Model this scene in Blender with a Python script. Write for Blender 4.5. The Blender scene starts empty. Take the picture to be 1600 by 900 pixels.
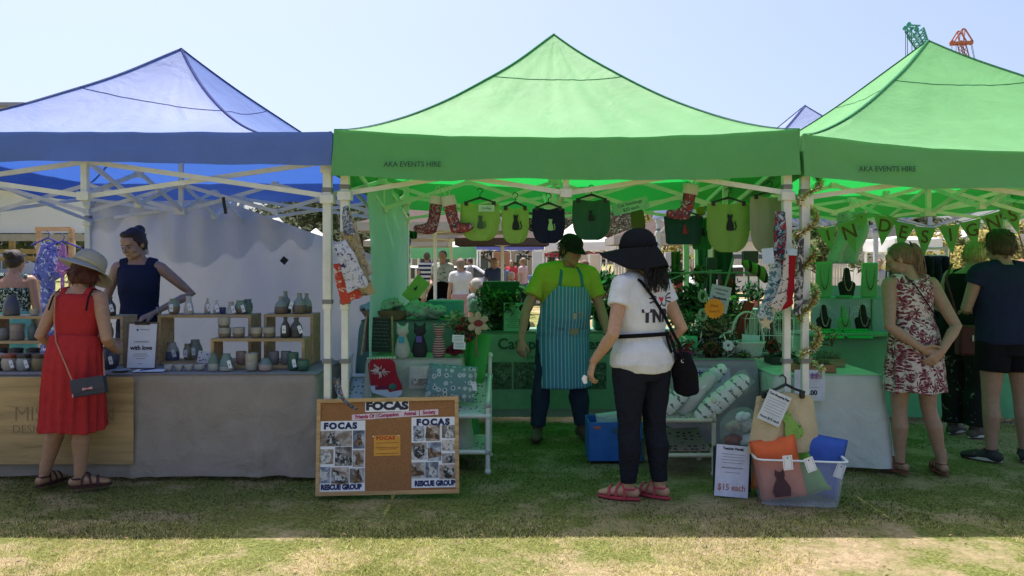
import bpy, bmesh, math, random
import numpy as np
from mathutils import Vector, Matrix, noise, Euler
from mathutils.bvhtree import BVHTree
random.seed(7); np.random.seed(7)
SC = bpy.context.scene; C = SC.collection
F = 1256.0; R = math.radians; PI = math.pi
# ---------------------------------------------------------------- camera, world, sun, exposure
cam = bpy.data.objects.new('camera', bpy.data.cameras.new('camera')); C.objects.link(cam)
cam.location = (0, 0, 1.5); cam.rotation_euler = (R(90), 0, 0)
cam.data.sensor_width = 36; cam.data.lens = 36*F/1600; cam.data.shift_y = -38/1600
cam.data.clip_start = .05; cam.data.clip_end = 3000
SC.camera = cam
SUN = Vector((-.16, .31, 1.0)).normalized()
w = bpy.data.worlds.new('World'); SC.world = w; w.use_nodes = True
nt = w.node_tree; bg = nt.nodes['Background']
sky = nt.nodes.new('ShaderNodeTexSky'); sky.sky_type = 'NISHITA'; sky.sun_disc = False
sky.sun_elevation = math.asin(SUN.z); sky.sun_rotation = math.atan2(SUN.x, SUN.y)
sky.air_density = .72; sky.dust_density = 4.2; sky.ozone_density = 1.6
nt.links.new(sky.outputs[0], bg.inputs[0]); bg.inputs[1].default_value = .15
sl = bpy.data.lights.new('sun', 'SUN'); sl.energy = 4.8; sl.angle = R(.55); sl.color = (1, .95, .87)
so = bpy.data.objects.new('sun', sl); C.objects.link(so); so.rotation_euler = (-SUN).to_track_quat('-Z', 'Y').to_euler()
SC.view_settings.view_transform = 'Standard'; SC.view_settings.look = 'None'
SC.view_settings.exposure = .74; SC.view_settings.gamma = 1
SC.cycles.max_bounces = 8; SC.cycles.transparent_max_bounces = 12; SC.cycles.transmission_bounces = 6; SC.cycles.diffuse_bounces = 4

# ---------------------------------------------------------------- helpers
def W(px, py, d): return Vector(((px-800)/F*d, d, 1.5+(412-py)/F*d))
def X(px, d): return (px-800)/F*d
def Z(py, d): return 1.5+(412-py)/F*d
def tag(o, label=None, cat=None, group=None, kind=None):
    if label: o['label'] = label
    if cat: o['category'] = cat
    if group: o['group'] = group
    if kind: o['kind'] = kind
    return o
def thing(name, label, cat, loc=(0, 0, 0), rz=0, group=None):
    o = bpy.data.objects.new(name, None); C.objects.link(o); o.empty_display_size = .1
    o.location = loc; o.rotation_euler = (0, 0, rz)
    return tag(o, label, cat, group)
def kids(o): return [c for c in bpy.data.objects if c.parent == o]
def copy_tree(o, parent=None):
    c = o.copy(); C.objects.link(c); c.parent = parent
    for ch in kids(o): copy_tree(ch, c)
    return c
def frame(o, r=(1, 0, 0), u=(0, 0, 1)):
    r = Vector(r).normalized(); u = Vector(u); n = r.cross(u).normalized(); u = n.cross(r).normalized()
    m = Matrix.Identity(4)
    for i in range(3): m[i][0] = r[i]; m[i][1] = u[i]; m[i][2] = n[i]; m[i][3] = o[i]
    return m   # local x=right, y=up, z=towards viewer (r x u)
def tilt(o, deg=0, yaw=0, pitch=0):
    """frame facing the camera side (-Y), rotated in plane by deg, turned by yaw, leaning back by pitch"""
    m = Matrix.Translation(Vector(o)) @ Matrix.Rotation(R(yaw), 4, 'Z') @ Matrix.Rotation(R(90-pitch), 4, 'X') @ Matrix.Rotation(R(deg), 4, 'Z')
    return m
class MB:
    def __init__(s): s.v = []; s.f = []
    def add(s, v, f, m=None):
        b = len(s.v)
        s.v += [tuple(m @ Vector(p)) for p in v] if m is not None else [tuple(p) for p in v]
        s.f += [tuple(i+b for i in q) for q in f]; return s
    def box(s, c, sz, m=None):
        x, y, z = [a/2 for a in sz]; cx, cy, cz = c
        v = [(cx+i*x, cy+j*y, cz+k*z) for i in (-1, 1) for j in (-1, 1) for k in (-1, 1)]
        return s.add(v, [(0, 1, 3, 2), (4, 6, 7, 5), (0, 4, 5, 1), (2, 3, 7, 6), (0, 2, 6, 4), (1, 5, 7, 3)], m)
    def bar(s, p, q, w=.03, h=.015, up=(0, 0, 1)):
        p = Vector(p); q = Vector(q); d = (q-p); L = d.length; d.normalize()
        u = Vector(up)
        if abs(d.dot(u)) > .95: u = Vector((0, 1, 0))
        a = d.cross(u).normalized(); b = a.cross(d)
        m = Matrix.Identity(4)
        for i in range(3): m[i][0] = d[i]; m[i][1] = a[i]; m[i][2] = b[i]; m[i][3] = p[i]
        return s.box((L/2, 0, 0), (L, h, w), m)
    def tube(s, pts, r, n=8, side=None, caps=True, closed=False, m=None):
        pts = [Vector(p) for p in pts]; N = len(pts)
        if not isinstance(r, (list, tuple)): r = [r]*N
        v = []; f = []; prev = None
        for i, p in enumerate(pts):
            if closed: t = pts[(i+1) % N]-pts[i-1]
            else: t = pts[min(i+1, N-1)]-pts[max(i-1, 0)]
            t.normalize()
            if side is not None: a = Vector(side)
            elif prev is not None: a = prev
            else: a = Vector((1, 0, 0)) if abs(t.x) < .8 else Vector((0, 1, 0))
            a = (a-t*a.dot(t))
            if a.length < 1e-6: a = t.orthogonal()
            a.normalize(); prev = a; b = t.cross(a)
            rr = r[i]; rx, ry = rr if isinstance(rr, tuple) else (rr, rr)
            for k in range(n):
                an = 2*PI*k/n; v.append(p+a*rx*math.cos(an)+b*ry*math.sin(an))
        M_ = N if closed else N-1
        for i in range(M_):
            for k in range(n):
                a0 = i*n+k; a1 = i*n+(k+1) % n; b0 = ((i+1) % N)*n+k; b1 = ((i+1) % N)*n+(k+1) % n
                f.append((a0, a1, b1, b0))
        if caps and not closed: f.append(tuple(range(n))[::-1]); f.append(tuple(range((N-1)*n, N*n)))
        return s.add(v, f, m)
    def ell(s, c, r, m=None, nu=16, nv=10):
        v = [(c[0], c[1], c[2]-r[2])]; f = []
        for j in range(1, nv):
            t = PI*j/nv-PI/2
            for i in range(nu):
                a = 2*PI*i/nu; v.append((c[0]+r[0]*math.cos(t)*math.cos(a), c[1]+r[1]*math.cos(t)*math.sin(a), c[2]+r[2]*math.sin(t)))
        v.append((c[0], c[1], c[2]+r[2])); T = len(v)-1
        for i in range(nu):
            f.append((0, 1+(i+1) % nu, 1+i)); f.append((T, T-nu+i, T-nu+(i+1) % nu))
            for j in range(nv-2):
                a = 1+j*nu; f.append((a+i, a+(i+1) % nu, a+nu+(i+1) % nu, a+nu+i))
        return s.add(v, f, m)
    def lathe(s, prof, c=(0, 0, 0), n=20, m=None, wob=0):
        v = []; f = []
        for (r, z) in prof:
            for k in range(n):
                a = 2*PI*k/n; rr = r*(1+wob*math.sin(3*a+z*30)); v.append((c[0]+rr*math.cos(a), c[1]+rr*math.sin(a), c[2]+z))
        for i in range(len(prof)-1):
            for k in range(n): f.append((i*n+k, i*n+(k+1) % n, (i+1)*n+(k+1) % n, (i+1)*n+k))
        if prof[0][0] > .001: f.append(tuple(range(n))[::-1])
        if prof[-1][0] > .001: f.append(tuple(range((len(prof)-1)*n, len(prof)*n)))
        return s.add(v, f, m)
    def prism(s, o, h, m=None):
        n = len(o); A = sum(o[i][0]*o[(i+1) % n][1]-o[(i+1) % n][0]*o[i][1] for i in range(n))
        if A < 0: o = o[::-1]
        v = [(x, y, 0) for x, y in o]+[(x, y, h) for x, y in o]
        f = [tuple(range(n))[::-1], tuple(range(n, 2*n))]+[(i, (i+1) % n, n+(i+1) % n, n+i) for i in range(n)]
        return s.add(v, f, m)
    def grid(s, fn, nu, nv, m=None, wrap=False):
        v = [fn(i/nu, j/nv) for j in range(nv+1) for i in range(nu+(0 if wrap else 1))]; w_ = nu if wrap else nu+1
        f = [(j*w_+i, j*w_+(i+1) % w_, (j+1)*w_+(i+1) % w_, (j+1)*w_+i) for j in range(nv) for i in range(nu)]
        return s.add(v, f, m)
    def text(s, body, size, m, ext=.0006, off=0.0, align='CENTER', space=1.0, sx=1.0):
        cu = bpy.data.curves.new('t', 'FONT'); cu.body = body; cu.size = size; cu.extrude = ext; cu.offset = off
        cu.align_x = align; cu.align_y = 'CENTER'; cu.resolution_u = 3; cu.space_character = space
        ob = bpy.data.objects.new('t', cu); me = ob.to_mesh()
        s.add([(p.co.x*sx, p.co.y, p.co.z+ext) for p in me.vertices], [tuple(p.vertices) for p in me.polygons], m)
        ob.to_mesh_clear(); bpy.data.objects.remove(ob); bpy.data.curves.remove(cu); return s
    def mesh(s, name='m'):
        me = bpy.data.meshes.new(name); me.from_pydata(s.v, [], s.f); me.update(); return me
    def build(s, name, mt, parent=None, world=False, smooth=40, bevel=0, solid=0, sub=0):
        if parent is not None and world:
            im = (Matrix.Translation(parent.location) @ Matrix.Rotation(parent.rotation_euler.z, 4, 'Z')).inverted()
            s.v = [tuple(im @ Vector(p)) for p in s.v]
        loc = None
        if parent is None:
            a = np.array(s.v); loc = Vector(((a[:, 0].min()+a[:, 0].max())/2, (a[:, 1].min()+a[:, 1].max())/2, a[:, 2].min()))
            s.v = [tuple(Vector(p)-loc) for p in s.v]
        me = s.mesh(name)
        bm = bmesh.new(); bm.from_mesh(me); bmesh.ops.recalc_face_normals(bm, faces=bm.faces); bm.to_mesh(me); bm.free()
        if smooth: me.shade_smooth(); me.set_sharp_from_angle(angle=R(smooth))
        o = bpy.data.objects.new(name, me); C.objects.link(o); me.materials.append(mt)
        if parent is not None: o.parent = parent
        if loc is not None: o.location = loc
        if solid: md = o.modifiers.new('s', 'SOLIDIFY'); md.thickness = solid; md.offset = 0
        if bevel: md = o.modifiers.new('b', 'BEVEL'); md.width = bevel; md.segments = 2; md.limit_method = 'ANGLE'
        if sub: md = o.modifiers.new('u', 'SUBSURF'); md.levels = sub; md.render_levels = sub
        return o
def remesh(mb, vox, smooth_it=3, disp=None):
    """turn the overlapping closed pieces of mb into one continuous skin"""
    me = mb.mesh('tmp'); ob = bpy.data.objects.new('tmp', me); C.objects.link(ob)
    bm = bmesh.new(); bm.from_mesh(me); bmesh.ops.recalc_face_normals(bm, faces=bm.faces); bm.to_mesh(me); bm.free()
    md = ob.modifiers.new('r', 'REMESH'); md.mode = 'VOXEL'; md.voxel_size = vox; md.adaptivity = 0
    ms = ob.modifiers.new('s', 'SMOOTH'); ms.factor = .5; ms.iterations = smooth_it
    dg = bpy.context.evaluated_depsgraph_get(); dg.update()
    ev = ob.evaluated_get(dg); m2 = bpy.data.meshes.new_from_object(ev)
    C.objects.unlink(ob); bpy.data.objects.remove(ob)
    if disp:
        nr = [v.normal.copy() for v in m2.vertices]
        for v, n_ in zip(m2.vertices, nr): v.co += n_*disp(v.co)
    m2.materials.clear(); m2.shade_smooth()
    return m2
def meshobj(name, me, mt, parent=None, loc=None):
    me.materials.clear(); me.materials.append(mt); me.name = name
    o = bpy.data.objects.new(name, me); C.objects.link(o)
    if parent is not None: o.parent = parent
    elif loc is None:
        a = np.empty(len(me.vertices)*3); me.vertices.foreach_get('co', a); a = a.reshape(-1, 3)
        loc = Vector(((a[:, 0].min()+a[:, 0].max())/2, (a[:, 1].min()+a[:, 1].max())/2, a[:, 2].min()))
        me.transform(Matrix.Translation(-loc)); o.location = loc
    return o
# ---------------------------------------------------------------- materials
_M = {}
def lin(c): return tuple(c)+(1,)
class NT:
    def __init__(s, name):
        s.mat = bpy.data.materials.new(name); s.mat.use_nodes = True; s.t = s.mat.node_tree
        s.b = s.t.nodes['Principled BSDF']; s.out = s.t.nodes['Material Output']
        s.co = s.t.nodes.new('ShaderNodeTexCoord').outputs['Object']
    def n(s, ty, **k):
        x = s.t.nodes.new(ty)
        for a, b in k.items(): setattr(x, a, b)
        return x
    def l(s, a, b): s.t.links.new(a, b)
    def noise(s, sc, det=4, rough=.6, co=None, dist=0):
        x = s.n('ShaderNodeTexNoise'); x.inputs['Scale'].default_value = sc; x.inputs['Detail'].default_value = det
        x.inputs['Roughness'].default_value = rough; x.inputs['Distortion'].default_value = dist; s.l(co or s.co, x.inputs['Vector']); return x
    def vor(s, sc, co=None, feat='F1', rnd=1):
        x = s.n('ShaderNodeTexVoronoi', feature=feat); x.inputs['Scale'].default_value = sc; x.inputs['Randomness'].default_value = rnd; s.l(co or s.co, x.inputs['Vector']); return x
    def ramp(s, inp, stops, const=False):
        x = s.n('ShaderNodeValToRGB'); s.l(inp, x.inputs[0]); e = x.color_ramp.elements
        if const: x.color_ramp.interpolation = 'CONSTANT'
        for i, (p, c) in enumerate(stops):
            q = e[i] if i < 2 else e.new(p)
            q.position = p; q.color = (c, c, c, 1) if isinstance(c, (int, float)) else lin(c)
        return x.outputs[0]
    def mix(s, fac, a, b, mode='MIX'):
        x = s.n('ShaderNodeMix', data_type='RGBA', blend_type=mode)
        if isinstance(fac, (int, float)): x.inputs[0].default_value = fac
        else: s.l(fac, x.inputs[0])
        for i, c in ((6, a), (7, b)):
            if isinstance(c, tuple): x.inputs[i].default_value = lin(c)
            else: s.l(c, x.inputs[i])
        return x.outputs[2]
    def math(s, op, a, b=0.0, c=None):
        x = s.n('ShaderNodeMath', operation=op)
        for i, q in enumerate((a, b) if c is None else (a, b, c)):
            if isinstance(q, (int, float)): x.inputs[i].default_value = q
            else: s.l(q, x.inputs[i])
        return x.outputs[0]
    def xyz(s):
        x = s.n('ShaderNodeSeparateXYZ'); s.l(s.co, x.inputs[0]); return x.outputs
    def mapped(s, sc):
        x = s.n('ShaderNodeMapping'); x.inputs['Scale'].default_value = sc; s.l(s.co, x.inputs[0]); return x.outputs[0]
    def bump(s, h, st=.3, dist=.01):
        x = s.n('ShaderNodeBump'); x.inputs['Strength'].default_value = st; x.inputs['Distance'].default_value = dist
        s.l(h, x.inputs['Height']); s.l(x.outputs[0], s.b.inputs['Normal']); return x.outputs[0]
    def col(s, c):
        if isinstance(c, tuple): s.b.inputs['Base Color'].default_value = lin(c)
        else: s.l(c, s.b.inputs['Base Color'])
    def set(s, rough=.8, metal=0, spec=.3):
        s.b.inputs['Roughness'].default_value = rough; s.b.inputs['Metallic'].default_value = metal; s.b.inputs['Specular IOR Level'].default_value = spec
    def translucent(s, c, fac, tcol=None):
        tr = s.n('ShaderNodeBsdfTranslucent'); mx = s.n('ShaderNodeMixShader'); mx.inputs[0].default_value = fac
        q = tcol or c
        if isinstance(q, tuple): tr.inputs[0].default_value = lin(q)
        else: s.l(q, tr.inputs[0])
        s.l(s.b.outputs[0], mx.inputs[1]); s.l(tr.outputs[0], mx.inputs[2]); s.l(mx.outputs[0], s.out.inputs[0])
def M(col, rough=.75, var=.12, sc=12, bump=.0, bsc=60, metal=0, spec=.3, name=None):
    k = (col, rough, var, sc, bump, bsc, metal, spec)
    if k in _M: return _M[k]
    t = NT(name or 'paint'); t.set(rough, metal, spec)
    nz = t.noise(sc, 5)
    a = tuple(min(1, c*(1-var)) for c in col); b = tuple(min(1, c*(1+var)) for c in col)
    t.col(t.ramp(nz.outputs[0], [(.3, a), (.7, b)]))
    if bump: t.bump(t.noise(bsc, 3).outputs[0], bump)
    _M[k] = t.mat; return t.mat
def cloth(col, trans=.25, tcol=None, rough=.9, var=.06, wr=.35, wsc=7, weave=250):
    k = ('c', col, trans, tcol, var, wr, wsc, weave)
    if k in _M: return _M[k]
    t = NT('cloth'); t.set(rough, 0, .1)
    nz = t.noise(wsc*1.3, 4); w2 = t.noise(weave, 2)
    a = tuple(c*(1-var) for c in col); b = tuple(min(1, c*(1+var)) for c in col)
    c1 = t.ramp(nz.outputs[0], [(.3, a), (.7, b)])
    c1 = t.mix(.25, c1, t.ramp(w2.outputs[0], [(.3, (.45,)*3), (.7, (1.,)*3)]), 'MULTIPLY')
    t.col(c1)
    if wr: t.bump(t.math('ADD', t.noise(wsc, 4, .55, dist=.6).outputs[0], t.math('MULTIPLY', w2.outputs[0], .03)), wr, .05)
    if trans: t.translucent(c1, trans, tcol)
    _M[k] = t.mat; return t.mat
def two_tone(top, bot, zc, rough=.35, soft=.004, speck=.3):
    k = ('tt', top, bot, zc, rough)
    if k in _M: return _M[k]
    t = NT('glazed_clay'); t.set(rough, 0, .4); z = t.xyz()[2]
    nz = t.noise(14, 3); h = t.math('ADD', z, t.math('MULTIPLY', t.math('SUBTRACT', nz.outputs[0], .5), .012))
    f = t.math('GREATER_THAN', h, zc); sp = t.noise(160, 2)
    c = t.mix(f, bot, top); c = t.mix(speck, c, t.ramp(sp.outputs[0], [(.35, (.35,)*3), (.6, (1.,)*3)]), 'MULTIPLY')
    t.col(c); _M[k] = t.mat; return t.mat
def print_mat(base, inks, sc=30, th=.45, trans=.1, dist=1.2, co=None, sharp=True):
    """printed fabric: patches of each ink scattered on the base"""
    k = ('pm', base, tuple(inks), sc, th, trans)
    if k in _M: return _M[k]
    t = NT('printed_cloth'); t.set(.9, 0, .1); c = base
    for i, ink in enumerate(inks):
        mp = t.n('ShaderNodeMapping'); mp.inputs['Location'].default_value = (i*3.7, i*1.3, i*2.1); t.l(t.co, mp.inputs[0])
        nz = t.noise(sc*(1+.25*i), 3, .6, mp.outputs[0], dist)
        f = t.ramp(nz.outputs[0], [(1-th-.02, 0.), (1-th+.02, 1.)])
        c = t.mix(f, c, ink)
    t.col(c); t.bump(t.noise(9, 4).outputs[0], .3, .03)
    if trans: t.translucent(c, trans)
    _M[k] = t.mat; return t.mat
def spots(base, ink, sc=18, size=.3, ink2=None, trans=.05):
    k = ('sp', base, ink, sc, size, ink2)
    if k in _M: return _M[k]
    t = NT('spotted_cloth'); t.set(.9, 0, .1)
    v = t.vor(sc, rnd=.5); nz = t.noise(sc*3, 2)
    d = t.math('ADD', v.outputs[0], t.math('MULTIPLY', t.math('SUBTRACT', nz.outputs[0], .5), .35))
    c = t.mix(t.math('LESS_THAN', d, size), base, ink)
    if ink2: c = t.mix(t.math('LESS_THAN', d, size*.45), c, ink2)
    t.col(c); t.bump(t.noise(9, 4).outputs[0], .3, .03)
    if trans: t.translucent(c, trans)
    _M[k] = t.mat; return t.mat
def stripes(a, b, freq, frac, axis=0, trans=.05):
    k = ('st', a, b, freq, frac, axis)
    if k in _M: return _M[k]
    t = NT('striped_cloth'); t.set(.9, 0, .1)
    x = t.math('FRACT', t.math('MULTIPLY', t.math('ADD', t.xyz()[axis], 10.0), freq))
    c = t.mix(t.math('LESS_THAN', x, frac), a, b)
    c = t.mix(.3, c, t.ramp(t.noise(200, 2).outputs[0], [(.3, (.5,)*3), (.7, (1.,)*3)]), 'MULTIPLY')
    t.col(c); t.bump(t.noise(8, 4).outputs[0], .4, .03)
    if trans: t.translucent(c, trans)
    _M[k] = t.mat; return t.mat
WHITEP = M((.78, .78, .76), .5, .04); BLACK = M((.02, .02, .022), .5); PAPER = M((.75, .76, .8), .85, .03)
STEEL = M((.62, .62, .6), .42, .06, metal=.15); INK = M((.03, .03, .05), .7); PINE = None
def wood(col, sc=6, axis=0):
    k = ('w', col, sc, axis)
    if k in _M: return _M[k]
    t = NT('wood'); t.set(.6, 0, .25); s_ = [sc*4]*3; s_[axis] = sc*.4
    nz = t.noise(1, 6, .65, t.mapped(tuple(s_)), .8)
    t.col(t.ramp(nz.outputs[0], [(.3, tuple(c*.6 for c in col)), (.55, col), (.8, tuple(min(1, c*1.25) for c in col))]))
    t.bump(nz.outputs[0], .15, .005); _M[k] = t.mat; return t.mat
PINE = wood((.50, .34, .17)); OAK = wood((.36, .2, .1)); WIRE = M((.7, .72, .7), .4, .03)
def SKIN(c=(.50, .30, .21)):
    c = tuple(q*.8 for q in c); k = ('skin', c)
    if k in _M: return _M[k]
    t = NT('skin'); t.set(.5, 0, .35); nz = t.noise(30, 4)
    t.col(t.ramp(nz.outputs[0], [(.3, tuple(q*.88 for q in c)), (.7, tuple(min(1, q*1.08) for q in c))]))
    t.b.inputs['Subsurface Weight'].default_value = .12; t.b.inputs['Subsurface Scale'].default_value = .01
    t.bump(t.noise(300, 2).outputs[0], .12, .002); _M[k] = t.mat; return t.mat
def HAIR(c):
    k = ('hair', c)
    if k in _M: return _M[k]
    t = NT('hair'); t.set(.45, 0, .4); nz = t.noise(1, 4, .7, t.mapped((140, 140, 9)), .5)
    t.col(t.ramp(nz.outputs[0], [(.3, tuple(q*.45 for q in c)), (.7, tuple(min(1, q*1.6) for q in c))]))
    t.bump(nz.outputs[0], .9, .012); _M[k] = t.mat; return t.mat
# ---------------------------------------------------------------- ground
def ground_mat():
    t = NT('dry_lawn'); t.set(.95, 0, .1)
    big = t.noise(.55, 5, .6); mid = t.noise(2.6, 5, .65); fine = t.noise(55, 4, .7); xyz = t.xyz()
    grass = t.mix(t.ramp(fine.outputs[0], [(.35, 0.), (.65, 1.)]), (.07, .09, .02), (.27, .28, .09))
    straw = t.mix(t.ramp(fine.outputs[0], [(.35, 0.), (.65, 1.)]), (.25, .20, .10), (.50, .42, .24))
    dirt = t.mix(t.ramp(t.noise(28, 5, .7).outputs[0], [(.35, 0.), (.65, 1.)]), (.30, .22, .135), (.48, .37, .24))
    c = t.mix(t.ramp(mid.outputs[0], [(.50, 0.), (.68, 1.)]), grass, straw)
    # worn dirt where people stand in front of the stalls
    near = t.n('ShaderNodeMapRange'); t.l(xyz[1], near.inputs[0]); near.inputs[1].default_value = 7.5; near.inputs[2].default_value = 4.5; near.inputs[3].default_value = -.16; near.inputs[4].default_value = .03
    f = t.math('ADD', t.math('ADD', t.math('MULTIPLY', big.outputs[0], .5), t.math('MULTIPLY', mid.outputs[0], .5)), near.outputs[0])
    xr = t.n('ShaderNodeMapRange'); t.l(xyz[0], xr.inputs[0]); xr.inputs[1].default_value = -1.0; xr.inputs[2].default_value = 1.5; xr.inputs[3].default_value = 0; xr.inputs[4].default_value = .06
    f = t.math('ADD', f, xr.outputs[0]); f = t.ramp(f, [(.54, 0.), (.66, 1.)])
    c = t.mix(f, c, dirt)
    sh = t.n('ShaderNodeMapRange'); t.l(t.math('ADD', xyz[1], t.math('MULTIPLY', mid.outputs[0], 1.6)), sh.inputs[0]); sh.inputs[1].default_value = 4.9; sh.inputs[2].default_value = 6.0   # tent shade painted into the turf colour, further in under the tents
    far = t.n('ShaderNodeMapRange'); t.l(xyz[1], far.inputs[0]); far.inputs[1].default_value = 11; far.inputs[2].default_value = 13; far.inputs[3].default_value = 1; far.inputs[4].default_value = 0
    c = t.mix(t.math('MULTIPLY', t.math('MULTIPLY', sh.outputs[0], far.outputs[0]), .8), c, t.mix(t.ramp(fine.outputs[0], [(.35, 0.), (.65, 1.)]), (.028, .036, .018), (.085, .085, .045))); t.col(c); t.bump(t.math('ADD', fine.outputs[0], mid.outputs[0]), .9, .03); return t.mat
g = MB()
g.grid(lambda u, v: ((u-.5)*24, -6+v*30, .025*(noise.noise(Vector(((u-.5)*18, v*20, 0)))) - .02), 120, 150)
b = MB().add([(-700, -700, -.06), (700, -700, -.06), (700, 700, -.06), (-700, 700, -.06)], [(0, 1, 2, 3)])
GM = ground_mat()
for q in (g,):
    # one sheet: fine near part joined to a wide apron that reaches the horizon
    q.add([(-900, -700, -.045), (900, -700, -.045), (900, -6, -.045), (-900, -6, -.045)], [(0, 1, 2, 3)])
    q.add([(-900, 24, -.045), (900, 24, -.045), (900, 1400, -.045), (-900, 1400, -.045)], [(0, 1, 2, 3)])
    q.add([(-900, -6, -.045), (-12, -6, -.045), (-12, 24, -.045), (-900, 24, -.045)], [(0, 1, 2, 3)])
    q.add([(12, -6, -.045), (900, -6, -.045), (900, 24, -.045), (12, 24, -.045)], [(0, 1, 2, 3)])
    q.add([(-12, 24, -.045), (12, 24, -.045), (12, 24, .0), (-12, 24, 0)], [(0, 1, 2, 3)])
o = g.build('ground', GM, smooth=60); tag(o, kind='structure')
# grass blades
def grass(n, x0, x1, y0, y1, hgt, wd, mt, name):
    rs = np.random.RandomState(3+n); v = []; f = []
    while len(v) < n*3:
        x = rs.uniform(x0, x1); y = y0+(y1-y0)*rs.uniform()**1.5
        if abs(x) > y*.70+.4: continue
        k = noise.noise(Vector((x*1.1, y*1.1, 2)))+.4*noise.noise(Vector((x*4, y*4, 5)))
        if k-max(0, min(.25, x*.12)) < rs.uniform(-.45, .2): continue
        a = rs.uniform(0, 2*PI); h = hgt*rs.uniform(.4, 1.25); z = .025*noise.noise(Vector((x/24*18+0, (y+6)/30*20, 0)))-.022
        dx, dy = math.cos(a)*wd, math.sin(a)*wd; lx, ly = rs.normal(0, .75, 2)*h
        b_ = len(v); v += [(x-dx, y-dy, z), (x+dx, y+dy, z), (x+lx, y+ly, z+h)]; f.append((b_, b_+1, b_+2))
    m_ = MB(); m_.v = v; m_.f = f
    return tag(m_.build(name, mt, smooth=0), kind='stuff')
def blade_mat(a, b, c, sc=3.2):
    t = NT('blade'); t.set(.8, 0, .1); cc = t.ramp(t.math('ADD', t.math('MULTIPLY', t.noise(sc, 2).outputs[0], .55), t.math('MULTIPLY', t.noise(2.2, 3).outputs[0], .45)) if sc > 5 else t.noise(sc, 4).outputs[0], [(.36, a), (.52, b), (.66, c)]); t.col(cc); t.translucent(cc, .3); return t.mat
grass(70000, -4.2, 4.2, 3.3, 4.75, .018, .0026, blade_mat((.20, .22, .05), (.54, .49, .19), (.80, .70, .42), 22), 'grass')  # front strip: blade colours lightened to carry the sunlight
grass(62000, -6, 6, 4.45, 11.0, .018, .0028, blade_mat((.030, .036, .018), (.055, .058, .028), (.115, .095, .052), 22), 'shade_painted_grass')  # darker copy of the blades, tent shade painted into their colours

mb = MB(); rs = random.Random(12)
for i in range(520):
    x, y = rs.uniform(-3.4, 3.6), 3.5+3.0*rs.random(); a = rs.uniform(0, PI); L = rs.uniform(.006, .022); z = .006
    if i % 4: mb.add([(x-L*math.cos(a), y-L*math.sin(a), z), (x+L*.5*math.sin(a), y-L*.5*math.cos(a), z+.004), (x+L*math.cos(a), y+L*math.sin(a), z+.003), (x-L*.5*math.sin(a), y+L*.5*math.cos(a), z+.005)], [(0, 1, 2, 3)])
    else: mb.tube([(x, y, z), (x+L*2*math.cos(a), y+L*2*math.sin(a), z+.006)], .0014, 4)
tag(mb.build('leaf_litter', M((.16, .10, .055), .9, .6, 9), smooth=0), kind='stuff')
# ---------------------------------------------------------------- tents
def roof_z(u, v, eave, peak, p4, fs, dip, sag):
    m = max(abs(u), abs(v))
    if m < 1e-6: return peak
    su, sv = u/m, v/m; q = min(abs(su), abs(sv)); a = (su+1)/2; b_ = (sv+1)/2
    p = p4[0]*(1-a)*(1-b_)+p4[1]*a*(1-b_)+p4[2]*a*b_+p4[3]*(1-a)*b_
    z = eave+(peak-eave)*(1-m)**p
    z -= fs*(1-q*q)*4*m*(1-m)*(.4+.6*m); z -= dip*(1-q*q)*m**5
    an = math.atan2(v, u); wr = (noise.noise(Vector((math.cos(an)*7, math.sin(an)*7, m*1.2)))*.026+noise.noise(Vector((math.cos(an)*19, math.sin(an)*19, m*2)))*.010*m)*1.0*m*(1-m*.6) + noise.noise(Vector((u*3, v*3, 7)))*.02*(1-m)
    return z+wr+sag*math.exp(-((1-q)/.05)**2)*m*(1-m)
def canopy_cloth(col, trans, tcol):
    k = ('can', col)
    if k in _M: return _M[k]
    m0 = cloth(col, trans, tcol, .6, .08, .3, 2.6, 300); b_ = m0.node_tree.nodes['Principled BSDF']; b_.inputs['Specular IOR Level'].default_value = .3; b_.inputs['Sheen Weight'].default_value = .08; b_.inputs['Sheen Roughness'].default_value = .4
    _M[k] = m0; return m0
def pole(mb, x, y, z0, z1, s=.05): mb.box((x, y, (z0+z1)/2), (s, s, z1-z0))
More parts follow.
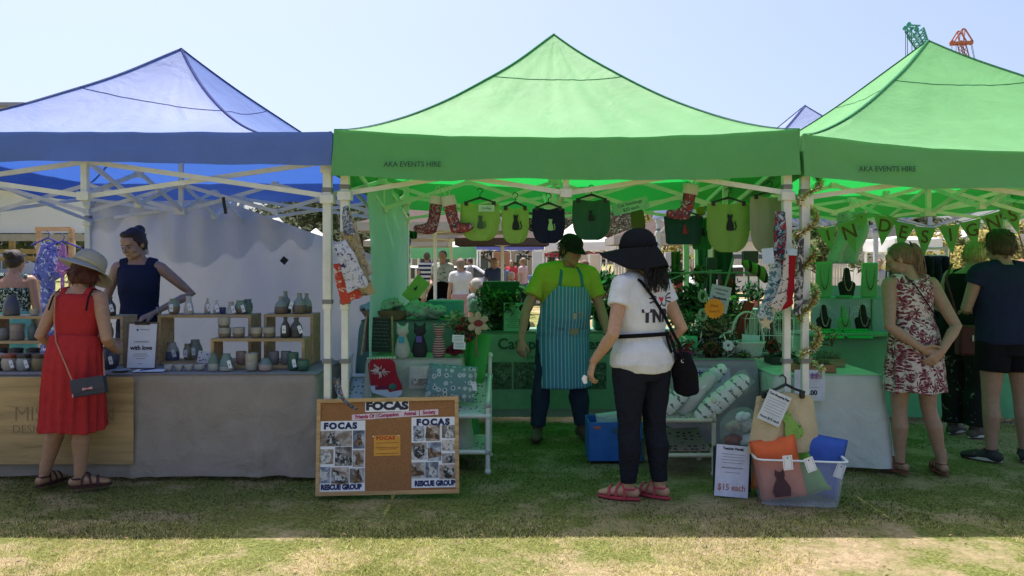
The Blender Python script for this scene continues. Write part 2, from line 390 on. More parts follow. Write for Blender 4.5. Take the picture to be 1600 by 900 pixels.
def tent(name, label, x0, x1, y0, y1, eave, peak, val, p4, col, tcol, trans, frame_mt, fs=.05, dip=.05, group=None, text=None, detail=1, N=36, valcol=None, inset=.11, seam_shade=None, leg_band=True, ext=None):
    cx, cy = (x0+x1)/2, (y0+y1)/2; hx, hy = (x1-x0)/2, (y1-y0)/2
    t = thing(name, label, 'tent', (cx, cy, 0), 0, group)
    mt = canopy_cloth(col, trans, tcol)
    mb = MB(); ns = N*4
    def per(s_):
        s_ = (s_ % 1)*4; k = int(s_); f_ = s_-k
        return [(2*f_-1, -1), (1, 2*f_-1), (1-2*f_, 1), (-1, 1-2*f_)][k]
    def rf(a, b_):
        u, v = per(a); b_ = max(b_, .004)
        return (u*b_*hx, v*b_*hy, roof_z(u*b_, v*b_, eave, peak, p4, fs, dip, .03))
    mb.grid(rf, ns, N, wrap=True); mb.build('canopy', mt, t, smooth=60); mb = MB()
    def vf(a, b_):
        u, v = per(a); z = roof_z(u, v, eave, peak, p4, fs, dip, 0)
        wv = (.034*b_)*noise.noise(Vector((u*hx*2.2, v*hy*2.2, b_*1.5+cx)))
        return (u*(hx+.004+wv*(abs(u) > .999)+.006*b_), v*(hy+.004+wv*(abs(v) > .999)+.006*b_), z+.004-b_*(val-.012*math.cos(u*3)*(abs(v) > .99)-.014*noise.noise(Vector((u*hx*1.7, v*hy*1.7, 4)))))
    mb.grid(vf, ns, 4, wrap=True)
    va = mb.build('valance', cloth(valcol or col, trans*.35, tcol, .85, .05, .25, 3.0, 300), t, smooth=50)
    if text:
        m_ = MB().text(text[0], text[3], frame((text[1]-cx, -hy-.03, text[2])), off=.0005, ext=.001, sx=.95); m_.build('lettering', M((.03, .08, .05), .8), va if False else t)
    if seam_shade:
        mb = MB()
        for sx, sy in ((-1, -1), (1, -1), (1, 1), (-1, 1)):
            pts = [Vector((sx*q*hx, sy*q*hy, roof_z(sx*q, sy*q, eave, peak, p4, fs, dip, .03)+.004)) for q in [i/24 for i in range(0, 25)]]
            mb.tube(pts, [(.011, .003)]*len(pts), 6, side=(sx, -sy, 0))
        mb.build('hip_shade_strip', cloth(seam_shade, .05), t)  # dark strip along each hip, painted stand-in for the ridge's shaded side
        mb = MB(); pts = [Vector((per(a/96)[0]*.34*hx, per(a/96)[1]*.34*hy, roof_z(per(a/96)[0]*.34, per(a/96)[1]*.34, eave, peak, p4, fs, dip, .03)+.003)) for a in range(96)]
        mb.tube(pts, .0022, 4, closed=True); mb.build('ring_seam', cloth(seam_shade, .05), t)
    lx, ly = hx-.045, hy-inset
    for sx, sy in ((-1, -1), (1, -1), (1, 1), (-1, 1)):
        mb = MB(); pole(mb, sx*lx, sy*ly, 0, 1.25, .044); pole(mb, sx*lx, sy*ly, 1.2, eave-.03, .056)
        lg = mb.build('leg', frame_mt, t, bevel=.004 if detail else 0)
        if detail:
            for z in (eave-.36, .86, 1.25): MB().box((sx*lx, sy*ly, z), (.063, .063, .03)).build('leg_band', M((.2, .2, .2), .7), lg, bevel=.003)
            MB().box((sx*lx, sy*ly, .005), (.11, .11, .01)).build('foot_plate', M((.3, .3, .3), .7), lg, bevel=.003)
            MB().box((sx*lx, sy*ly, eave-.20), (.085, .085, .10)).build('corner_bracket', frame_mt, lg, bevel=.006); MB().box((sx*lx, sy*ly, eave-.42), (.09, .09, .06)).build('slider', frame_mt, lg, bevel=.006)
    mb = MB(); zt = eave-.17; zl = eave-.40
    def cell(p, q, o=.02):
        p = Vector(p); q = Vector(q)
        pd = (q-p).cross(Vector((0, 0, 1))).normalized()*o
        mb.bar(Vector((p.x, p.y, zt))+pd, Vector((q.x, q.y, zl))+pd, .032, .014)
        mb.bar(Vector((p.x, p.y, zl))-pd, Vector((q.x, q.y, zt))-pd, .032, .014)
    mids = [((0, -ly)), ((lx, 0)), ((0, ly)), ((-lx, 0))]; cor = [(-lx, -ly), (lx, -ly), (lx, ly), (-lx, ly)]
    for i in range(4):
        a = Vector((*cor[i], 0)); b_ = Vector((*cor[(i+1) % 4], 0)); m_ = (a+b_)/2
        cell(a, m_); cell(m_, b_)
        q = m_*.5; cell(m_, q); cell(q, Vector((0, 0, 0)))
        for z_ in (zt, zl): mb.box((q.x, q.y, z_), (.05, .05, .045))
        mb.box((m_.x, m_.y, (zt+zl)/2-.01), (.04, .04, .27)); mb.box((m_.x, m_.y, zl), (.075, .075, .055)); mb.box((m_.x, m_.y, zt), (.07, .07, .05))
    mb.box((0, 0, (peak+zl)/2), (.035, .035, peak-zl-.06)); mb.box((0, 0, zl), (.09, .09, .06)); mb.box((0, 0, zt), (.09, .09, .05))
    mb.build('truss', frame_mt, t)
    return t
FR = M((.68, .68, .63), .45, .08, metal=.0)
T1 = tent('market_tent', 'blue pop-up market tent over the pottery stall at the left', -4.46, -1.17, 5.19, 8.49, 2.345, 3.33, .205, (1.5, 2.5, 1.35, 1.3), (.125, .20, .50), (.06, .18, .70), .26, FR, fs=.03, dip=.0, seam_shade=(.05, .06, .2), group='market tents in the front row')
T2 = tent('market_tent', 'green pop-up market tent in the middle, over the cat goods stall', -1.145, 1.855, 5.19, 8.47, 2.365, 3.45, .285, (1.45,)*4, (.13, .37, .14), (.02, .60, .10), .28, FR, fs=.05, dip=.055, seam_shade=(.03, .16, .08), text=('AKA EVENTS HIRE', -.64, 2.137, .048), group='market tents in the front row')
T3 = tent('market_tent', 'green pop-up market tent at the right end of the row, over the jewellery stall', 1.885, 5.20, 5.19, 8.49, 2.335, 3.40, .255, (1.4,)*4, (.145, .385, .15), (.02, .60, .10), .28, FR, fs=.07, dip=.12, seam_shade=(.03, .16, .08), text=('AKA EVENTS HIRE', 2.41, 2.107, .048), group='market tents in the front row')
T4 = tent('market_tent', 'blue tent in the second row, its pale peak showing between the two green tents', 2.10, 5.38, 8.62, 11.9, 2.36, 3.52, .2, (1.4,)*4, (.30, .36, .58), (.06, .18, .70), .26, FR, seam_shade=(.05, .06, .2), N=20)

# sidewall of the middle tent and the white sheet of the pottery stall
def side_wall():
    mb = MB()
    def fn(a, b_):
        y = 5.95+a*2.15; top = 2.2-.25*abs(a-.55)-.18*(a > .75)*(a-.75)*4
        z = top*(1-b_)+.03*b_
        return (-1.075+.03*math.sin(a*26+b_*2)*(.3+b_*.7)+.05*noise.noise(Vector((a*4, b_*2, 3))), y, z)
    mb.grid(fn, 60, 24); t = mb.build('tent_sidewall', cloth((.50, .68, .60), .35, (.35, .70, .5), .9, .05, .4, 4), smooth=80)
    tag(t, 'pale green cloth side wall hanging at the left of the middle tent', 'side wall')
side_wall()
mb = MB()
def sheet(a, b_):
    x = -4.44+a*3.25; top = 2.16 if a < .44 else 2.16-(a-.44)/.56*.66
    if a < .03: top -= .03
    z = top*(1-b_)+.02*b_; k = math.exp(-((a-.44)*3)**2)
    dz = .05*math.sin((a-.44)*22/(1+b_*3))*(1-b_)*k
    return (x, 8.36+.03*math.sin(a*15+b_*3)*(.35+b_)+.12*noise.noise(Vector((a*3, b_*2, 0)))+dz+.04*math.sin(a*60)*(1-b_)**3, z)
mb.grid(sheet, 90, 30)
tag(mb.build('backdrop_sheet', cloth((.60, .59, .60), .13, (.46, .46, .52), .9, .03, .5, 3), smooth=80), 'creased white sheet hung across the back of the pottery stall', 'sheet')
mb = MB(); mb.box((-2.42, 8.2, 1.54), (.06, .004, .06), None)
o = MB().box((0, 0, 0), (.065, .004, .065), Matrix.Translation(W(444, 407, 8.17)) @ Matrix.Rotation(R(40), 4, 'Y')).build('cloth_patch', BLACK); tag(o, 'small black square patch on the white sheet', 'patch')
o = MB().tube([W(349, 308, 6.4), W(350, 318, 6.4), W(353, 334, 6.4)], [(.013, .003)]*3, 6).build('strap_end', BLACK); tag(o, 'short black strap end dangling from the blue tent frame', 'strap')

# ---------------------------------------------------------------- background
def leaf_mat(a, b_, tr=.25):
    t = NT('foliage'); t.set(.7, 0, .2); c = t.ramp(t.noise(1.3, 4).outputs[0], [(.35, a), (.65, b_)]); t.col(c); t.translucent(c, tr); return t.mat
def tree(label, x, y, h, cr, lm, n=5200, trunk_h=None, leaf=.16, group=None, seed=0, clumps=26):
    rs = random.Random(seed); t = thing('tree', label, 'tree', (x, y, -.05), 0, group); th = trunk_h or h*.35
    mb = MB(); cc = []
    mb.tube([(0, 0, 0), (.05*h*.1, 0, th*.5), (0, .05, th), (rs.uniform(-.2, .2), .1, h*.75)], [h*.035, h*.026, h*.02, h*.006], 8)
    for i in range(clumps):
        a = rs.uniform(0, 2*PI); rr = cr*math.sqrt(rs.uniform(.02, 1)); z = th+(h-th)*(.15+.85*rs.random())
        k = 1-.55*((z-th)/(h-th)-.35)**2*1.6; p = Vector((math.cos(a)*rr*k, math.sin(a)*rr*k, z)); cc.append((p, cr*rs.uniform(.16, .34)))
        if i < 14: mb.tube([(0, 0, th*rs.uniform(.7, 1.1)), p*.5+Vector((0, 0, th*.55)), p], [h*.012, h*.008, h*.003], 5)
    mb.build('trunk', M((.16, .12, .09), .9, .3), t)
    mb = MB()
    for i in range(n):
        p, r_ = rs.choice(cc); d = Vector((rs.gauss(0, 1), rs.gauss(0, 1), rs.gauss(0, .75))); d = d.normalized()*r_*rs.random()**.45
        q = p+d; a = Vector((rs.gauss(0, 1), rs.gauss(0, 1), rs.gauss(0, .7))).normalized(); b_ = a.orthogonal().normalized(); s_ = leaf*rs.uniform(.5, 1.2)
        mb.add([q-a*s_, q-b_*s_*.45, q+a*s_, q+b_*s_*.45], [(0, 1, 2, 3)])
    mb.build('crown', lm, t, smooth=0); return t
LD = leaf_mat((.035, .05, .022), (.08, .095, .045)); LG = leaf_mat((.07, .10, .03), (.14, .17, .05)); LY = leaf_mat((.22, .22, .05), (.42, .34, .10)); LGrey = leaf_mat((.08, .08, .055), (.16, .155, .11))
tree('tall thin grey-leaved tree beyond the stalls, behind the green and black bags', X(935, 38), 38, 5.6, 2.6, LGrey, 3600, leaf=.13, seed=1, clumps=20)
tree('dark broad tree behind the row of brown awnings', X(770, 46), 46, 5.6, 5.2, LD, 6500, leaf=.22, seed=2)
tree('dark tree showing beneath the right corner of the blue tent', X(455, 44), 44, 4.9, 4.5, LD, 6500, leaf=.2, seed=3)
tree('dark tree left of the open aisle, behind the posts', X(560, 55), 55, 7.0, 6.5, LD, 6500, leaf=.26, seed=13)
tree('small yellow-green tree seen right of the black hat', X(1030, 36), 36, 4.2, 1.5, LY, 2200, leaf=.12, seed=4, clumps=14)
tree('yellow-green tree beside the pale fence', X(1085, 42), 42, 3.6, 1.7, LY, 3000, leaf=.13, seed=5, clumps=14)
tree('sunlit golden tree behind the letter bunting', X(1478, 26), 26, 2.55, 1.7, LY, 5200, leaf=.10, seed=6, trunk_h=.5)
tree('olive tree between the golden tree and the grey gabled building', X(1535, 30), 30, 2.9, 1.3, LG, 3000, leaf=.10, seed=7, trunk_h=.6, clumps=16)
tree('pale leafy tree at the far right edge behind the navy shirt', X(1610, 24), 24, 3.4, 1.5, LY, 3000, leaf=.11, seed=8, clumps=16)
tree('dull green tree behind the tinsel-wrapped post', X(1290, 36), 36, 3.4, 2.2, LG, 4200, leaf=.14, seed=9)
for i, (px, d, h, cr, m_) in enumerate([(640, 90, 8.0, 9, LD), (860, 95, 6.5, 10, LD), (1010, 100, 7.0, 9, LGrey), (1180, 88, 6.5, 9, LG), (1380, 80, 6.0, 8, LD), (60, 70, 6.0, 8, LD), (300, 80, 7, 9, LD)]):
    tree(['far dark tree on the left skyline of the aisle', 'far wide tree in the middle of the aisle', 'far greyish tree right of the aisle', 'far green tree behind the pale fence', 'far dark tree behind the bunting', 'far tree behind the white marquee', 'far tree hidden mostly by the white sheet'][i], X(px, d), d, h, cr, m_, 3500, leaf=.5, seed=20+i, clumps=22)

WT = ((.80, .80, .82), (.8, .8, .8), .3)
tent('market_tent', 'far tent with a blue valance and white roof at the middle of the aisle', X(744, 31), X(850, 31), 31, 33.6, 2.42, 3.35, .36, (1.3,)*4, *WT, WHITEP, valcol=(.08, .10, .42), detail=0, N=10)
tent('market_tent', 'far white tent with red bunting right of the blue-edged tent', X(852, 30), X(962, 30), 30, 32.7, 2.35, 3.2, .30, (1.3,)*4, *WT, WHITEP, detail=0, N=10)
tent('market_tent', 'far white tent with a green valance behind the striped shirt', X(640, 34), X(742, 34), 34, 36.8, 2.25, 2.85, .5, (1.3,)*4, *WT, WHITEP, valcol=(.10, .45, .18), detail=0, N=10)
tent('market_tent', 'small white tent beneath the right corner of the blue tent', X(452, 24), X(515, 24), 24, 25.6, 2.05, 2.6, .25, (1.1,)*4, *WT, WHITEP, detail=0, N=10)
tent('market_tent', 'distant white tent left of the small one', X(405, 33), X(436, 33), 33, 35, 2.9, 3.6, .3, (1.1,)*4, *WT, WHITEP, detail=0, N=10)
tent('market_tent', 'white tent seen between the jewellery busts and the ponytail', X(1398, 22), X(1472, 22), 22, 24, 2.2, 2.3, .32, (1.1,)*4, *WT, WHITEP, detail=0, N=8)
tent('market_tent', 'far white tent behind the right shoulder of the black hat', X(985, 40), X(1060, 40), 40, 42.4, 2.25, 2.9, .3, (1.1,)*4, *WT, WHITEP, detail=0, N=8)
# brown flat awnings
BR = cloth((.10, .075, .07), .08); CRM = cloth((.55, .50, .47), .25)
def parasol(label, x, y, z, rx, mt, edge):
    t = thing('cafe_parasol', label, 'parasol', (x, y, 0), 0, 'square brown parasols beyond the aisle')
    MB().tube([(0, 0, 0), (0, 0, z+.5)], .035, 8).build('pole', WHITEP, t)
    mb = MB(); mb.grid(lambda a, b_: ((2*a-1)*rx, (2*b_-1)*rx*.8, z+.42*(1-max(abs(2*a-1), abs(2*b_-1)))), 8, 8); mb.build('canopy', mt, t, smooth=0, solid=.02)
    mb = MB(); mb.box((0, -rx*.8, z-.07), (2*rx, .02, .16)); mb.box((0, rx*.8, z-.07), (2*rx, .02, .16)); mb.box((rx, 0, z-.07), (.02, 1.6*rx-.03, .16)); mb.box((-rx, 0, z-.07), (.02, 1.6*rx-.03, .16)); mb.build('valance', edge, t)
    mb = MB()
    for a in range(4): mb.bar((0, 0, z-.15), (rx*.9*(1 if a % 2 else -1), rx*.75*(1 if a < 2 else -1), z+.0), .02, .02)
    mb.build('strut', WHITEP, t)
parasol('brown parasol nearest the hanging stocking', X(680, 16), 16, Z(352, 16), 1.35, BR, CRM)
parasol('brown parasol directly above the green-edged far tent', X(705, 20), 20, Z(366, 20), 1.7, CRM, CRM)
parasol('brown parasol behind the lime cat bags', X(785, 18), 18, Z(374, 18), 1.0, BR, BR)
parasol('brown parasol behind the crown of the black hat', X(1030, 17), 17, Z(372, 17), 1.05, BR, CRM)
parasol('cream parasol above the far parked cars', X(640, 24), 24, Z(378, 24), 1.2, CRM, CRM)
# white marquee at the left
t = thing('marquee', 'large white marquee with grey-white side wall behind the left end of the stall', 'marquee', (X(30, 14), 14, 0))
mq = cloth((.72, .71, .76), .2, (.7, .7, .8), .8, .03, .25, 2); xr = X(150, 14)-t.location.x; z0 = Z(366, 14)
mb = MB(); mb.grid(lambda a, b_: (-9+a*(9+xr), .02*noise.noise(Vector((a*8, b_*3, 0))), z0+.02+b_*(Z(296, 14)-z0)), 30, 6); mb.build('side_wall', mq, t)
mb = MB(); zt_ = Z(296, 14)
mb.prism([(-9, 0), (xr, 0), (xr-.0, .12), (-9, .12)], .05, Matrix.Translation((0, -.03, z0-.12)) @ Matrix.Rotation(R(90), 4, 'X')); mb.build('eave_beam', M((.35, .3, .25), .8), t)
mb = MB(); mb.add([(-9, -.3, zt_-.55), (-1.2, -.3, zt_-.06), (-.25, -.3, zt_+.03), (xr, 0, zt_), (xr, 5, zt_+.7), (-9, 5, zt_+1.2), (-9, 0, zt_+.15)], [(0, 1, 2, 6), (2, 3, 4, 5, 6)]); mb.build('roof', cloth((.85, .85, .85), .15), t, smooth=0, solid=.03)
for x in (-6, -2.6, .9): MB().box((x, .05, z0/2), (.07, .07, z0)).build('leg', WHITEP, t)
mb = MB()
for x in (-.72, -.45): mb.bar((x-.1, -.6, z0-.02), (x+.2, -.5, z0-.95), .12, .03, up=(1, 0, 0))
mb.build('brace', wood((.42, .40, .30)), t)
mb = MB()
for z in (z0-.28, z0-.42, z0-.75): mb.box((-2.3, 1.2, z), (4.2, .05, .09))
for x in (-4, -2.5, -.9): mb.box((x, 1.25, z0/2), (.1, .05, z0))
tag(mb.build('timber_rack', wood((.45, .33, .2)), smooth=0), 'timber slat rack standing under the marquee edge', 'rack').location += t.location
# garment rail with bagged clothes
t = thing('garment_rail', 'wooden garment rail just left of the rear tent pole', 'rail', (X(84, 9.6), 9.6, 0))
zr = Z(358, 9.6); MB().box((0, 0, zr), (.42, .05, .05)).build('rail', wood((.6, .36, .2)), t); MB().box((.2, .02, zr/2), (.05, .05, zr)).build('post', wood((.6, .36, .2)), t); MB().box((-.19, .02, zr/2), (.04, .04, zr-.05)).build('post', wood((.6, .36, .2)), t)
def plastic_bag(name, label, px, d, ytop, ybot, w_, cols, rz=0):
    t = thing(name, label, 'garment', (X(px, d), d, Z(ybot, d)), R(rz)); h = (ybot-ytop)/F*d
    mb = MB(); mb.grid(lambda a, b_: ((w_*(.35+.65*min(1, (1-b_)*3+.0) if b_ > .7 else w_))*math.cos(2*PI*a)*(1+.15*noise.noise(Vector((a*6, b_*5, px))))*.5/(1 if b_ <= .7 else 1), .09*math.sin(2*PI*a)*(1+.5*noise.noise(Vector((a*7, b_*6, px)))), b_*h), 30, 24, wrap=True)
    mb.build('dress', cols, t); mb = MB(); mb.tube([(-.2, 0, h-.04), (0, 0, h+.05), (.2, 0, h-.04)], .01, 6); mb.tube([(0, 0, h+.05), (.02, 0, h+.1), (-.01, 0, h+.13)], .005, 6); mb.build('hanger', M((.05, .04, .3), .4), t)
plastic_bag('hanging_dress', 'blue patterned dress on a dark blue hanger at the garment rail', 75, 9.5, 378, 560, .40, print_mat((.13, .16, .50), [(.55, .6, .8), (.05, .05, .25)], 16, .42))
plastic_bag('hanging_dress', 'purple flowered dress hanging beside the blue one', 98, 9.3, 383, 520, .16, print_mat((.30, .12, .36), [(.6, .3, .5), (.12, .1, .4)], 18, .42), 20)
# cars
def car(label, x, y, rz, col):
    t = thing('parked_car', label, 'car', (x, y, -.04), R(rz), 'cars parked beyond the tents')
    side = [(-2.2, .35), (-2.25, .7), (-2.1, .95), (-1.5, 1.02), (-1.0, 1.42), (.5, 1.47), (1.15, 1.02), (2.0, .9), (2.2, .65), (2.2, .35)]
    MB().prism([(a, b_) for a, b_ in side], 1.7, Matrix.Translation((0, .85, 0)) @ Matrix.Rotation(R(90), 4, 'X')).build('body', M(col, .3, .02, spec=.6), t, bevel=.06)
    GL = M((.03, .035, .04), .1, spec=.8)
    for s_ in (-1, 1):
        MB().prism([(-1.25, 1.02), (-.95, 1.36), (-.1, 1.39), (-.1, 1.02)], .02, Matrix.Translation((0, .865*s_+.01, 0)) @ Matrix.Rotation(R(90), 4, 'X')).build('window', GL, t)
        MB().prism([(-.02, 1.02), (-.02, 1.39), (.45, 1.38), (.95, 1.02)], .02, Matrix.Translation((0, .865*s_+.01, 0)) @ Matrix.Rotation(R(90), 4, 'X')).build('window', GL, t)
        for x_ in (-1.35, 1.35):
            wh = MB().lathe([(.001, -.1), (.33, -.1), (.33, .1), (.001, .1)], (0, 0, 0), 20, Matrix.Translation((x_, .8*s_, .33)) @ Matrix.Rotation(R(90), 4, 'X')).build('wheel', BLACK, t)
            MB().lathe([(.001, -.11), (.2, -.11), (.2, .11), (.001, .11)], (0, 0, 0), 14, Matrix.Translation((x_, .8*s_, .33)) @ Matrix.Rotation(R(90), 4, 'X')).build('rim', STEEL, wh)
    MB().add([(1.19, -.72, 1.04), (1.19, .72, 1.04), (.58, .66, 1.455), (.58, -.66, 1.455)], [(0, 1, 2, 3)]).build('windscreen', GL, t, solid=.02)
    MB().add([(-1.52, -.72, 1.06), (-1.52, .72, 1.06), (-1.06, .66, 1.415), (-1.06, -.66, 1.415)], [(0, 1, 2, 3)]).build('windscreen', GL, t, solid=.02)
car('white car parked behind the man in the striped shirt', X(655, 29), 29, 175, (.8, .8, .8)); car('white car parked right of the other, by the tent poles', X(722, 31), 31, 5, (.75, .75, .77))
car('silver car half hidden beyond the pale fence', X(1150, 34), 34, 10, (.6, .6, .62))
# pale fence, buildings
t = thing('paling_fence', 'long pale paling fence across the far side of the lawn', 'fence', (0, 46, 0)); mb = MB()
for i in range(200): mb.box((X(960, 46)+i*.16, 0, .9), (.13, .03, 1.75))
mb.build('palings', M((.55, .52, .5), .85, .15), t); MB().box((X(960, 46)+16, .06, 1.4), (32, .05, .1)).build('rail', M((.5, .48, .45), .85), t)
def building(label, x0, x1, y, z1, dep, col, wins, roof='flat', rcol=(.3, .3, .32), winm=(.06, .07, .08), overh=.4):
    t = thing('building', label, 'building', ((x0+x1)/2, y+dep/2, -.05)); w_ = x1-x0
    MB().box((0, 0, z1/2), (w_, dep, z1)).build('wall', M(col, .85, .06, 1), t, smooth=0)
    mb = MB()
    if roof == 'flat': mb.box((0, 0, z1+.25), (w_+overh, dep+overh, .5))
    else: mb.prism([(-w_/2-overh, 0), (w_/2+overh, 0), (0, w_*.28)], dep+.6, Matrix.Translation((0, dep/2+.3, z1)) @ Matrix.Rotation(R(90), 4, 'X'))
    mb.build('roof', M(rcol, .8, .08, 2), t, smooth=0)
    nx, nz, ww, wh = wins
    for i in range(nx):
        for j in range(nz):
            cx = -w_/2+w_*(i+.5)/nx; cz = z1*(j+.5)/nz
            wf = MB().box((cx, -dep/2-.02, cz), (ww+.12, .06, wh+.12)).build('window', WHITEP, t, smooth=0); MB().box((cx, -dep/2-.06, cz), (ww, .04, wh)).build('pane', M(winm, .15, spec=.6), wf, smooth=0)
building('grey-white gabled building above the blond hair', X(1500, 40), X(1565, 40), 40, 2.7, 7, (.55, .57, .6), (2, 1, .6, .9), 'gable', (.5, .5, .56))
building('low white shed seen between the bunting flags', X(1385, 34), X(1440, 34), 34, 2.6, 4, (.7, .7, .72), (2, 1, .6, .7))
building('tall modern block with a dark overhanging roof peeking over the blue tent', X(-60, 120), X(34, 120), 120, Z(166, 120), 14, (.40, .42, .52), (9, 8, .75, 1.6), 'flat', (.26, .26, .38), overh=1.6)
building('long low cream building beyond the aisle', X(985, 60), X(1250, 60), 60, 3.2, 8, (.62, .56, .5), (12, 1, .9, 1.3), 'flat')
building('distant low brown hall behind the parked cars', X(560, 75), X(860, 75), 75, 3.4, 8, (.35, .28, .24), (10, 1, 1, 1.3), 'flat')
# cranes
def crane(label, px, pyt, d, col, lean, w_, head):
    t = thing('crane', label, 'crane', (X(px, d), d, -.05)); top = Z(pyt, d); mb = MB(); H_ = top
    dirv = Vector((lean, 0, 1)); base = Vector((-lean*H_*.5, 0, H_*.5)); tp = Vector((0, 0, H_-1.2*head))
    L = (tp-base); n = 22
    for (a, b_) in ((-1, -1), (1, -1), (1, 1), (-1, 1)): mb.bar(base+Vector((a*w_, b_*w_, 0)), tp+Vector((a*w_*.6, b_*w_*.6, 0)), .16, .16)
    for i in range(n):
        p = base+L*(i/n); q = base+L*((i+1)/n); k = w_*(1-.4*i/n)
        for y_ in (-k, k): mb.bar(p+Vector((-k, y_, 0)), q+Vector((k, y_, 0)), .11, .11); mb.bar(p+Vector((k, y_, 0)), q+Vector((-k, y_, 0)), .11, .11)
    mb.build('boom', M(tuple(c*.7 for c in col), .6), t, smooth=0)
    mb = MB(); s_ = head
    for y_ in (-w_, w_):
        mb.bar(tp+Vector((-s_*.9, y_, -.2)), tp+Vector((s_*.9, y_, 0)), .4, .2); mb.bar(tp+Vector((-s_*.9, y_, 0)), tp+Vector((-.3, y_, s_*1.2)), .25, .2)
        mb.bar(tp+Vector((s_*.9, y_, 0)), tp+Vector((.3, y_, s_*1.2)), .25, .2); mb.bar(tp+Vector((-.3, y_, s_*1.2)), tp+Vector((.3, y_, s_*1.2)), .3, .2); mb.bar(tp+Vector((-.3, y_, s_*1.2)), tp+Vector((.1, y_, 0)), .15, .15); mb.bar(tp+Vector((.3, y_, s_*1.2)), tp+Vector((0, y_, 0)), .15, .15)
    for x_ in (-s_*.9, -.1, s_*.9): mb.lathe([(.001, -.2), (.5, -.2), (.5, .2), (.001, .2)], (0, 0, 0), 14, Matrix.Translation(tp+Vector((x_, 0, 0))) @ Matrix.Rotation(R(90), 4, 'X'))
    mb.build('boom_head', M(col, .6), t, smooth=0)
    mb = MB()
    for k, x_ in enumerate((-s_*.9, -s_*.5, s_*.9, s_*1.0)): mb.tube([tp+Vector((x_, 0, 0)), tp+Vector((x_+(.0 if k < 2 else s_*1.3), 0, -14))], .05, 5)
    mb.build('cable', BLACK, t)
    return t
d = 150; t = thing('crane', 'green lattice crane above the right tent', 'crane', (X(1448, d), d, -.05)); pw = lambda px, py: W(px, py, d)-t.location
def lattice(mb, p, q, w0, w1, n, th):
    p, q = Vector(p), Vector(q); L = q-p; sd_ = Vector((L.z, 0, -L.x)).normalized(); B = Vector((0, 1, 0))
    for a in (-1, 1):
        for b_ in (-1, 1): mb.bar(p+sd_*a*w0+B*b_*w0, q+sd_*a*w1+B*b_*w1, th, th)
    for i in range(n):
        u, v_ = i/n, (i+1)/n; k0, k1 = w0+(w1-w0)*u, w0+(w1-w0)*v_
        for b_ in (-1, 1): s_ = 1 if i % 2 else -1; mb.bar(p+L*u+sd_*s_*k0+B*b_*k0, p+L*v_-sd_*s_*k1+B*b_*k1, th*.7, th*.7)
        for a in (-1, 1): s_ = 1 if i % 2 else -1; mb.bar(p+L*u+sd_*a*k0+B*s_*k0, p+L*v_+sd_*a*k1-B*s_*k1, th*.7, th*.7)
mb = MB(); lattice(mb, pw(1500, 300), pw(1440, 70), 1.0, .85, 16, .22); mb.build('boom', M((.05, .10, .10), .6), t, smooth=0)
mb = MB(); lattice(mb, pw(1440, 70), pw(1430, 50), .85, 1.1, 5, .24); lattice(mb, pw(1430, 50), pw(1418, 44), 1.0, .5, 3, .22)
for px, py in ((1414, 44), (1420, 38), (1432, 46)): mb.lathe([(.001, -.25), (.4, -.2), (.4, .2), (.001, .25)], (0, 0, 0), 14, Matrix.Translation(pw(px, py)) @ Matrix.Rotation(R(90), 4, 'X'))
mb.build('boom_head', M((.07, .33, .28), .6), t, smooth=0); mb = MB()
for px, p2x, py in ((1415, 1415, 110), (1418, 1418, 110), (1424, 1426, 112), (1440, 1462, 110)): mb.tube([pw(px, 45), pw(p2x, py)], .06, 5)
mb.build('cable', BLACK, t)
crane('orange lattice crane right of the tent peak', 1502, 47, 170, (.42, .15, .10), -.22, .9, 2.2)
# ---------------------------------------------------------------- people
def cap_tube(mb, pts, r, n=14, side=None):
    """closed tapered limb with rounded ends"""
    pts = [Vector(p) for p in pts]; r = list(r)
    g = lambda q: q if isinstance(q, tuple) else (q, q)
    a = (pts[0]-pts[1]).normalized(); b = (pts[-1]-pts[-2]).normalized()
    r0 = g(r[0]); r1 = g(r[-1]); m0 = min(r0); m1 = min(r1)
    P_ = [pts[0]+a*m0*.95, pts[0]+a*m0*.6]+pts+[pts[-1]+b*m1*.6, pts[-1]+b*m1*.95]
    Q = [(r0[0]*.3, r0[1]*.3), (r0[0]*.8, r0[1]*.8)]+[g(q) for q in r]+[(r1[0]*.8, r1[1]*.8), (r1[0]*.3, r1[1]*.3)]
    mb.tube(P_, Q, n, side=side)
TORSO_F = [(.80, .0, .125, .095), (.88, -.005, .172, .125), (.95, -.005, .168, .122), (1.02, 0, .140, .102), (1.09, 0, .130, .095), (1.17, .003, .142, .104), (1.25, .008, .152, .115), (1.32, .0, .158, .105), (1.38, -.008, .160, .088), (1.415, -.012, .125, .070), (1.445, -.012, .070, .058)]
TORSO_M = [(.80, .0, .125, .10), (.88, 0, .165, .12), (.95, 0, .160, .12), (1.02, 0, .155, .115), (1.09, 0, .155, .112), (1.17, .003, .162, .115), (1.25, .008, .172, .12), (1.32, .0, .18, .115), (1.38, -.008, .178, .095), (1.415, -.012, .14, .075), (1.445, -.012, .075, .062)]
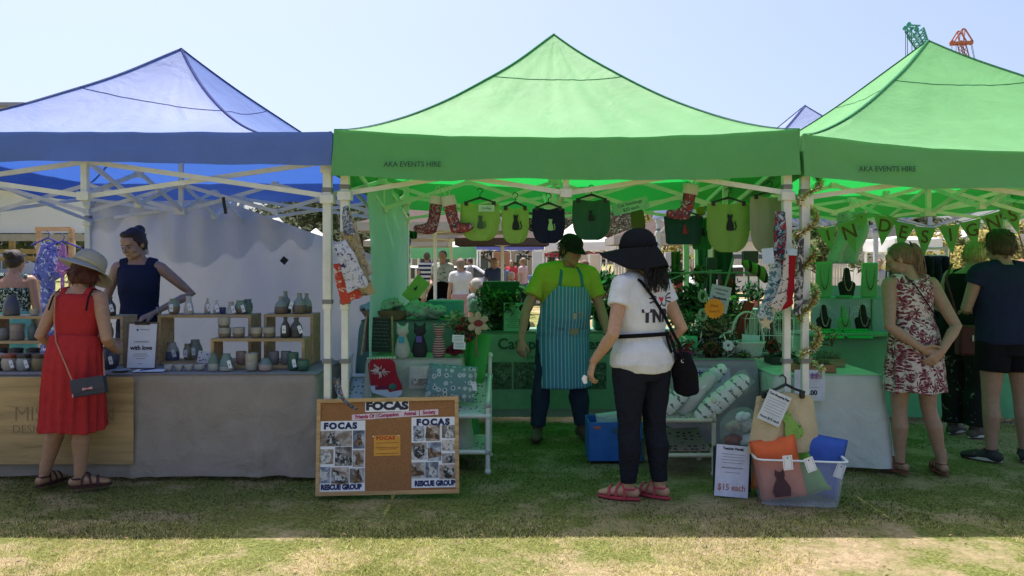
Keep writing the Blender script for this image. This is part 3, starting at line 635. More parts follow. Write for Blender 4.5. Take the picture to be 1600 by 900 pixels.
class Person:
    def __init__(s, label, x, y, rz, H=1.7, male=False, fat=1.0, lean=0, roll=0, head=(0, 0, 0), arms=None, legs=None, skin=(.50, .30, .21), vox=.006, shoulder=.165, belly=0, group=None, armf=1.0, z0=0, legf=1.0):
        s.root = thing('person', label, 'person', (x, y, z0), R(rz), group); k = H/1.70; s.root.scale = (k, k, k)
        s.T = [(z, cy+belly*math.exp(-((z-1.05)/.12)**2), rx*fat, ry*(1+(fat-1)*.9)+belly*math.exp(-((z-1.05)/.12)**2)) for z, cy, rx, ry in (TORSO_M if male else TORSO_F)]
        s.fat = fat; s.sh = shoulder; s.skin = SKIN(skin); s.vox = vox; s.armf = armf; s.legf = legf
        s.L = Matrix.Translation((0, 0, .92)) @ Matrix.Rotation(R(roll), 4, 'Y') @ Matrix.Rotation(R(-lean), 4, 'X') @ Matrix.Translation((0, 0, -.92))
        nk = Vector((0, -.01, 1.47))
        s.Hm = s.L @ Matrix.Translation(nk) @ Matrix.Rotation(R(head[0]), 4, 'Z') @ Matrix.Rotation(R(-head[1]), 4, 'X') @ Matrix.Rotation(R(head[2]), 4, 'Y') @ Matrix.Translation(-nk)
        s.arms = {}
        for sd, sg in (('L', -1), ('R', 1)):
            d = dict(el=(sg*(shoulder+.06), -.02, 1.10), wr=(sg*(shoulder+.07), .06, .86), hd=None, pn=(-sg, 0, 0), curl=.5)
            if arms and sd in arms: d.update(arms[sd])
            s.arms[sd] = d
        s.legs = {}
        for sd, sg in (('L', -1), ('R', 1)):
            d = dict(kn=(sg*.095, .01, .48), an=(sg*.10, -.02, .085), toe=(sg*.15, 1, 0))
            if legs and sd in legs: d.update(legs[sd])
            s.legs[sd] = d
    def shoulder(s, sg): return s.L @ Vector((sg*s.sh, -.012, 1.385))
    def arm_pts(s, sd, infl=0, t0=0, t1=2):
        sg = -1 if sd == 'L' else 1; a = s.arms[sd]; S = s.shoulder(sg); E = Vector(a['el']); Wr = Vector(a['wr']); f = s.armf
        K = [(S, .050), (S.lerp(E, .3), .046), (S.lerp(E, .7), .039), (E, .036), (E.lerp(Wr, .25), .037), (E.lerp(Wr, .6), .030), (Wr, (.026, .020))]
        ts = [0, .3, .7, 1, 1.25, 1.6, 2.0]; out = []
        for (p, r), t in zip(K, ts):
            if t0-1e-6 <= t <= t1+1e-6: out.append((p, tuple(q*f+infl for q in r) if isinstance(r, tuple) else r*f+infl))
        if t1 not in ts:
            i = max(j for j in range(7) if ts[j] < t1); u = (t1-ts[i])/(ts[i+1]-ts[i]); q0 = K[i][1]; out.append((K[i][0].lerp(K[i+1][0], u), (q0 if not isinstance(q0, tuple) else q0[0])*f+infl))
        return [o[0] for o in out], [o[1] for o in out]
    def leg_pts(s, sd, infl=0):
        sg = -1 if sd == 'L' else 1; l = s.legs[sd]; Hp = Vector((sg*.088*s.fat, 0, .86)); K = Vector(l['kn']); A = Vector(l['an']); f = (1+(s.fat-1)*.8)*s.legf
        pts = [Hp, Hp.lerp(K, .3), Hp.lerp(K, .7), K, K.lerp(A, .15), K.lerp(A, .38)+Vector((0, -.012, 0)), K.lerp(A, .75), A]
        return pts, [r*f+infl for r in (.090, .084, .064, .053, .052, .056, .040, .034)]
    def torso(s, mb, z0, z1, infl=0, arm_r=.06, flare=None, n=28):
        zs = sorted(set([z0, z1]+[t[0] for t in s.T if z0 < t[0] < z1])); P_ = []; Q = []
        for z in zs:
            T = s.T; i = max([j for j in range(len(T)) if T[j][0] <= z] or [0]); i = min(i, len(T)-2); u = max(0, min(1, (z-T[i][0])/(T[i+1][0]-T[i][0])))
            cy, rx, ry = [T[i][q]*(1-u)+T[i+1][q]*u for q in (1, 2, 3)]
            P_.append(Vector((0, cy, z))); e = flare(z) if flare else 0; Q.append((rx+infl+e, ry+infl+e))
        cap = [P_[0]-Vector((0, 0, .004))]+P_+[P_[-1]+Vector((0, 0, .006))]
        mb.tube([s.L @ p for p in cap], [(Q[0][0]*.96, Q[0][1]*.96)]+Q+[(Q[-1][0]*.9, Q[-1][1]*.9)], n, side=(1, 0, 0))
    def hand(s, mb, sd, fine=True):
        sg = -1 if sd == 'L' else 1; a = s.arms[sd]; W_ = Vector(a['wr']); E = Vector(a['el'])
        d = Vector(a['hd']) if a['hd'] else (W_-E); d.normalize(); pn = Vector(a['pn']); pn = (pn-d*pn.dot(d)).normalized(); sd_ = d.cross(pn)*(1)   # sideways across palm
        th = Vector(a.get('th', (0, 1, .2))); th = (th-d*th.dot(d)-pn*th.dot(pn)*.0)
        if sd_.dot(th) < 0: sd_ = -sd_     # sd_ points to the thumb side
        palm = [W_, W_+d*.035, W_+d*.085]; 
        mb.tube([W_-d*.02, W_-d*.005]+palm+[W_+d*.098], [(.018, .016), (.025, .019), (.026, .018), (.036, .016), (.040, .014), (.036, .010)], 12, side=sd_)
        if not fine:
            cap_tube(mb, [W_+d*.08, W_+d*.13+pn*.02, W_+d*.15+pn*.05], [(.034, .013), (.03, .012), (.024, .01)], 10, side=sd_); cap_tube(mb, [W_+sd_*.025+d*.03, W_+sd_*.05+d*.075+pn*.01], [.012, .010]); return
        c = a['curl']; 
        for k, (off, L, dr) in enumerate([(.031, .070, 0), (.010, .079, .004), (-.012, .073, .002), (-.031, .057, -.005)]):
            p = W_+d*(.086+dr)+sd_*off; pts = [p-d*.02, p]; ang = .12+.15*k*c
            for j, l_ in enumerate((.45, .32, .23)):
                ang += c*(.5+.25*j); p = p+(d*math.cos(ang)+pn*math.sin(ang))*L*l_+sd_*off*.06; pts.append(p)
            cap_tube(mb, pts, [.0095, .0095, .0088, .0078, .0068], 8)
        b = W_+d*.022+sd_*.020+pn*.006; p1 = b+d*.030+sd_*.026+pn*.008; p2 = p1+d*.030+sd_*.010+pn*.010*(1+c); p3 = p2+d*.022+pn*.010*(1+c)
        cap_tube(mb, [b, p1, p2, p3], [.015, .012, .0100, .0085], 8)
    def foot(s, mb, sd, infl=0, up=.0):
        l = s.legs[sd]; A = Vector(l['an']); d = Vector(l['toe']); d.z = 0; d.normalize(); g = Vector((A.x, A.y, 0))
        z = A.z-.085
        cap_tube(mb, [g-d*.045+Vector((0, 0, z+.034)), g+d*.02+Vector((0, 0, z+.040)), g+d*.10+Vector((0, 0, z+.030)), g+d*.165+Vector((0, 0, z+.020)), g+d*.19+Vector((0, 0, z+.016))], [(.030+infl, .033+infl), (.033+infl, .040+infl), (.041+infl, .030+infl), (.040+infl, .020+infl), (.030+infl, .015+infl)], 14, side=d.cross(Vector((0, 0, 1))))
        cap_tube(mb, [A+Vector((0, 0, .06)), A, g+Vector((0, 0, z+.045))], [.034+infl, .036+infl, .036+infl], 12)
    def head(s, mb):
        m = s.Hm; E = lambda c, r: mb.ell(c, r, m, 20, 14)
        E((0, -.012, 1.608), (.076, .094, .092)); E((0, .026, 1.555), (.062, .066, .078)); E((0, .046, 1.515), (.045, .040, .045)); E((0, .066, 1.492), (.024, .022, .020))
        E((0, .060, 1.625), (.058, .026, .045)); E((0, .074, 1.602), (.044, .015, .012))
        cap_tube(mb, [m @ Vector((0, .088, 1.600)), m @ Vector((0, .104, 1.575)), m @ Vector((0, .112, 1.556))], [.008, .010, .0125], 10)
        for x in (-.01, .01): E((x, .100, 1.553), (.009, .010, .007))
        for x in (-1, 1):
            E((x*.034, .054, 1.558), (.032, .030, .034)); E((x*.077, -.010, 1.578), (.009, .020, .031)); E((x*.080, -.018, 1.588), (.008, .010, .020)); E((x*.036, .028, 1.518), (.028, .044, .032))
        E((0, .084, 1.528), (.022, .012, .008)); E((0, .083, 1.517), (.019, .012, .007))
        nk = [s.L @ Vector((0, -.022, 1.40)), s.L @ Vector((0, -.018, 1.45)), m @ Vector((0, -.010, 1.51)), m @ Vector((0, -.005, 1.54))]
        mb.tube(nk, [(.072, .062), (.054, .055), (.052, .056), (.05, .055)], 16, side=(1, 0, 0))
    def build_body(s, fine=True, name='body'):
        mb = MB(); s.torso(mb, .80, 1.445)
        for sd in 'LR':
            p, r = s.arm_pts(sd); cap_tube(mb, p, r); s.hand(mb, sd, fine); p, r = s.leg_pts(sd); cap_tube(mb, p, r, 16); s.foot(mb, sd)
            sg = -1 if sd == 'L' else 1; S = s.shoulder(sg); mb.tube([s.L @ Vector((sg*.03, -.014, 1.425)), s.L @ Vector((sg*.09, -.014, 1.405)), S], [(.05, .05), (.048, .052), .046], 12)
        s.head(mb); me = remesh(mb, s.vox, 2); s.body = meshobj('body', me, s.skin, s.root); return s.body
    def face(s, brow=(.06, .035, .02), lip=(.42, .15, .13), iris=(.08, .05, .03)):
        m = s.Hm
        for x in (-1, 1):
            e = MB().ell((x*.031, .0795, 1.583), (.0120, .0085, .0058), m).build('eye', M((.34, .31, .29), .5), s.root)
            MB().ell((x*.031, .0865, 1.582), (.0058, .0035, .0058), m).build('iris', M(iris, .2), e)
            MB().tube([m @ Vector((x*(.031+q), .090-abs(q)*.14, 1.5905-abs(q)*.25)) for q in (-.014, -.007, 0, .007, .014)], .0018, 6).build('eyelash', M((.02, .015, .012), .7), e)
            MB().tube([m @ Vector((x*.016, .0965, 1.604)), m @ Vector((x*.032, .093, 1.609)), m @ Vector((x*.050, .080, 1.604))], [.0028, .0032, .0018], 6).build('eyebrow', M(brow, .8), s.root)
        MB().tube([m @ Vector((q, .0955-abs(q)**2*22, 1.5225+.1*abs(q))) for q in (-.021, -.012, 0, .012, .021)], [.0015, .0042, .0050, .0042, .0015], 8).build('lips', M(lip, .5), s.root)
    def hair_cap(s, col, extra=None, vox=.007, back=.0, low=0, grow=0, name='hair', tuft=320):
        mb = MB(); m = s.Hm; mb.ell((0, -.026-back, 1.618), (.085+grow, .095+grow, .096+grow), m, 24, 16); mb.ell((0, -.052, 1.575-low), (.074+grow, .066+grow, .070+low), m, 20, 14)
        for x in (-1, 1): mb.ell((x*.064, -.018, 1.60), (.024+grow, .045, .048), m)
        if extra: extra(mb, m)
        me = remesh(mb, vox, 2, lambda c: .0035*noise.noise(Vector((c.x*60, c.y*60, c.z*18)))); o = meshobj(name, me, HAIR(col), s.root)
        if vox < .01 and tuft:
            rs = random.Random(int(col[0]*1000)); vs = me.vertices; fz = MB(); G = Vector((0, 0, -1))
            for _ in range(tuft):
                v = vs[rs.randrange(len(vs))]; n_ = v.normal; t_ = (G-n_*G.dot(n_))+Vector((rs.gauss(0, .35), rs.gauss(0, .35), 0)); t_.normalize(); L = rs.uniform(.025, .06); p = v.co+n_*.0005
                fz.tube([p, p+t_*L*.35+n_*.004, p+t_*L*.7+n_*.005, p+t_*L+n_*rs.uniform(-.002, .008)], [.0028, .0030, .0022, .0006], 4)
            fz.build('hair_tuft', HAIR(col), o)
        return o
    def strands(s, n, fn, col, r=.0028, name='hair_strand', parent=None):
        mb = MB()
        for i in range(n):
            pts = fn(i); k = len(pts); mb.tube(pts, [r*(1-.75*j/(k-1)) for j in range(k)], 4)
        return mb.build(name, HAIR(col), parent or s.root)
    def garment(s, name, mt, build, vox=None, it=3, fold=.006, fs=6, parent=None, disp=None):
        mb = MB(); build(mb); off = random.random()*50
        dd = disp or (lambda c: max(-.0025, fold*(noise.noise(Vector((c.x*fs+off, c.y*fs, c.z*fs*.9)))+.5*noise.noise(Vector((c.x*fs*2.4, c.y*fs*2.4, c.z*fs*3+off))))))
        me = remesh(mb, vox or s.vox, it, dd); return meshobj(name, me, mt, parent or s.root)
    def top(s, name, mt, z0, z1=1.43, infl=.012, sleeve=0, loose=0, fold=.006, flare=None, straps=False, shinfl=.012):
        def b(mb):
            s.torso(mb, z0, z1, infl, flare=flare or (lambda z: loose*max(0, 1-(z-z0)/.45)))
            for sd, sg in (('L', -1), ('R', 1)):
                S = s.shoulder(sg)
                if sleeve:
                    mb.tube([s.L @ Vector((sg*.04, -.014, 1.42)), s.L @ Vector((sg*.10, -.014, 1.405)), S], [(.055+shinfl*.7,)*2, (.055+shinfl,)*2, .055+shinfl], 14)
                    p, r = s.arm_pts(sd, shinfl, 0, sleeve); a = (p[0]-p[1]).normalized(); mb.tube([p[0]+a*.062, p[0]+a*.045]+p, [r[0]*.45, r[0]*.8]+r, 16)
                elif not straps:
                    mb.tube([s.L @ Vector((sg*.060, -.014, 1.412)), s.L @ Vector((sg*.128, -.014, 1.393))], [(.060, .064), (.056, .066)], 14)
        return s.garment(name, mt, b, fold=fold)
    def trousers(s, name, mt, zt=1.0, infl=.012, zend=None, fold=.005, cuff=.0):
        def b(mb):
            s.torso(mb, .775, zt, infl)
            mb.ell((0, 0, .86), (.165*s.fat+infl, .115+infl, .09))
            for sd in 'LR':
                p, r = s.leg_pts(sd, infl)
                if zend is not None:
                    q = []; rr = []
                    for i in range(len(p)):
                        if p[i].z > zend: q.append(p[i]); rr.append(r[i])
                        else:
                            u = (p[i-1].z-zend)/(p[i-1].z-p[i].z); q.append(p[i-1].lerp(p[i], u)); rr.append(r[i-1]*(1-u)+r[i]*u+.006); break
                    p, r = q, rr
                else: r = [x+cuff*(i > 4)*(i-4)/3 for i, x in enumerate(r)]; p[-1] = p[-1]+Vector((0, 0, .01))
                mb.tube([p[0]+Vector((0, 0, .10)), p[0]+Vector((0, 0, .065))]+p, [r[0]*.5, r[0]*.85]+r, 18)
        return s.garment(name, mt, b, fold=fold, fs=9)
    def project(s, obj, m, mb, d=.003, direction=None):
        """lay flat marks on the curved cloth: mb has verts in root-local space, moved along direction onto obj"""
        me = obj.data; bv = BVHTree.FromPolygons([v.co for v in me.vertices], [tuple(p.vertices) for p in me.polygons]); out = []
        dr = Vector(direction).normalized()
        for p in mb.v:
            h = bv.ray_cast(Vector(p)-dr*.3, dr); out.append(tuple(h[0]-dr*d) if h[0] else tuple(Vector(p)))
        mb.v = out; return mb

def shoes(P, col, sole=(.6, .6, .6), fancy=None):
    for sd in 'LR':
        def b(mb): P.foot(mb, sd, .008)
        mb = MB(); P.foot(mb, sd, .010); me = remesh(mb, .006, 2); o = meshobj('shoe', me, M(col, .6), P.root)
        # cut above ankle
        bm = bmesh.new(); bm.from_mesh(me); bmesh.ops.delete(bm, geom=[v for v in bm.verts if v.co.z > P.legs[sd]['an'][2]+.005], context='VERTS'); bm.to_mesh(me); bm.free()
        l = P.legs[sd]; A = Vector(l['an']); d = Vector(l['toe']); d.z = 0; d.normalize(); g = Vector((A.x, A.y, A.z-.085)); sdv = d.cross(Vector((0, 0, 1)))
        out = []
        for k in range(24):
            a = 2*PI*k/24; out.append((math.cos(a)*(.047 if math.sin(a) > -.3 else .038), .065+math.sin(a)*.145))
        m = Matrix.Identity(4)
        for i in range(3): m[i][0] = sdv[i]; m[i][1] = d[i]; m[i][2] = (0, 0, 1)[i]; m[i][3] = g[i]
        MB().prism(out, .022, m).build('sole', M(sole, .6), o, bevel=.003)
        if fancy: MB().tube([g+d*.10+sdv*.045+Vector((0, 0, .04)), g+d*.06+Vector((0, 0, .085)), g+d*.10-sdv*.045+Vector((0, 0, .04))], .006, 6).build('lace', M(fancy, .5), o)
def sandals(P, col, heel=0.0, parts='LR'):
    for sd in parts:
        l = P.legs[sd]; A = Vector(l['an']); d = Vector(l['toe']); d.z = 0; d.normalize(); g = Vector((A.x, A.y, A.z-.085)); sv = d.cross(Vector((0, 0, 1))); up = Vector((0, 0, 1))
        m = Matrix.Identity(4)
        for i in range(3): m[i][0] = sv[i]; m[i][1] = d[i]; m[i][2] = up[i]; m[i][3] = g[i]-(.012 if i == 2 else 0)
        out = [(math.cos(2*PI*k/24)*(.048 if math.sin(2*PI*k/24) > -.3 else .036), .065+math.sin(2*PI*k/24)*.148) for k in range(24)]
        o = MB().prism(out, .016, m).build('sandal', M(col, .6), P.root, bevel=.003)
        def arc(y, r, h, tilt_=0): return [g+d*(y+tilt_*math.cos(a))+sv*r*math.cos(a)+up*(.006+h*math.sin(a)) for a in [PI*k/10 for k in range(11)]]
        mb = MB(); mb.tube(arc(.12, .047, .062), [(.010, .003)]*11, 6, side=d); mb.tube(arc(.045, .043, .088, .03), [(.008, .003)]*11, 6, side=d); mb.tube(arc(.045, .043, .088, -.03), [(.008, .003)]*11, 6, side=d)
        mb.tube([g+d*(.01-.065*math.sin(a))+sv*.043*math.cos(a)+up*.06 for a in [PI*k/10 for k in range(11)]], [(.007, .003)]*11, 6, side=up)
        mb.build('strap', M(col, .5), o)
def sunhat(P, mt, band, crown=(.092, .105, .10), cz=1.635, brim=.19, wave=None, tiltx=0, tilty=0, flat=False, lab=None):
    m = P.Hm @ Matrix.Translation((0, -.012, cz)) @ Matrix.Rotation(R(tiltx), 4, 'X') @ Matrix.Rotation(R(tilty), 4, 'Y')
    t = thing('sun_hat', lab[0], 'hat', (0, 0, 0)) if False else None
    mb = MB(); h = crown[2]
    def fn(a, b_):
        an = 2*PI*a
        if b_ < .5:
            q = b_/.5; ph = q*PI/2; r = math.sin(ph)**(.55 if flat else .8); z = h*(math.cos(ph)**(.75 if flat else .9)) if q < 1 else 0
            return m @ Vector((crown[0]*r*math.cos(an), crown[1]*r*math.sin(an), z+.0))
        q = (b_-.5)/.5; wv_ = wave(an) if wave else 0; r = q*(brim-.1)*(1-min(.55, max(0, -wv_-.04)*6)); dz = -.012*q + wv_*q**1.4
        return m @ Vector(((crown[0]+r)*math.cos(an), (crown[1]+r)*math.sin(an), dz))
    mb.grid(fn, 64, 32, wrap=True); h_ = mb.build('hat', mt, P.root, solid=.004, smooth=80)
    if band: 
        mb = MB(); mb.grid(lambda a, b_: m @ Vector(((crown[0]+.004)*math.cos(2*PI*a), (crown[1]+.004)*math.sin(2*PI*a), .004+.028*b_)), 48, 2, wrap=True); mb.build('hat_band', band, h_, solid=.003)
    return h_
JEANS = cloth((.016, .018, .028), .02, wr=.7, wsc=10); BLACKC = cloth((.010, .010, .014), .02)
def yd(rz, v):   # world offset -> local of a person turned rz
    return Matrix.Rotation(R(-rz), 3, 'Z') @ Vector(v)

# ---- woman in the white tee (middle right)
rz = 34
P = Person('woman in black floppy hat, white cat-face tee and dark jeans with her back half turned', X(1003, 5.15), 5.15, rz, H=1.67, fat=1.20, lean=2, head=(30, 6, 0), skin=(.56, .33, .22), vox=.006, belly=.012, armf=1.12,
    arms={'L': dict(el=(-.275, -.03, 1.08), wr=(-.31, .12, .895), hd=(-.12, .25, -1), pn=(1, -.3, 0), curl=.55, th=(0, 1, 0)), 'R': dict(el=(.265, -.10, 1.10), wr=(.20, .10, .95), hd=(0, 1, -.3), pn=(-1, 0, 0), curl=.4)},
    legs={'L': dict(kn=(-.10, .015, .48), an=(-.09, .03, .097), toe=(-.65, 1, 0)), 'R': dict(kn=(.09, -.02, .48), an=(.10, -.06, .097), toe=(-.25, 1, 0))})
P.build_body(); P.face()
tee = P.top('t_shirt', cloth((.72, .73, .78), .08, wr=.5, wsc=9), .83, 1.44, .016, sleeve=.42, loose=.012, fold=.008, shinfl=.020)
P.trousers('jeans', JEANS, 1.0, .012, fold=.006)
sandals(P, (.42, .05, .07))
bd = Vector((.12, 1, 0))
mb = MB(); m = frame((.045, -.3, 1.19), (-1, 0, 0), (0, 0, 1)); m = frame((-.012, -.3, 1.19), (1, -.15, 0), (0, 0, 1))
mb.text('TNR', .108, m, off=.0065, space=1.08)
pr = P.project(tee, None, mb, .003, bd); pr.build('lettering', INK, tee)
mb = MB(); c0 = Vector((.035, -.3, 1.30)); r_ = Vector((1, -.15, 0)).normalized(); u_ = Vector((0, 0, 1))
def pt(a, b_): return c0+r_*a+u_*b_
def line(mb, pts, w_=.005):
    dens = []
    for a, b_ in zip(pts[:-1], pts[1:]):
        n = max(2, int((b_-a).length/.01)); dens += [a.lerp(b_, i/n) for i in range(n)]
    mb.tube(dens+[pts[-1]], w_, 6)
for sg in (-1, 1):
    for q in (-1, 0, 1): line(mb, [pt(sg*.045, .002+q*.010), pt(sg*.105, .006+q*.030)])
    line(mb, [pt(sg*.0, -.012)]+[pt(sg*(.028-.028*math.cos(a)), -.018-.026*math.sin(a)) for a in [PI*k/7 for k in range(8)]])
P.project(tee, None, mb, .002, bd).build('cat_whiskers', INK, tee)
mb = MB(); mb.prism([(-.024, .016), (0, .008), (.024, .016), (.021, -.003), (0, -.024), (-.021, -.003)], .002, frame(pt(0, 0), r_, u_)); P.project(tee, None, mb, .004, bd).build('heart_nose', M((.6, .03, .07), .7), tee)
mb = MB().text('The', .032, frame(pt(-.04, .055), r_, u_), off=.001); P.project(tee, None, mb, .003, bd).build('small_lettering', M((.5, .03, .07), .7), tee)
def wv(a):
    f_ = max(0, math.cos(a-R(95)))**2
    return -.125+.125*f_+.010*math.sin(3*a+.6)
sunhat(P, cloth((.012, .013, .018), .02, wr=.2), BLACKC, crown=(.108, .122, .130), cz=1.63, brim=.235, wave=wv, tiltx=4, tilty=0)
hc = P.hair_cap((.010, .008, .010), low=.03, grow=.003)
def ls(i):
    rs = random.Random(i); a = rs.uniform(-1.5, 1.6); x0 = .075*math.sin(a); y0 = -.085*math.cos(a)-.01; L = rs.uniform(.16, .28); ph = rs.uniform(0, 6); sp = rs.uniform(.7, 2.1)
    return [P.Hm @ Vector((x0*(1+sp*q)+.05*q+.017*math.sin(ph+q*13)*q**.5, y0-.045*q-.03*math.sin(q*2.6)+.010*math.cos(ph+q*12), 1.60-L*q)) for q in [k/12 for k in range(13)]]
P.strands(380, ls, (.010, .008, .010), .006, parent=hc)
# waist tie and cross-body bag
mb = MB(); z = 1.06; T = .175
mb.tube([P.L @ Vector((.202*math.cos(a), .158*math.sin(a)+.008, z-.01*math.sin(a))) for a in [2*PI*k/40 for k in range(40)]], [(.013, .004)]*40, 8, side=(0, 0, 1), closed=True); mb.build('waist_tie', BLACKC, P.root)
mb = MB(); mb.tube([P.L @ Vector((.10, -.155, 1.06)), P.L @ Vector((.12, -.165, 1.0)), P.L @ Vector((.15, -.16, .90))], [(.014, .005), (.015, .005), (.012, .004)], 8); mb.tube([P.L @ Vector((.09, -.138, 1.06)), P.L @ Vector((.08, -.16, 1.02)), P.L @ Vector((.11, -.16, .95))], [(.012, .005)]*3, 8); mb.build('tie_end', BLACKC, P.root)
st = [(-.12, .10, 1.37), (-.115, -.01, 1.478), (-.095, -.11, 1.42), (-.05, -.158, 1.33), (.02, -.178, 1.22), (.09, -.188, 1.10), (.15, -.195, 1.0), (.18, -.185, .90)]
bg_ = thing('shoulder_bag', 'black slouchy shoulder bag at the hip of the woman in the white tee', 'bag', P.root.matrix_world @ Vector((0, 0, 0)))
k = 1.66/1.7; RZ = Matrix.Translation(P.root.location) @ Matrix.Rotation(R(rz), 4, 'Z') @ Matrix.Scale(k, 4)
bg_.location = (X(1058, 5.2), 5.32, .82); inv = Matrix.Translation(bg_.location).inverted() @ RZ
mb = MB(); cap_tube(mb, [inv @ Vector((.21, -.15, .93)), inv @ Vector((.23, -.16, .82)), inv @ Vector((.24, -.165, .70))], [(.07, .03), (.092, .04), (.085, .035)], 16, side=inv.to_3x3() @ Vector((.35, -1, 0))); me = remesh(mb, .007, 4, lambda c: .006*noise.noise(c*20)); meshobj('bag_body', me, BLACKC, bg_)
mb = MB(); mb.tube([inv @ (P.L @ Vector(p)) for p in st], [(.010, .003)]*8, 8, side=(1, 0, 0)); mb.build('strap', BLACKC, bg_)
mb = MB(); mb.tube([inv @ Vector((.185+.012*math.cos(a), -.185, .905+.012*math.sin(a))) for a in [2*PI*k/12 for k in range(12)]], .003, 6, closed=True); mb.build('ring', STEEL, bg_)
# tattoo mark on the arm
mb = MB(); S = P.shoulder(-1); E = Vector((-.275, -.03, 1.08)); c = S.lerp(E, .56)
for q in ((-.012, .02, .0, -.02), (.012, .02, 0, -.02), (0, .025, 0, -.03), (-.02, 0, .02, .005), (-.012, -.03, 0, -.01), (.012, -.028, 0, -.01)):
    line(mb, [c+Vector((-.3, q[0], q[1]*.8)), c+Vector((-.3, q[2], q[3]*.8))], .0022)
P.project(P.body, None, mb, .001, (.75, .6, 0)).build('tattoo', M((.10, .10, .09), .6), P.root)
cp = MB(); q = RZ @ (Vector((-.33, .16, .79))); cp.tube([q+Vector((-.012, -.01, .02)), q+Vector((-.02, -.01, 0)), q+Vector((-.012, -.01, -.03))], [(.012, .006), (.018, .008), (.012, .006)], 10); tag(cp.build('folded_tissue', PAPER), 'crumpled white tissue held in the hand of the woman in the black hat', 'tissue')

# ---- man in the apron
rz = 192
P = Person('person in lime green tee, dark cap and blue striped apron standing inside the middle tent', X(879, 7.05), 7.05, rz, H=1.74, male=True, fat=1.22, lean=7, roll=-3, head=(26, 8, -3), skin=(.50, .29, .20), vox=.006, belly=.02, shoulder=.20, armf=1.15,
    arms={'R': dict(el=(.345, .10, 1.07), wr=(.40, .17, .84), hd=(.08, .15, -1), pn=(-.5, -.8, 0), curl=.45), 'L': dict(el=(-.31, .12, 1.06), wr=(-.34, .22, .84), hd=(0, .4, -1), pn=(.6, -.6, 0), curl=.7)},
    legs={'R': dict(kn=(.185, .03, .47), an=(.225, .02, .085), toe=(.35, 1, 0)), 'L': dict(kn=(-.12, .04, .47), an=(-.15, .08, .085), toe=(-.3, 1, 0))})
P.build_body(); P.face()
P.top('t_shirt', cloth((.46, .54, .08), .15, wr=.4, wsc=8), .90, 1.435, .018, sleeve=.62, loose=.01, fold=.008, shinfl=.026)
P.trousers('jeans', cloth((.035, .045, .09), .02, wr=.6), .98, .014, fold=.008, cuff=.012)
shoes(P, (.12, .07, .06), (.10, .08, .07))
P.hair_cap((.05, .03, .02))
ap = MB()
def apf(a, b_):
    z = 1.30-b_*(1.30-.42); w_ = .42+(.85*min(1, max(0, (1.30-z)/.22))); w_ = min(w_, 1.25); an = (a-.5)*2*w_*1.15
    T = P.T; zz = max(z, .86); i = max(j for j in range(len(T)) if T[j][0] <= zz); i = min(i, len(T)-2); u = (zz-T[i][0])/(T[i+1][0]-T[i][0]); rx = T[i][2]*(1-u)+T[i+1][2]*u; ry = T[i][3]*(1-u)+T[i+1][3]*u
    e = .034+.05*max(0, (.95-z))+.012*math.sin(an*9+z*2)*max(0, 1.0-z)+.006*noise.noise(Vector((an*5, z*6, 0)))
    p = Vector(((rx+e)*math.sin(an), (ry+e+.01)*math.cos(an)+T[i][1], z))
    return P.L @ p if z > .92 else Vector((p.x, p.y+(z-.92)*0, p.z))
ap.grid(apf, 48, 44); ao = ap.build('apron', stripes((.08, .29, .50), (.48, .60, .70), 34, .2), P.root, smooth=80, solid=.004)
mb = MB()
for sg in (-1, 1): mb.tube([P.L @ Vector((sg*.10, .165, 1.295)), P.L @ Vector((sg*.085, .12, 1.40)), P.L @ Vector((sg*.065, .04, 1.455)), P.L @ Vector((0, -.07, 1.46))], [(.013, .003)]*4, 8, side=(1, 0, 0))
mb.build('neck_strap', cloth((.06, .20, .30), .02), ao)
mb = MB(); mb.box((-.05, .3, 1.05), (.085, .004, .002)); mb = MB().prism([(-.045, .025), (.045, .025), (.04, -.02), (0, -.032), (-.04, -.02)], .003, frame((-.045, .32, .90), (-1, 0, 0), (0, 0, 1)))
P.project(ao, None, mb, .006, (0, -1, 0)).build('pocket', M((.32, .28, .22), .8), ao)
mb = MB(); mb.ell((-.04, .30, 1.03), (.020, .003, .026)); 
for sg in (-1, 1): mb.prism([(-.008, 0), (.008, 0), (0, .02)], .003, frame((-.04+sg*.014, .30, 1.048), (-1, 0, 0), (0, 0, 1)))
P.project(ao, None, mb, .006, (0, -1, 0)).build('embroidered_cat', M((.55, .42, .40), .8), ao)
mb = MB(); mb.tube([Vector((-.338, .215, .87))+Vector((.034*math.cos(a), .034*math.sin(a), -.006*math.sin(a))) for a in [2*PI*k/20 for k in range(20)]], [(.012, .004)]*20, 6, side=(0, 0, 1), closed=True); mb.build('wristwatch', BLACK, P.root)
# baseball cap
m = P.Hm @ Matrix.Translation((0, -.015, 1.632)) @ Matrix.Rotation(R(-6), 4, 'X')
mb = MB(); mb.grid(lambda a, b_: m @ Vector((.090*math.cos(2*PI*a)*math.sin(b_*PI/2)**.8, .106*math.sin(2*PI*a)*math.sin(b_*PI/2)**.8, .092*math.cos(b_*PI/2)**.8 if b_ < 1 else 0)), 40, 14, wrap=True)
cp = mb.build('cap', cloth((.018, .022, .024), .02, wr=.2), P.root, solid=.004, smooth=80)
mb = MB(); mb.grid(lambda a, b_: m @ Vector((.088*math.cos(PI*a)*(1-.12*b_), .100*math.sin(PI*a)**.8*(1)+.085*b_*math.sin(PI*a)**.5, .006-.022*b_-.02*abs(math.cos(PI*a))**2*b_)), 24, 8); mb.build('visor', cloth((.018, .022, .024), .02, wr=.2), cp, solid=.005, smooth=80)

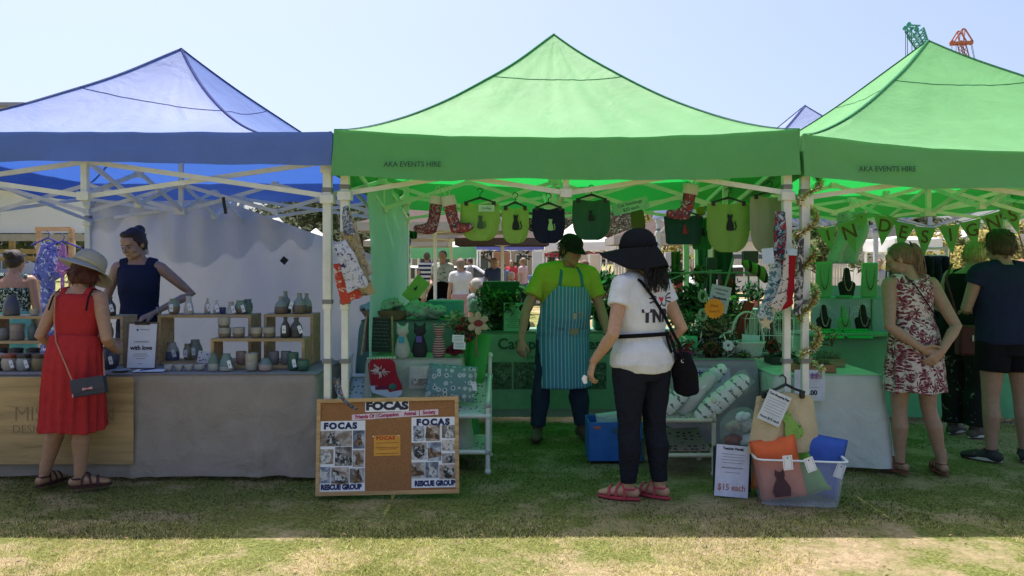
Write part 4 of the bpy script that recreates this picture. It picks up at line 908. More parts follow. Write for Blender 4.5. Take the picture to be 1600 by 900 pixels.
# ---- woman in the red dress
rz = -8
P = Person('woman in straw sun hat and red sleeveless dress facing the pottery counter', X(115, 5.42), 5.42, rz, H=1.56, fat=1.06, lean=9, head=(-14, 14, 4), skin=(.50, .28, .18), vox=.006, armf=1.12, legf=1.1,
    arms={'L': dict(el=(-.262, -.01, 1.10), wr=(-.22, .17, .98), hd=(.2, 1, .1), pn=(1, 0, 0), curl=.5), 'R': dict(el=(.265, .0, 1.08), wr=(.22, .17, .98), hd=(-.2, 1, .1), pn=(-1, 0, 0), curl=.5)},
    legs={'L': dict(kn=(-.13, .03, .48), an=(-.22, -.02, .097), toe=(.1, 1, 0)), 'R': dict(kn=(.08, -.0, .48), an=(.07, -.03, .097), toe=(.95, .6, 0))})
P.build_body()
def drs(mb):
    P.torso(mb, .95, 1.40, .016); 
    [mb.tube([P.L @ Vector((sg*.070, -.014, 1.408)), P.L @ Vector((sg*.112, -.014, 1.396))], [(.060, .066), (.058, .067)], 14) for sg in (-1, 1)]
    N = 96; v = []; 
    zs = [1.10, 1.02, .95, .88, .78, .66, .55, .47, .42]
    for j, z in enumerate(zs):
        q = j/(len(zs)-1); rx = .188+.042*q**.7; ry = .145+.06*q**.8
        for k in range(N):
            a = 2*PI*k/N; f = 1+(.055*math.sin(a*17+2*noise.noise(Vector((math.cos(a)*2, math.sin(a)*2, z*2))))+.03*math.sin(a*9+1))*min(1, q*1.6)
            v.append(P.L @ Vector((rx*f*math.cos(a), ry*f*math.sin(a)-.01*q, z)) if z > .9 else Vector((rx*f*math.cos(a), ry*f*math.sin(a)-.01*q, z+.01*math.sin(a*3))))
    fc = [(j*N+k, j*N+(k+1) % N, (j+1)*N+(k+1) % N, (j+1)*N+k) for j in range(len(zs)-1) for k in range(N)]+[tuple(range(N))[::-1], tuple(range((len(zs)-1)*N, len(zs)*N))]
    mb.add(v, fc)
P.garment('dress', cloth((.45, .035, .038), .08, (.6, .05, .04), wr=.35, wsc=12), drs, it=2, fold=.003, fs=9)
for sg in (-1, 1): MB().tube([P.L @ Vector((sg*.12, .10, 1.38)), P.L @ Vector((sg*.128, .04, 1.446)), P.L @ Vector((sg*.134, -.05, 1.448)), P.L @ Vector((sg*.142, -.105, 1.38)), P.L @ Vector((sg*.15, -.125, 1.28))], [(.008, .003)]*5, 6, side=(1, 0, 0)).build('bra_strap', BLACKC, P.root)
sandals(P, (.06, .02, .02))
P.hair_cap((.10, .03, .025), lambda mb, m: (mb.ell((0, -.045, 1.545), (.098, .075, .075), m), mb.ell((.07, -.0, 1.55), (.03, .05, .06), m), mb.ell((-.07, -.0, 1.55), (.03, .05, .06), m)))
sunhat(P, cloth((.52, .47, .38), .15, wr=.2, weave=120), M((.52, .44, .25), .8), crown=(.108, .122, .125), cz=1.625, brim=.195, wave=lambda a: -.03+.02*math.sin(2*a+1), tiltx=-8, tilty=6, flat=True)
# clutch bag
bgt = thing('clutch_bag', 'small navy shoulder bag with a pink bow hanging over the red dress', 'bag', (X(140, 5.2), 5.20, Z(618, 5.2)))
m = tilt((0, 0, .06), 9); mb = MB(); mb.box((0, 0, 0), (.215, .115, .045), m); mb.build('bag_body', M((.03, .035, .06), .5), bgt, bevel=.008)
MB().prism([(-.108, .058), (.108, .058), (.108, -.02), (-.108, -.03)], .003, m @ Matrix.Translation((0, 0, .024))).build('flap', M((.035, .04, .07), .45), bgt, bevel=.001)
MB().prism([(-.032, .009), (0, .003), (.032, .009), (.032, -.009), (0, -.003), (-.032, -.009)], .004, m @ Matrix.Translation((0, -.01, .028))).build('bow', M((.55, .25, .27), .6), bgt)
MB().box((-.105, 0, 0), (.008, .11, .046), m).build('side_panel', M((.50, .25, .33), .6), bgt)
k = 1.56/1.7; RZ = Matrix.Translation(P.root.location) @ Matrix.Rotation(R(rz), 4, 'Z') @ Matrix.Scale(k, 4); inv = Matrix.Translation(bgt.location).inverted() @ RZ
mb = MB(); mb.tube([m @ Vector((-.105, .05, 0)), inv @ (P.L @ Vector((-.04, -.155, 1.05))), inv @ (P.L @ Vector((-.085, -.14, 1.20))), inv @ (P.L @ Vector((-.13, -.10, 1.40))), inv @ (P.L @ Vector((-.11, -.02, 1.455))), inv @ (P.L @ Vector((-.07, .08, 1.38))), inv @ (P.L @ Vector((.05, .15, 1.2))), inv @ (P.L @ Vector((.185, .06, 1.0))), m @ Vector((.105, .05, 0))], .0045, 6); mb.build('strap', M((.42, .2, .12), .5), bgt)

# ---- seller behind the pottery counter
rz = 186
P = Person('young woman in navy sleeveless top with tied-back dark hair behind the pottery counter', X(219, 6.85), 6.85, rz, H=1.80, fat=.97, lean=5, head=(-24, 17, 3), skin=(.50, .31, .23), vox=.0055, armf=.95,
    arms={'R': dict(el=(.27, -.02, 1.13), wr=(.22, .12, .98), hd=(-.1, .6, -1), pn=(-1, 0, 0), curl=.5), 'L': dict(el=(-.385, -.06, 1.17), wr=(-.16, .17, 1.03), hd=(.9, .4, -.45), pn=(0, -.3, -1), curl=.4, th=(0, 1, .5))})
P.build_body(); P.face(brow=(.04, .025, .02))
P.top('sleeveless_top', cloth((.022, .028, .065), .03, wr=.4), .88, 1.41, .012, fold=.005, loose=.01)
P.trousers('jeans', cloth((.04, .06, .14), .02), .98, .012)
shoes(P, (.3, .3, .3))
P.hair_cap((.035, .022, .018), lambda mb, m: (mb.ell((0, -.10, 1.665), (.045, .045, .045), m), mb.ell((.0, .035, 1.680), (.060, .045, .026), m)), grow=.0, tuft=0)
def ls(i):
    rs = random.Random(i); x0 = rs.uniform(-.02, .02)
    return [P.Hm @ Vector((x0, -.12, 1.63))+Vector((x0*q+.008*math.sin(q*5+i)-.01, 0, -.17*q)) for q in [k/8 for k in range(9)]]
P.strands(36, ls, (.035, .022, .018), .004)
mb = MB(); mb.tube([Vector((-.19, .142, 1.045))+Vector((.028*math.cos(a)*.5, .03*math.sin(a), .028*math.cos(a))) for a in [2*PI*k/16 for k in range(16)]], .004, 6, closed=True); mb.build('bracelet', M((.6, .5, .3), .4), P.root)

# ---- woman in the floral dress
rz = 6
P = Person('woman in maroon flowered dress with ponytail, hands clasped behind her back', X(1428, 5.80), 5.80, rz, H=1.66, fat=1.04, lean=7, head=(48, 24, 0), skin=(.42, .26, .18), vox=.006, armf=1.12,
    arms={'L': dict(el=(-.25, -.10, 1.08), wr=(-.06, -.19, .93), hd=(1, .0, -.4), pn=(0, -1, -.2), curl=.35, th=(0, 0, 1)), 'R': dict(el=(.25, -.12, 1.08), wr=(.07, -.215, .91), hd=(-.8, .0, -.75), pn=(0, 1, 0), curl=.5, th=(0, 0, 1))},
    legs={'L': dict(kn=(-.11, .01, .48), an=(-.11, -.0, .097), toe=(-.35, 1, 0)), 'R': dict(kn=(.10, -.02, .48), an=(.18, -.06, .097), toe=(.25, 1, 0))})
P.build_body(); P.face()
def floral():
    t = NT('floral_cloth'); t.set(.9, 0, .1)
    nz = t.noise(9, 2, .5, None, 0); add = t.n('ShaderNodeVectorMath', operation='MULTIPLY_ADD'); t.l(nz.outputs[1], add.inputs[0]); add.inputs[1].default_value = (.05, .05, .05); t.l(t.co, add.inputs[2])
    v = t.vor(17, add.outputs[0]); pos = t.n('ShaderNodeVectorMath', operation='SUBTRACT'); 
    sc = t.n('ShaderNodeVectorMath', operation='SCALE'); t.l(add.outputs[0], sc.inputs[0]); sc.inputs['Scale'].default_value = 1
    t.l(add.outputs[0], pos.inputs[0]); t.l(v.outputs['Position'], pos.inputs[1]); s_ = t.n('ShaderNodeSeparateXYZ'); t.l(pos.outputs[0], s_.inputs[0])
    ang = t.math('ARCTAN2', s_.outputs[2], t.math('ADD', s_.outputs[0], s_.outputs[1]))
    pet = t.math('ADD', t.math('MULTIPLY', t.math('ABSOLUTE', t.math('COSINE', t.math('MULTIPLY', ang, 3.5))), .60), .14)
    f = t.math('LESS_THAN', v.outputs['Distance'], pet)
    c = t.mix(f, (.50, .46, .44), (.13, .025, .045)); n2 = t.noise(38, 3, .6, None, 1); c = t.mix(t.ramp(n2.outputs[0], [(.60, 0.), (.64, 1.)]), c, (.10, .09, .09))
    c = t.mix(t.ramp(t.noise(60, 2).outputs[0], [(.58, 0.), (.62, .8)]), c, (.40, .16, .16)); t.col(c); t.bump(t.noise(8, 4).outputs[0], .4, .03); return t.mat
FL = floral()
def drs(mb):
    P.torso(mb, .95, 1.41, .013)
    for sg in (-1, 1): mb.tube([P.L @ Vector((sg*.065, -.014, 1.412)), P.L @ Vector((sg*.125, -.014, 1.393))], [(.060, .064), (.056, .066)], 14)
    N = 80; v = []; zs = [1.12, 1.04, .96, .88, .78, .68, .60]
    for j, z in enumerate(zs):
        q = j/(len(zs)-1); rx = .158+.062*q**.6; ry = .118+.075*q**.6
        for k in range(N):
            a = 2*PI*k/N; f = 1+.05*math.sin(a*11+3*noise.noise(Vector((math.cos(a)*2, math.sin(a)*2, z*2))))*q
            p = Vector((rx*f*math.cos(a), ry*f*math.sin(a)-.008, z+.012*math.sin(a*5)*q)); v.append(P.L @ p if z > .9 else p)
    fc = [(j*N+k, j*N+(k+1) % N, (j+1)*N+(k+1) % N, (j+1)*N+k) for j in range(len(zs)-1) for k in range(N)]+[tuple(range(N))[::-1], tuple(range((len(zs)-1)*N, len(zs)*N))]
    mb.add(v, fc)
dr = P.garment('dress', FL, drs, it=2, fold=.004, fs=8)
mb = MB(); mb.tube([P.L @ Vector((.158*math.cos(a)*1.0, .118*math.sin(a)*1.0, 1.09)) for a in [2*PI*k/40 for k in range(40)]], [(.011, .003)]*40, 8, side=(0, 0, 1), closed=True); mb.build('belt', M((.13, .035, .03), .5), P.root)
mb = MB(); mb.tube([P.L @ Vector((-.08, -.08, 1.44)), P.L @ Vector((-.03, -.125, 1.36)), P.L @ Vector((.04, -.135, 1.24)), P.L @ Vector((.11, -.125, 1.13)), P.L @ Vector((.17, -.06, 1.05))], [(.006, .003)]*5, 6); mb.build('bag_strap', BLACKC, P.root)
hc = P.hair_cap((.15, .095, .05), tuft=0)
def ls(i):
    rs = random.Random(i); a = rs.uniform(-.02, .02); b_ = rs.uniform(-.02, .02); L = rs.uniform(.26, .36); sp = 1+rs.random()
    h0 = P.Hm @ Vector((a, -.115+b_, 1.64+a)); o_ = (P.Hm.to_3x3() @ Vector((0, -1, .1)))
    return [h0+o_*(.055*math.sin(min(1, q*2.2)*1.57))+Vector((a*sp*q+.006*math.sin(q*7+i), b_*sp*q, -L*q**1.25)) for q in [k/10 for k in range(11)]]
P.strands(190, ls, (.20, .13, .07), .005, parent=hc)
MB().tube([P.Hm @ Vector((.02*math.cos(a), -.122, 1.655+.02*math.sin(a))) for a in [2*PI*k/12 for k in range(12)]], .006, 6, closed=True).build('hair_tie', BLACK, hc)
sandals(P, (.17, .06, .04))

# ---- blond person, navy person
rz = -62
P = Person('person with short blond hair and dark flowered trousers leaning over the jewellery table', X(1508, 7.05), 7.05, rz, H=1.70, fat=1.3, lean=10, head=(0, 22, 0), skin=(.40, .28, .20), vox=.007, armf=1.5, belly=.02,
    arms={'L': dict(el=(-.27, .06, 1.10), wr=(-.18, .28, 1.05), hd=(.3, 1, 0), pn=(0, 0, -1), curl=.4), 'R': dict(el=(.28, .05, 1.10), wr=(.16, .28, 1.05), hd=(-.3, 1, 0), pn=(0, 0, -1), curl=.4)})
P.build_body(); P.face()
P.top('vest', BLACKC, .80, 1.40, .016, loose=.02)
P.trousers('trousers', print_mat((.020, .020, .024), [(.22, .21, .20)], 16, .36), .98, .02, cuff=.03)
shoes(P, (.10, .08, .07)); P.hair_cap((.42, .36, .16), lambda mb, m: mb.ell((0, .02, 1.675), (.066, .06, .032), m), grow=.006)
sb = thing('shoulder_bag', 'dark red shoulder bag on the person with the blond hair', 'bag', (X(1512, 6.75), 6.72, Z(555, 6.75)))
m = tilt((0, 0, .13)); MB().box((0, 0, 0), (.22, .25, .09), m).build('bag_body', M((.09, .02, .025), .5), sb, bevel=.02); MB().tube([m @ Vector((-.1, .12, 0)), m @ Vector((-.16, .33, .03)), m @ Vector((-.20, .52, 0)), m @ Vector((-.08, .64, -.12))], [(.010, .003)]*4, 6).build('strap', M((.09, .02, .025), .5), sb); MB().box((0, .02, .05), (.012, .05, .006), m).build('clasp', STEEL, sb)
rz = 4
P = Person('person in navy tee, black shorts and pink-laced trainers at the right edge', X(1572, 6.15), 6.15, rz, H=1.75, male=True, fat=1.10, lean=4, head=(6, 12, 0), skin=(.38, .24, .18), vox=.007, shoulder=.20, armf=1.1, belly=.01, legf=1.05,
    arms={'L': dict(el=(-.27, .06, 1.12), wr=(-.12, .26, 1.10), hd=(.5, 1, 0), pn=(0, 0, -1), curl=.4), 'R': dict(el=(.29, .04, 1.12), wr=(.12, .26, 1.08), hd=(-.5, 1, 0), pn=(0, 0, -1), curl=.4)},
    legs={'L': dict(kn=(-.12, .0, .48), an=(-.13, -.02, .085), toe=(-.7, 1, 0)), 'R': dict(kn=(.12, .0, .48), an=(.13, -.02, .085), toe=(.7, 1, 0))})
P.build_body(); P.top('t_shirt', cloth((.018, .024, .06), .02), .86, 1.44, .018, sleeve=.30, loose=.02, fold=.008, shinfl=.022)
P.trousers('shorts', BLACKC, 1.0, .022, zend=.66); shoes(P, (.03, .03, .035), (.45, .42, .42), (.7, .12, .18)); P.hair_cap((.055, .042, .02), grow=.010)

# ---- woman with the patterned top at the far left, background people
P = Person('woman in leafy top and teal skirt beyond the left end of the counter', X(20, 8.2), 8.2, 20, H=1.63, fat=1.15, lean=4, head=(-25, 10, 0), skin=(.48, .27, .20), vox=.008, armf=1.15)
P.build_body(False); P.top('patterned_top', print_mat((.02, .04, .04), [(.6, .7, .62)], 55, .44), 1.0, 1.30, .012)
def sk(mb): P.torso(mb, .9, 1.05, .02); mb.tube([(0, 0, 1.0), (0, 0, .8), (0, 0, .35)], [(.18, .13), (.22, .17), (.27, .22)], 24, side=(1, 0, 0))
P.garment('skirt', cloth((.16, .45, .42), .15), sk, fold=.012); P.hair_cap((.03, .02, .02), lambda mb, m: mb.ell((.0, -.13, 1.64), (.05, .05, .05), m), grow=.004, tuft=0); shoes(P, (.2, .15, .1))
MB().tube([P.Hm @ Vector((.085, -.02, 1.60)), P.Hm @ Vector((.08, .09, 1.605)), P.Hm @ Vector((0, .11, 1.60))], .005, 5).build('glasses', BLACK, P.root)
def extra(label, px, d, H, rz, top, bot, hair, sit=False, fat=1.0, male=False, topm=None, z0=-.03, skirt=False, arms=None, head=(0, 0, 0), shorts=False, hat=None):
    lg = None
    if sit: lg = {'L': dict(kn=(-.12, .40, .86), an=(-.12, .38, .42)), 'R': dict(kn=(.12, .40, .86), an=(.12, .38, .42))}
    P = Person(label, X(px, d), d, rz, H=H, male=male, fat=fat, lean=3, head=head, arms=arms, legs=lg, vox=.014, z0=z0-(.36*H/1.7 if sit else 0), skin=(.48, .28, .20)); P.build_body(False)
    P.top('top', topm or cloth(top, .08), .92, 1.43, .018, sleeve=.5)
    if skirt: P.garment('skirt', cloth(bot, .1), lambda mb: (P.torso(mb, .85, 1.02, .02), mb.tube([(0, 0, 1.0), (0, 0, .8), (0, 0, .45)], [(.17, .13), (.22, .17), (.27, .22)], 20, side=(1, 0, 0))))
    else: P.trousers('trousers', cloth(bot, .05), .98, .016, zend=.5 if shorts else None)
    P.hair_cap(hair, vox=.012); return P
extra('man in navy and white striped polo and beige shorts walking away down the aisle', 667, 23, 1.86, 5, (.6, .6, .62), (.50, .42, .33), (.08, .05, .04), male=True, topm=stripes((.62, .62, .66), (.02, .03, .09), 9, .5, 2), shorts=True, z0=-.05)
P = extra('woman in pale leafy top pushing a dark pushchair in the aisle', 692, 17, 1.80, 178, (.4, .5, .42), (.10, .10, .12), (.03, .03, .03), topm=print_mat((.50, .55, .50), [(.12, .22, .15)], 14, .4), arms={'L': dict(wr=(-.2, .33, 1.0)), 'R': dict(wr=(.2, .33, 1.0))})
extra('woman in white top and dusty pink skirt walking past the pushchair', 720, 14.5, 1.62, 20, (.62, .60, .62), (.45, .27, .26), (.20, .15, .12), skirt=True, fat=1.1)
extra('person in pink and white dress standing at the far tent with the blue valance', 818, 24, 1.70, 60, (.55, .38, .40), (.10, .12, .22), (.22, .14, .08))
extra('person in blue shirt in front of the far blue-edged tent', 787, 26, 1.55, 150, (.14, .2, .34), (.1, .12, .2), (.10, .07, .05))
extra('blond person between the blue shirt and the red shirt far away', 776, 27, 1.62, 30, (.42, .30, .26), (.15, .15, .2), (.40, .30, .14))
extra('person in red top at the back of the far blue-edged tent', 799, 28, 1.66, 175, (.50, .06, .07), (.12, .1, .12), (.05, .04, .03), male=True)
extra('man with bald crown seated in the aisle in white shirt', 800, 21, 1.66, 40, (.60, .62, .62), (.15, .15, .2), (.45, .35, .30), sit=True, male=True)
extra('seated person in dark cap and green top behind the middle counter', 757, 11.5, 1.60, 10, (.05, .14, .08), (.05, .06, .07), (.04, .03, .03), sit=True, fat=1.1)
extra('seated grey-haired person beside the one in the green top', 745, 12.6, 1.64, 60, (.26, .28, .28), (.05, .06, .07), (.35, .33, .30), sit=True)
extra('tanned person in black top seated left of the black hat, far away', 913, 17, 1.60, 300, (.02, .02, .03), (.4, .12, .1), (.16, .08, .05), sit=False)
extra('person in pink top seen under the white tent with red bunting', 905, 26, 1.60, 90, (.55, .25, .25), (.2, .2, .2), (.3, .2, .12))
extra('person in grey top standing far off right of the black hat', 1050, 25, 1.62, 120, (.35, .33, .34), (.16, .15, .18), (.10, .07, .05))
extra('person in orange top at the far right edge beyond the navy shirt', 1596, 14, 1.60, 200, (.70, .30, .20), (.3, .3, .35), (.30, .12, .06))
extra('person in cream top between the golden tree and the blond person', 1455, 15, 1.55, 220, (.60, .52, .45), (.3, .3, .35), (.2, .14, .08))
# pushchair
t = thing('pushchair', 'dark pushchair with a pale bag hung on it, pushed down the aisle', 'pushchair', (X(692, 16.3), 16.3, -.03))
MB().grid(lambda a, b_: (.30*math.cos(PI*a), .28*math.sin(b_*PI*.62)-.25, .75+.42*math.sin(PI*a)*math.cos(b_*PI*.5)), 16, 8).build('hood', BLACKC, t, solid=.02)
MB().box((0, 0, .62), (.5, .12, .5)).build('seat', BLACKC, t, bevel=.03)
mb = MB()
for sx in (-.28, .28): mb.tube([(sx, -.45, .12), (sx, .3, 1.02)], .018, 6); mb.tube([(sx, .35, .12), (sx, -.1, .6)], .018, 6)
mb.tube([(-.28, .3, 1.02), (.28, .3, 1.02)], .02, 6); mb.build('frame', BLACK, t)
for sx in (-.28, .28):
    for sy in (-.45, .35): MB().lathe([(.001, -.03), (.12, -.03), (.12, .03), (.001, .03)], (0, 0, 0), 16, Matrix.Translation((sx, sy, .12)) @ Matrix.Rotation(R(90), 4, 'Y')).build('wheel', BLACK, t)
MB().ell((0, -.12, .72), (.16, .08, .12)).build('bag', cloth((.45, .6, .55), .1), t)
# ---------------------------------------------------------------- tables and cloths
def skirted_table(cl_name, label, x0, x1, y0, y1, z, mt, zb=.02, amp=.02, nf=3.2, sides='FLR', tlabel=None, seed=0, flare=.03):
    """folding table with a cloth draped over it"""
    if tlabel:
        t = thing('folding_table', tlabel, 'table', ((x0+x1)/2, (y0+y1)/2, 0)); w_, d_ = x1-x0-.06, y1-y0-.06
        MB().box((0, 0, z-.022), (w_, d_, .03)).build('tabletop', M((.6, .6, .58), .6), t, bevel=.004)
        for sx in (-1, 1):
            for sy in (-1, 1): MB().tube([(sx*(w_/2-.12), sy*(d_/2-.06), 0), (sx*(w_/2-.12), sy*(d_/2-.06), z-.035)], .014, 8).build('leg', STEEL, t)
    per = [(x0, y1), (x0, y0), (x1, y0), (x1, y1)]; L = [y1-y0, x1-x0, y1-y0]; tot = sum(L); N = int(tot*32); r = .02
    def pp(s_):
        s_ *= tot
        for i in range(3):
            if s_ <= L[i]+1e-9 or i == 2: u = s_/L[i]; break
            s_ -= L[i]
        a, b_ = Vector(per[i]), Vector(per[i+1]); p = a.lerp(b_, u); d = (b_-a).normalized(); n = Vector((d.y, -d.x)); 
        # round corner normals
        for c in (1, 2):
            q = Vector(per[c]); dist = (p-q).length
            if dist < .12: m = (p-((Vector(per[0])+Vector(per[2]))/2)).normalized(); k = 1-dist/.12; n = (n*(1-k*.5)+m*k*.5).normalized()
        return p, -n if (p-n*.01-((Vector(per[0])+Vector(per[2]))/2)).length > (p+n*.01-((Vector(per[0])+Vector(per[2]))/2)).length else n
    def fn(a, b_):
        p, n = pp(a); s_ = a*tot
        ph = s_*PI*nf+seed+2.2*noise.noise(Vector((s_*1.3, seed, b_*.5))); f = amp*(1.9*(1-abs(math.sin(ph)))**2.2-.5+.8*(1-abs(math.sin(ph*1.73+1)))**3*b_+.5*noise.noise(Vector((s_*5, b_*1.5, seed))))*b_**.7
        c = sum(max(0, 1-(p-Vector(per[k])).length/.25) for k in (1, 2))
        e = flare*b_+f+.05*c*b_; zz = (z-.0)-b_*(z-zb)+.012*noise.noise(Vector((s_*3, 9, seed)))*b_; e_ = .010*noise.noise(Vector((s_*7+b_*3, b_*5, seed+3)))*min(1, b_*4)
        if b_ < .06: e = r*math.sin(b_/.06*PI/2)-r*1.0; 
        return (p.x+n.x*(e+.004+e_), p.y+n.y*(e+.004+e_), zz)
    mb = MB(); mb.grid(fn, N, 24)
    mb.grid(lambda a, b_: (x0-.0+a*(x1-x0), y0+b_*(y1-y0), z+.003*noise.noise(Vector((a*9, b_*5, seed)))), 24, 8)
    bm = bmesh.new(); me = mb.mesh(); bm.from_mesh(me); bmesh.ops.remove_doubles(bm, verts=bm.verts, dist=.02*0+.006); bm.to_mesh(me); bm.free()
    mb.v = [tuple(v.co) for v in me.vertices]; mb.f = [tuple(p.vertices) for p in me.polygons]
    return tag(mb.build(cl_name, mt, smooth=75), label, 'tablecloth')
LIN = cloth((.37, .315, .275), .06, (.4, .36, .4), .95, .10, .8, 3.2, 160)
skirted_table('tablecloth', 'long grey linen tablecloth on the pottery counter', -4.35, -1.375, 5.66, 6.50, .72, LIN, zb=.010, amp=.030, nf=1.1, tlabel='long trestle table under the grey linen cloth', seed=1)
# plywood sign hanging on the counter
t = thing('plywood_sign', 'thin plywood sign hung on the front of the pottery cloth, lettered in grey', 'sign', (X(60, 5.60), 5.585, .11))
PLY = wood((.46, .32, .16), 3, 0); MB().box((-.0, 0, .30), (1.34, .008, .605)).build('board', PLY, t, smooth=0)
G_ = M((.25, .19, .12), .8)
k = F/5.58
def st(px, py): return (X(px, 5.58)-t.location.x, -.006, Z(py, 5.58)-.11)
MB().text('MISSELLON', .150, frame(st(101, 648), (1, 0, 0)), off=-.004, align='CENTER', space=.93).build('lettering', G_, t)
MB().text('DESIGNS', .082, frame(st(55, 671), (1, 0, 0)), off=-.002, align='CENTER', space=1.0).build('small_lettering', G_, t)
MB().prism([(-.04, 0), (.0, .07), (.028, -.05), (0, -.10)], .002, frame(st(-8, 662), (1, 0, 0))).build('logo_mark', G_, t)

# wooden display boxes
def crate(label, px0, px1, ytop, d, z0, depth, th=.022, mid=None, group=None, back=False):
    x0, x1 = X(px0, d), X(px1, d); zt = Z(ytop, d); t = thing('display_box', label, 'box', ((x0+x1)/2, d+depth/2, z0)); w_ = x1-x0; h = zt-z0
    MB().box((0, 0, h-th/2), (w_, depth, th)).build('top_board', PINE, t, bevel=.002)
    for sx in (-1, 1): MB().box((sx*(w_/2-th/2), 0, (h-th)/2+.0005), (th, depth-.002, h-th-.001)).build('side_board', PINE, t, bevel=.002)
    MB().box((0, .001, th/2), (w_-2*th-.002, depth-.004, th)).build('bottom_board', PINE, t, bevel=.002)
    if mid: MB().box((0, 0, mid-z0), (w_-2*th-.002, depth-.006, th)).build('shelf', PINE, t, bevel=.002)
    return t, zt
zT = .724
_, zA = crate('wide pine display box behind the clipboard, row of tagged bottles on it', 246, 392, 492, 6.16, zT, .26)
_, zB = crate('small pine display box at the right end of the counter under the brown vases', 412, 489, 491, 6.20, zT, .24)
_, zC = crate('low pine display box in front of the two others with stacked beakers on it', 329, 476, 529, 5.93, zT, .20)
zL2 = Z(535, 6.15); _, zL = crate('long pine display box behind the red dress with a middle shelf', -20, 192, 494, 6.15, zT, .24, mid=zL2)

TRI = M((.02, .02, .03), .8)
def tagcard(parent, x, y, z, w_=.028, h=.058, rot=12, name='price_tag'):
    """small white tag leaning on the pot, y = front"""
    m = tilt((x, y, z), rot, random.uniform(-10, 10)); c = MB().box((0, 0, 0), (w_, h, .0012), m).build(name, PAPER, parent, smooth=0)
    MB().prism([(-.0055, .005), (.0055, .005), (0, -.006)], .0012, m @ Matrix.Translation((0, -.004, .0006))).build('emblem', TRI, c, smooth=0)
    MB().tube([m @ Vector((0, h/2-.004, .001)), (x*.6, y*.75, z+h*.75)], .0008, 4).build('string', M((.7, .68, .6), .9), c)
PROF = {
 'bottle': [(.001, 0), (.42, 0), (.5, .04), (.5, .45), (.42, .62), (.22, .78), (.17, .86), (.22, .97), (.22, 1.0), (.16, 1.0), (.14, .9), (.001, .88)],
 'milk': [(.001, 0), (.44, 0), (.5, .04), (.48, .35), (.30, .72), (.26, .85), (.32, .98), (.30, 1.0), (.22, .98), (.001, .9)],
 'cup': [(.001, 0), (.36, 0), (.44, .06), (.5, .5), (.5, 1.0), (.455, 1.0), (.44, .5), (.3, .12), (.001, .1)],
 'stack': [(.001, 0), (.40, 0), (.5, .08), (.5, .50), (.455, .52), (.47, .56), (.5, .60), (.5, 1.0), (.455, 1.0), (.42, .65), (.001, .62)],
 'bowl': [(.001, 0), (.25, 0), (.42, .4), (.5, 1.0), (.45, 1.0), (.35, .45), (.2, .2), (.001, .18)],
 'vase': [(.001, 0), (.42, 0), (.5, .06), (.5, .35), (.40, .6), (.24, .72), (.17, .80), (.16, .93), (.2, 1.0), (.14, 1.0), (.1, .9), (.001, .85)],
 'dome': [(.001, 0), (.46, 0), (.5, .05), (.5, .3), (.44, .6), (.30, .84), (.27, .9), (.28, 1.0), (.22, 1.0), (.2, .88), (.001, .8)],
 'round': [(.001, 0), (.32, 0), (.44, .15), (.5, .42), (.46, .68), (.34, .84), (.34, .90), (.37, 1.0), (.32, 1.0), (.28, .88), (.001, .8)],
 'lid': [(.001, 0), (.36, 0), (.47, .2), (.5, .5), (.42, .74), (.40, .78), (.46, .80), (.46, .95), (.30, 1.0), (.001, 1.0)],
}
def pot(kind, label, px, z, d, wpx, hpx, top, bot, split=.45, tg=None, cat=None, stacked=None, group=None, name=None):
    w_ = wpx/F*d; h = hpx/F*d; t = thing(name or {'bottle': 'bottle', 'milk': 'bottle', 'cup': 'cup', 'stack': 'cup_stack', 'bowl': 'bowl', 'vase': 'vase', 'dome': 'jar', 'round': 'jar', 'lid': 'lidded_jar'}[kind], label, cat or {'bottle': 'bottle', 'milk': 'bottle', 'cup': 'cup', 'stack': 'cups', 'bowl': 'bowl', 'vase': 'vase', 'dome': 'jar', 'round': 'jar', 'lid': 'jar'}[kind], (X(px, d), d, z+.001), random.uniform(0, 0), group)
    pf = [(r*w_, q*h) for r, q in PROF[kind]]
    MB().lathe(pf, n=28).build('pot_body', two_tone(top, bot, h*split), t, smooth=50)
    if tg is not None: tagcard(t, w_*tg*.5, -w_*.5-.006, h*.42, rot=tg*22)
    return t
Wh, Cr, Gn, Bn, Dk, Bl, Gy, Tq, Pk = (.52, .50, .47), (.46, .40, .31), (.20, .27, .20), (.20, .15, .11), (.05, .045, .045), (.12, .14, .24), (.28, .28, .30), (.12, .24, .22), (.45, .32, .28)
yA, yB, yC, yF = 6.24, 6.27, 6.0, 5.84
pot('round', 'small greenish jar with twine and tag, nearest the seller on the wide display box', 272, zA, yA, 18, 24, Gn, Bn, .5, 0)
pot('milk', 'white milk-bottle vase with a tag beside the small greenish jar', 295, zA, yA, 15, 28, Wh, Wh, .2, .6)
pot('bottle', 'slim cream bottle in the middle of the wide display box', 324, zA, yA+.05, 9, 24, Cr, Cr, .3, .9)
pot('bottle', 'slim pale bottle with tag right of the cream one', 338, zA, yA, 9, 22, Wh, Gy, .3, .7)
pot('cup', 'tiny blue cup behind the tags of the slim bottles', 348, zA, yA+.06, 10, 10, Bl, Bl)
pot('milk', 'cream milk-bottle vase with slanted tag left of the green jug', 361, zA, yA, 14, 19, Cr, Wh, .4, .9)
pot('round', 'green speckled jug with tag near the right end of the wide box', 376, zA, yA+.03, 18, 21, Gn, Bn, .4, .8)
pot('round', 'darker green jug behind, at the very end of the wide box', 387, zA, yA+.10, 16, 22, (.13, .18, .15), Gn, .4)
pot('vase', 'shorter brown and sage vase at the front left of the small display box', 439, zB, yB-.02, 20, 27, (.28, .30, .24), (.16, .12, .09), .42)
pot('vase', 'taller brown and sage vase right behind the shorter one', 446, zB, yB+.08, 18, 34, (.26, .28, .23), (.17, .13, .10), .4)
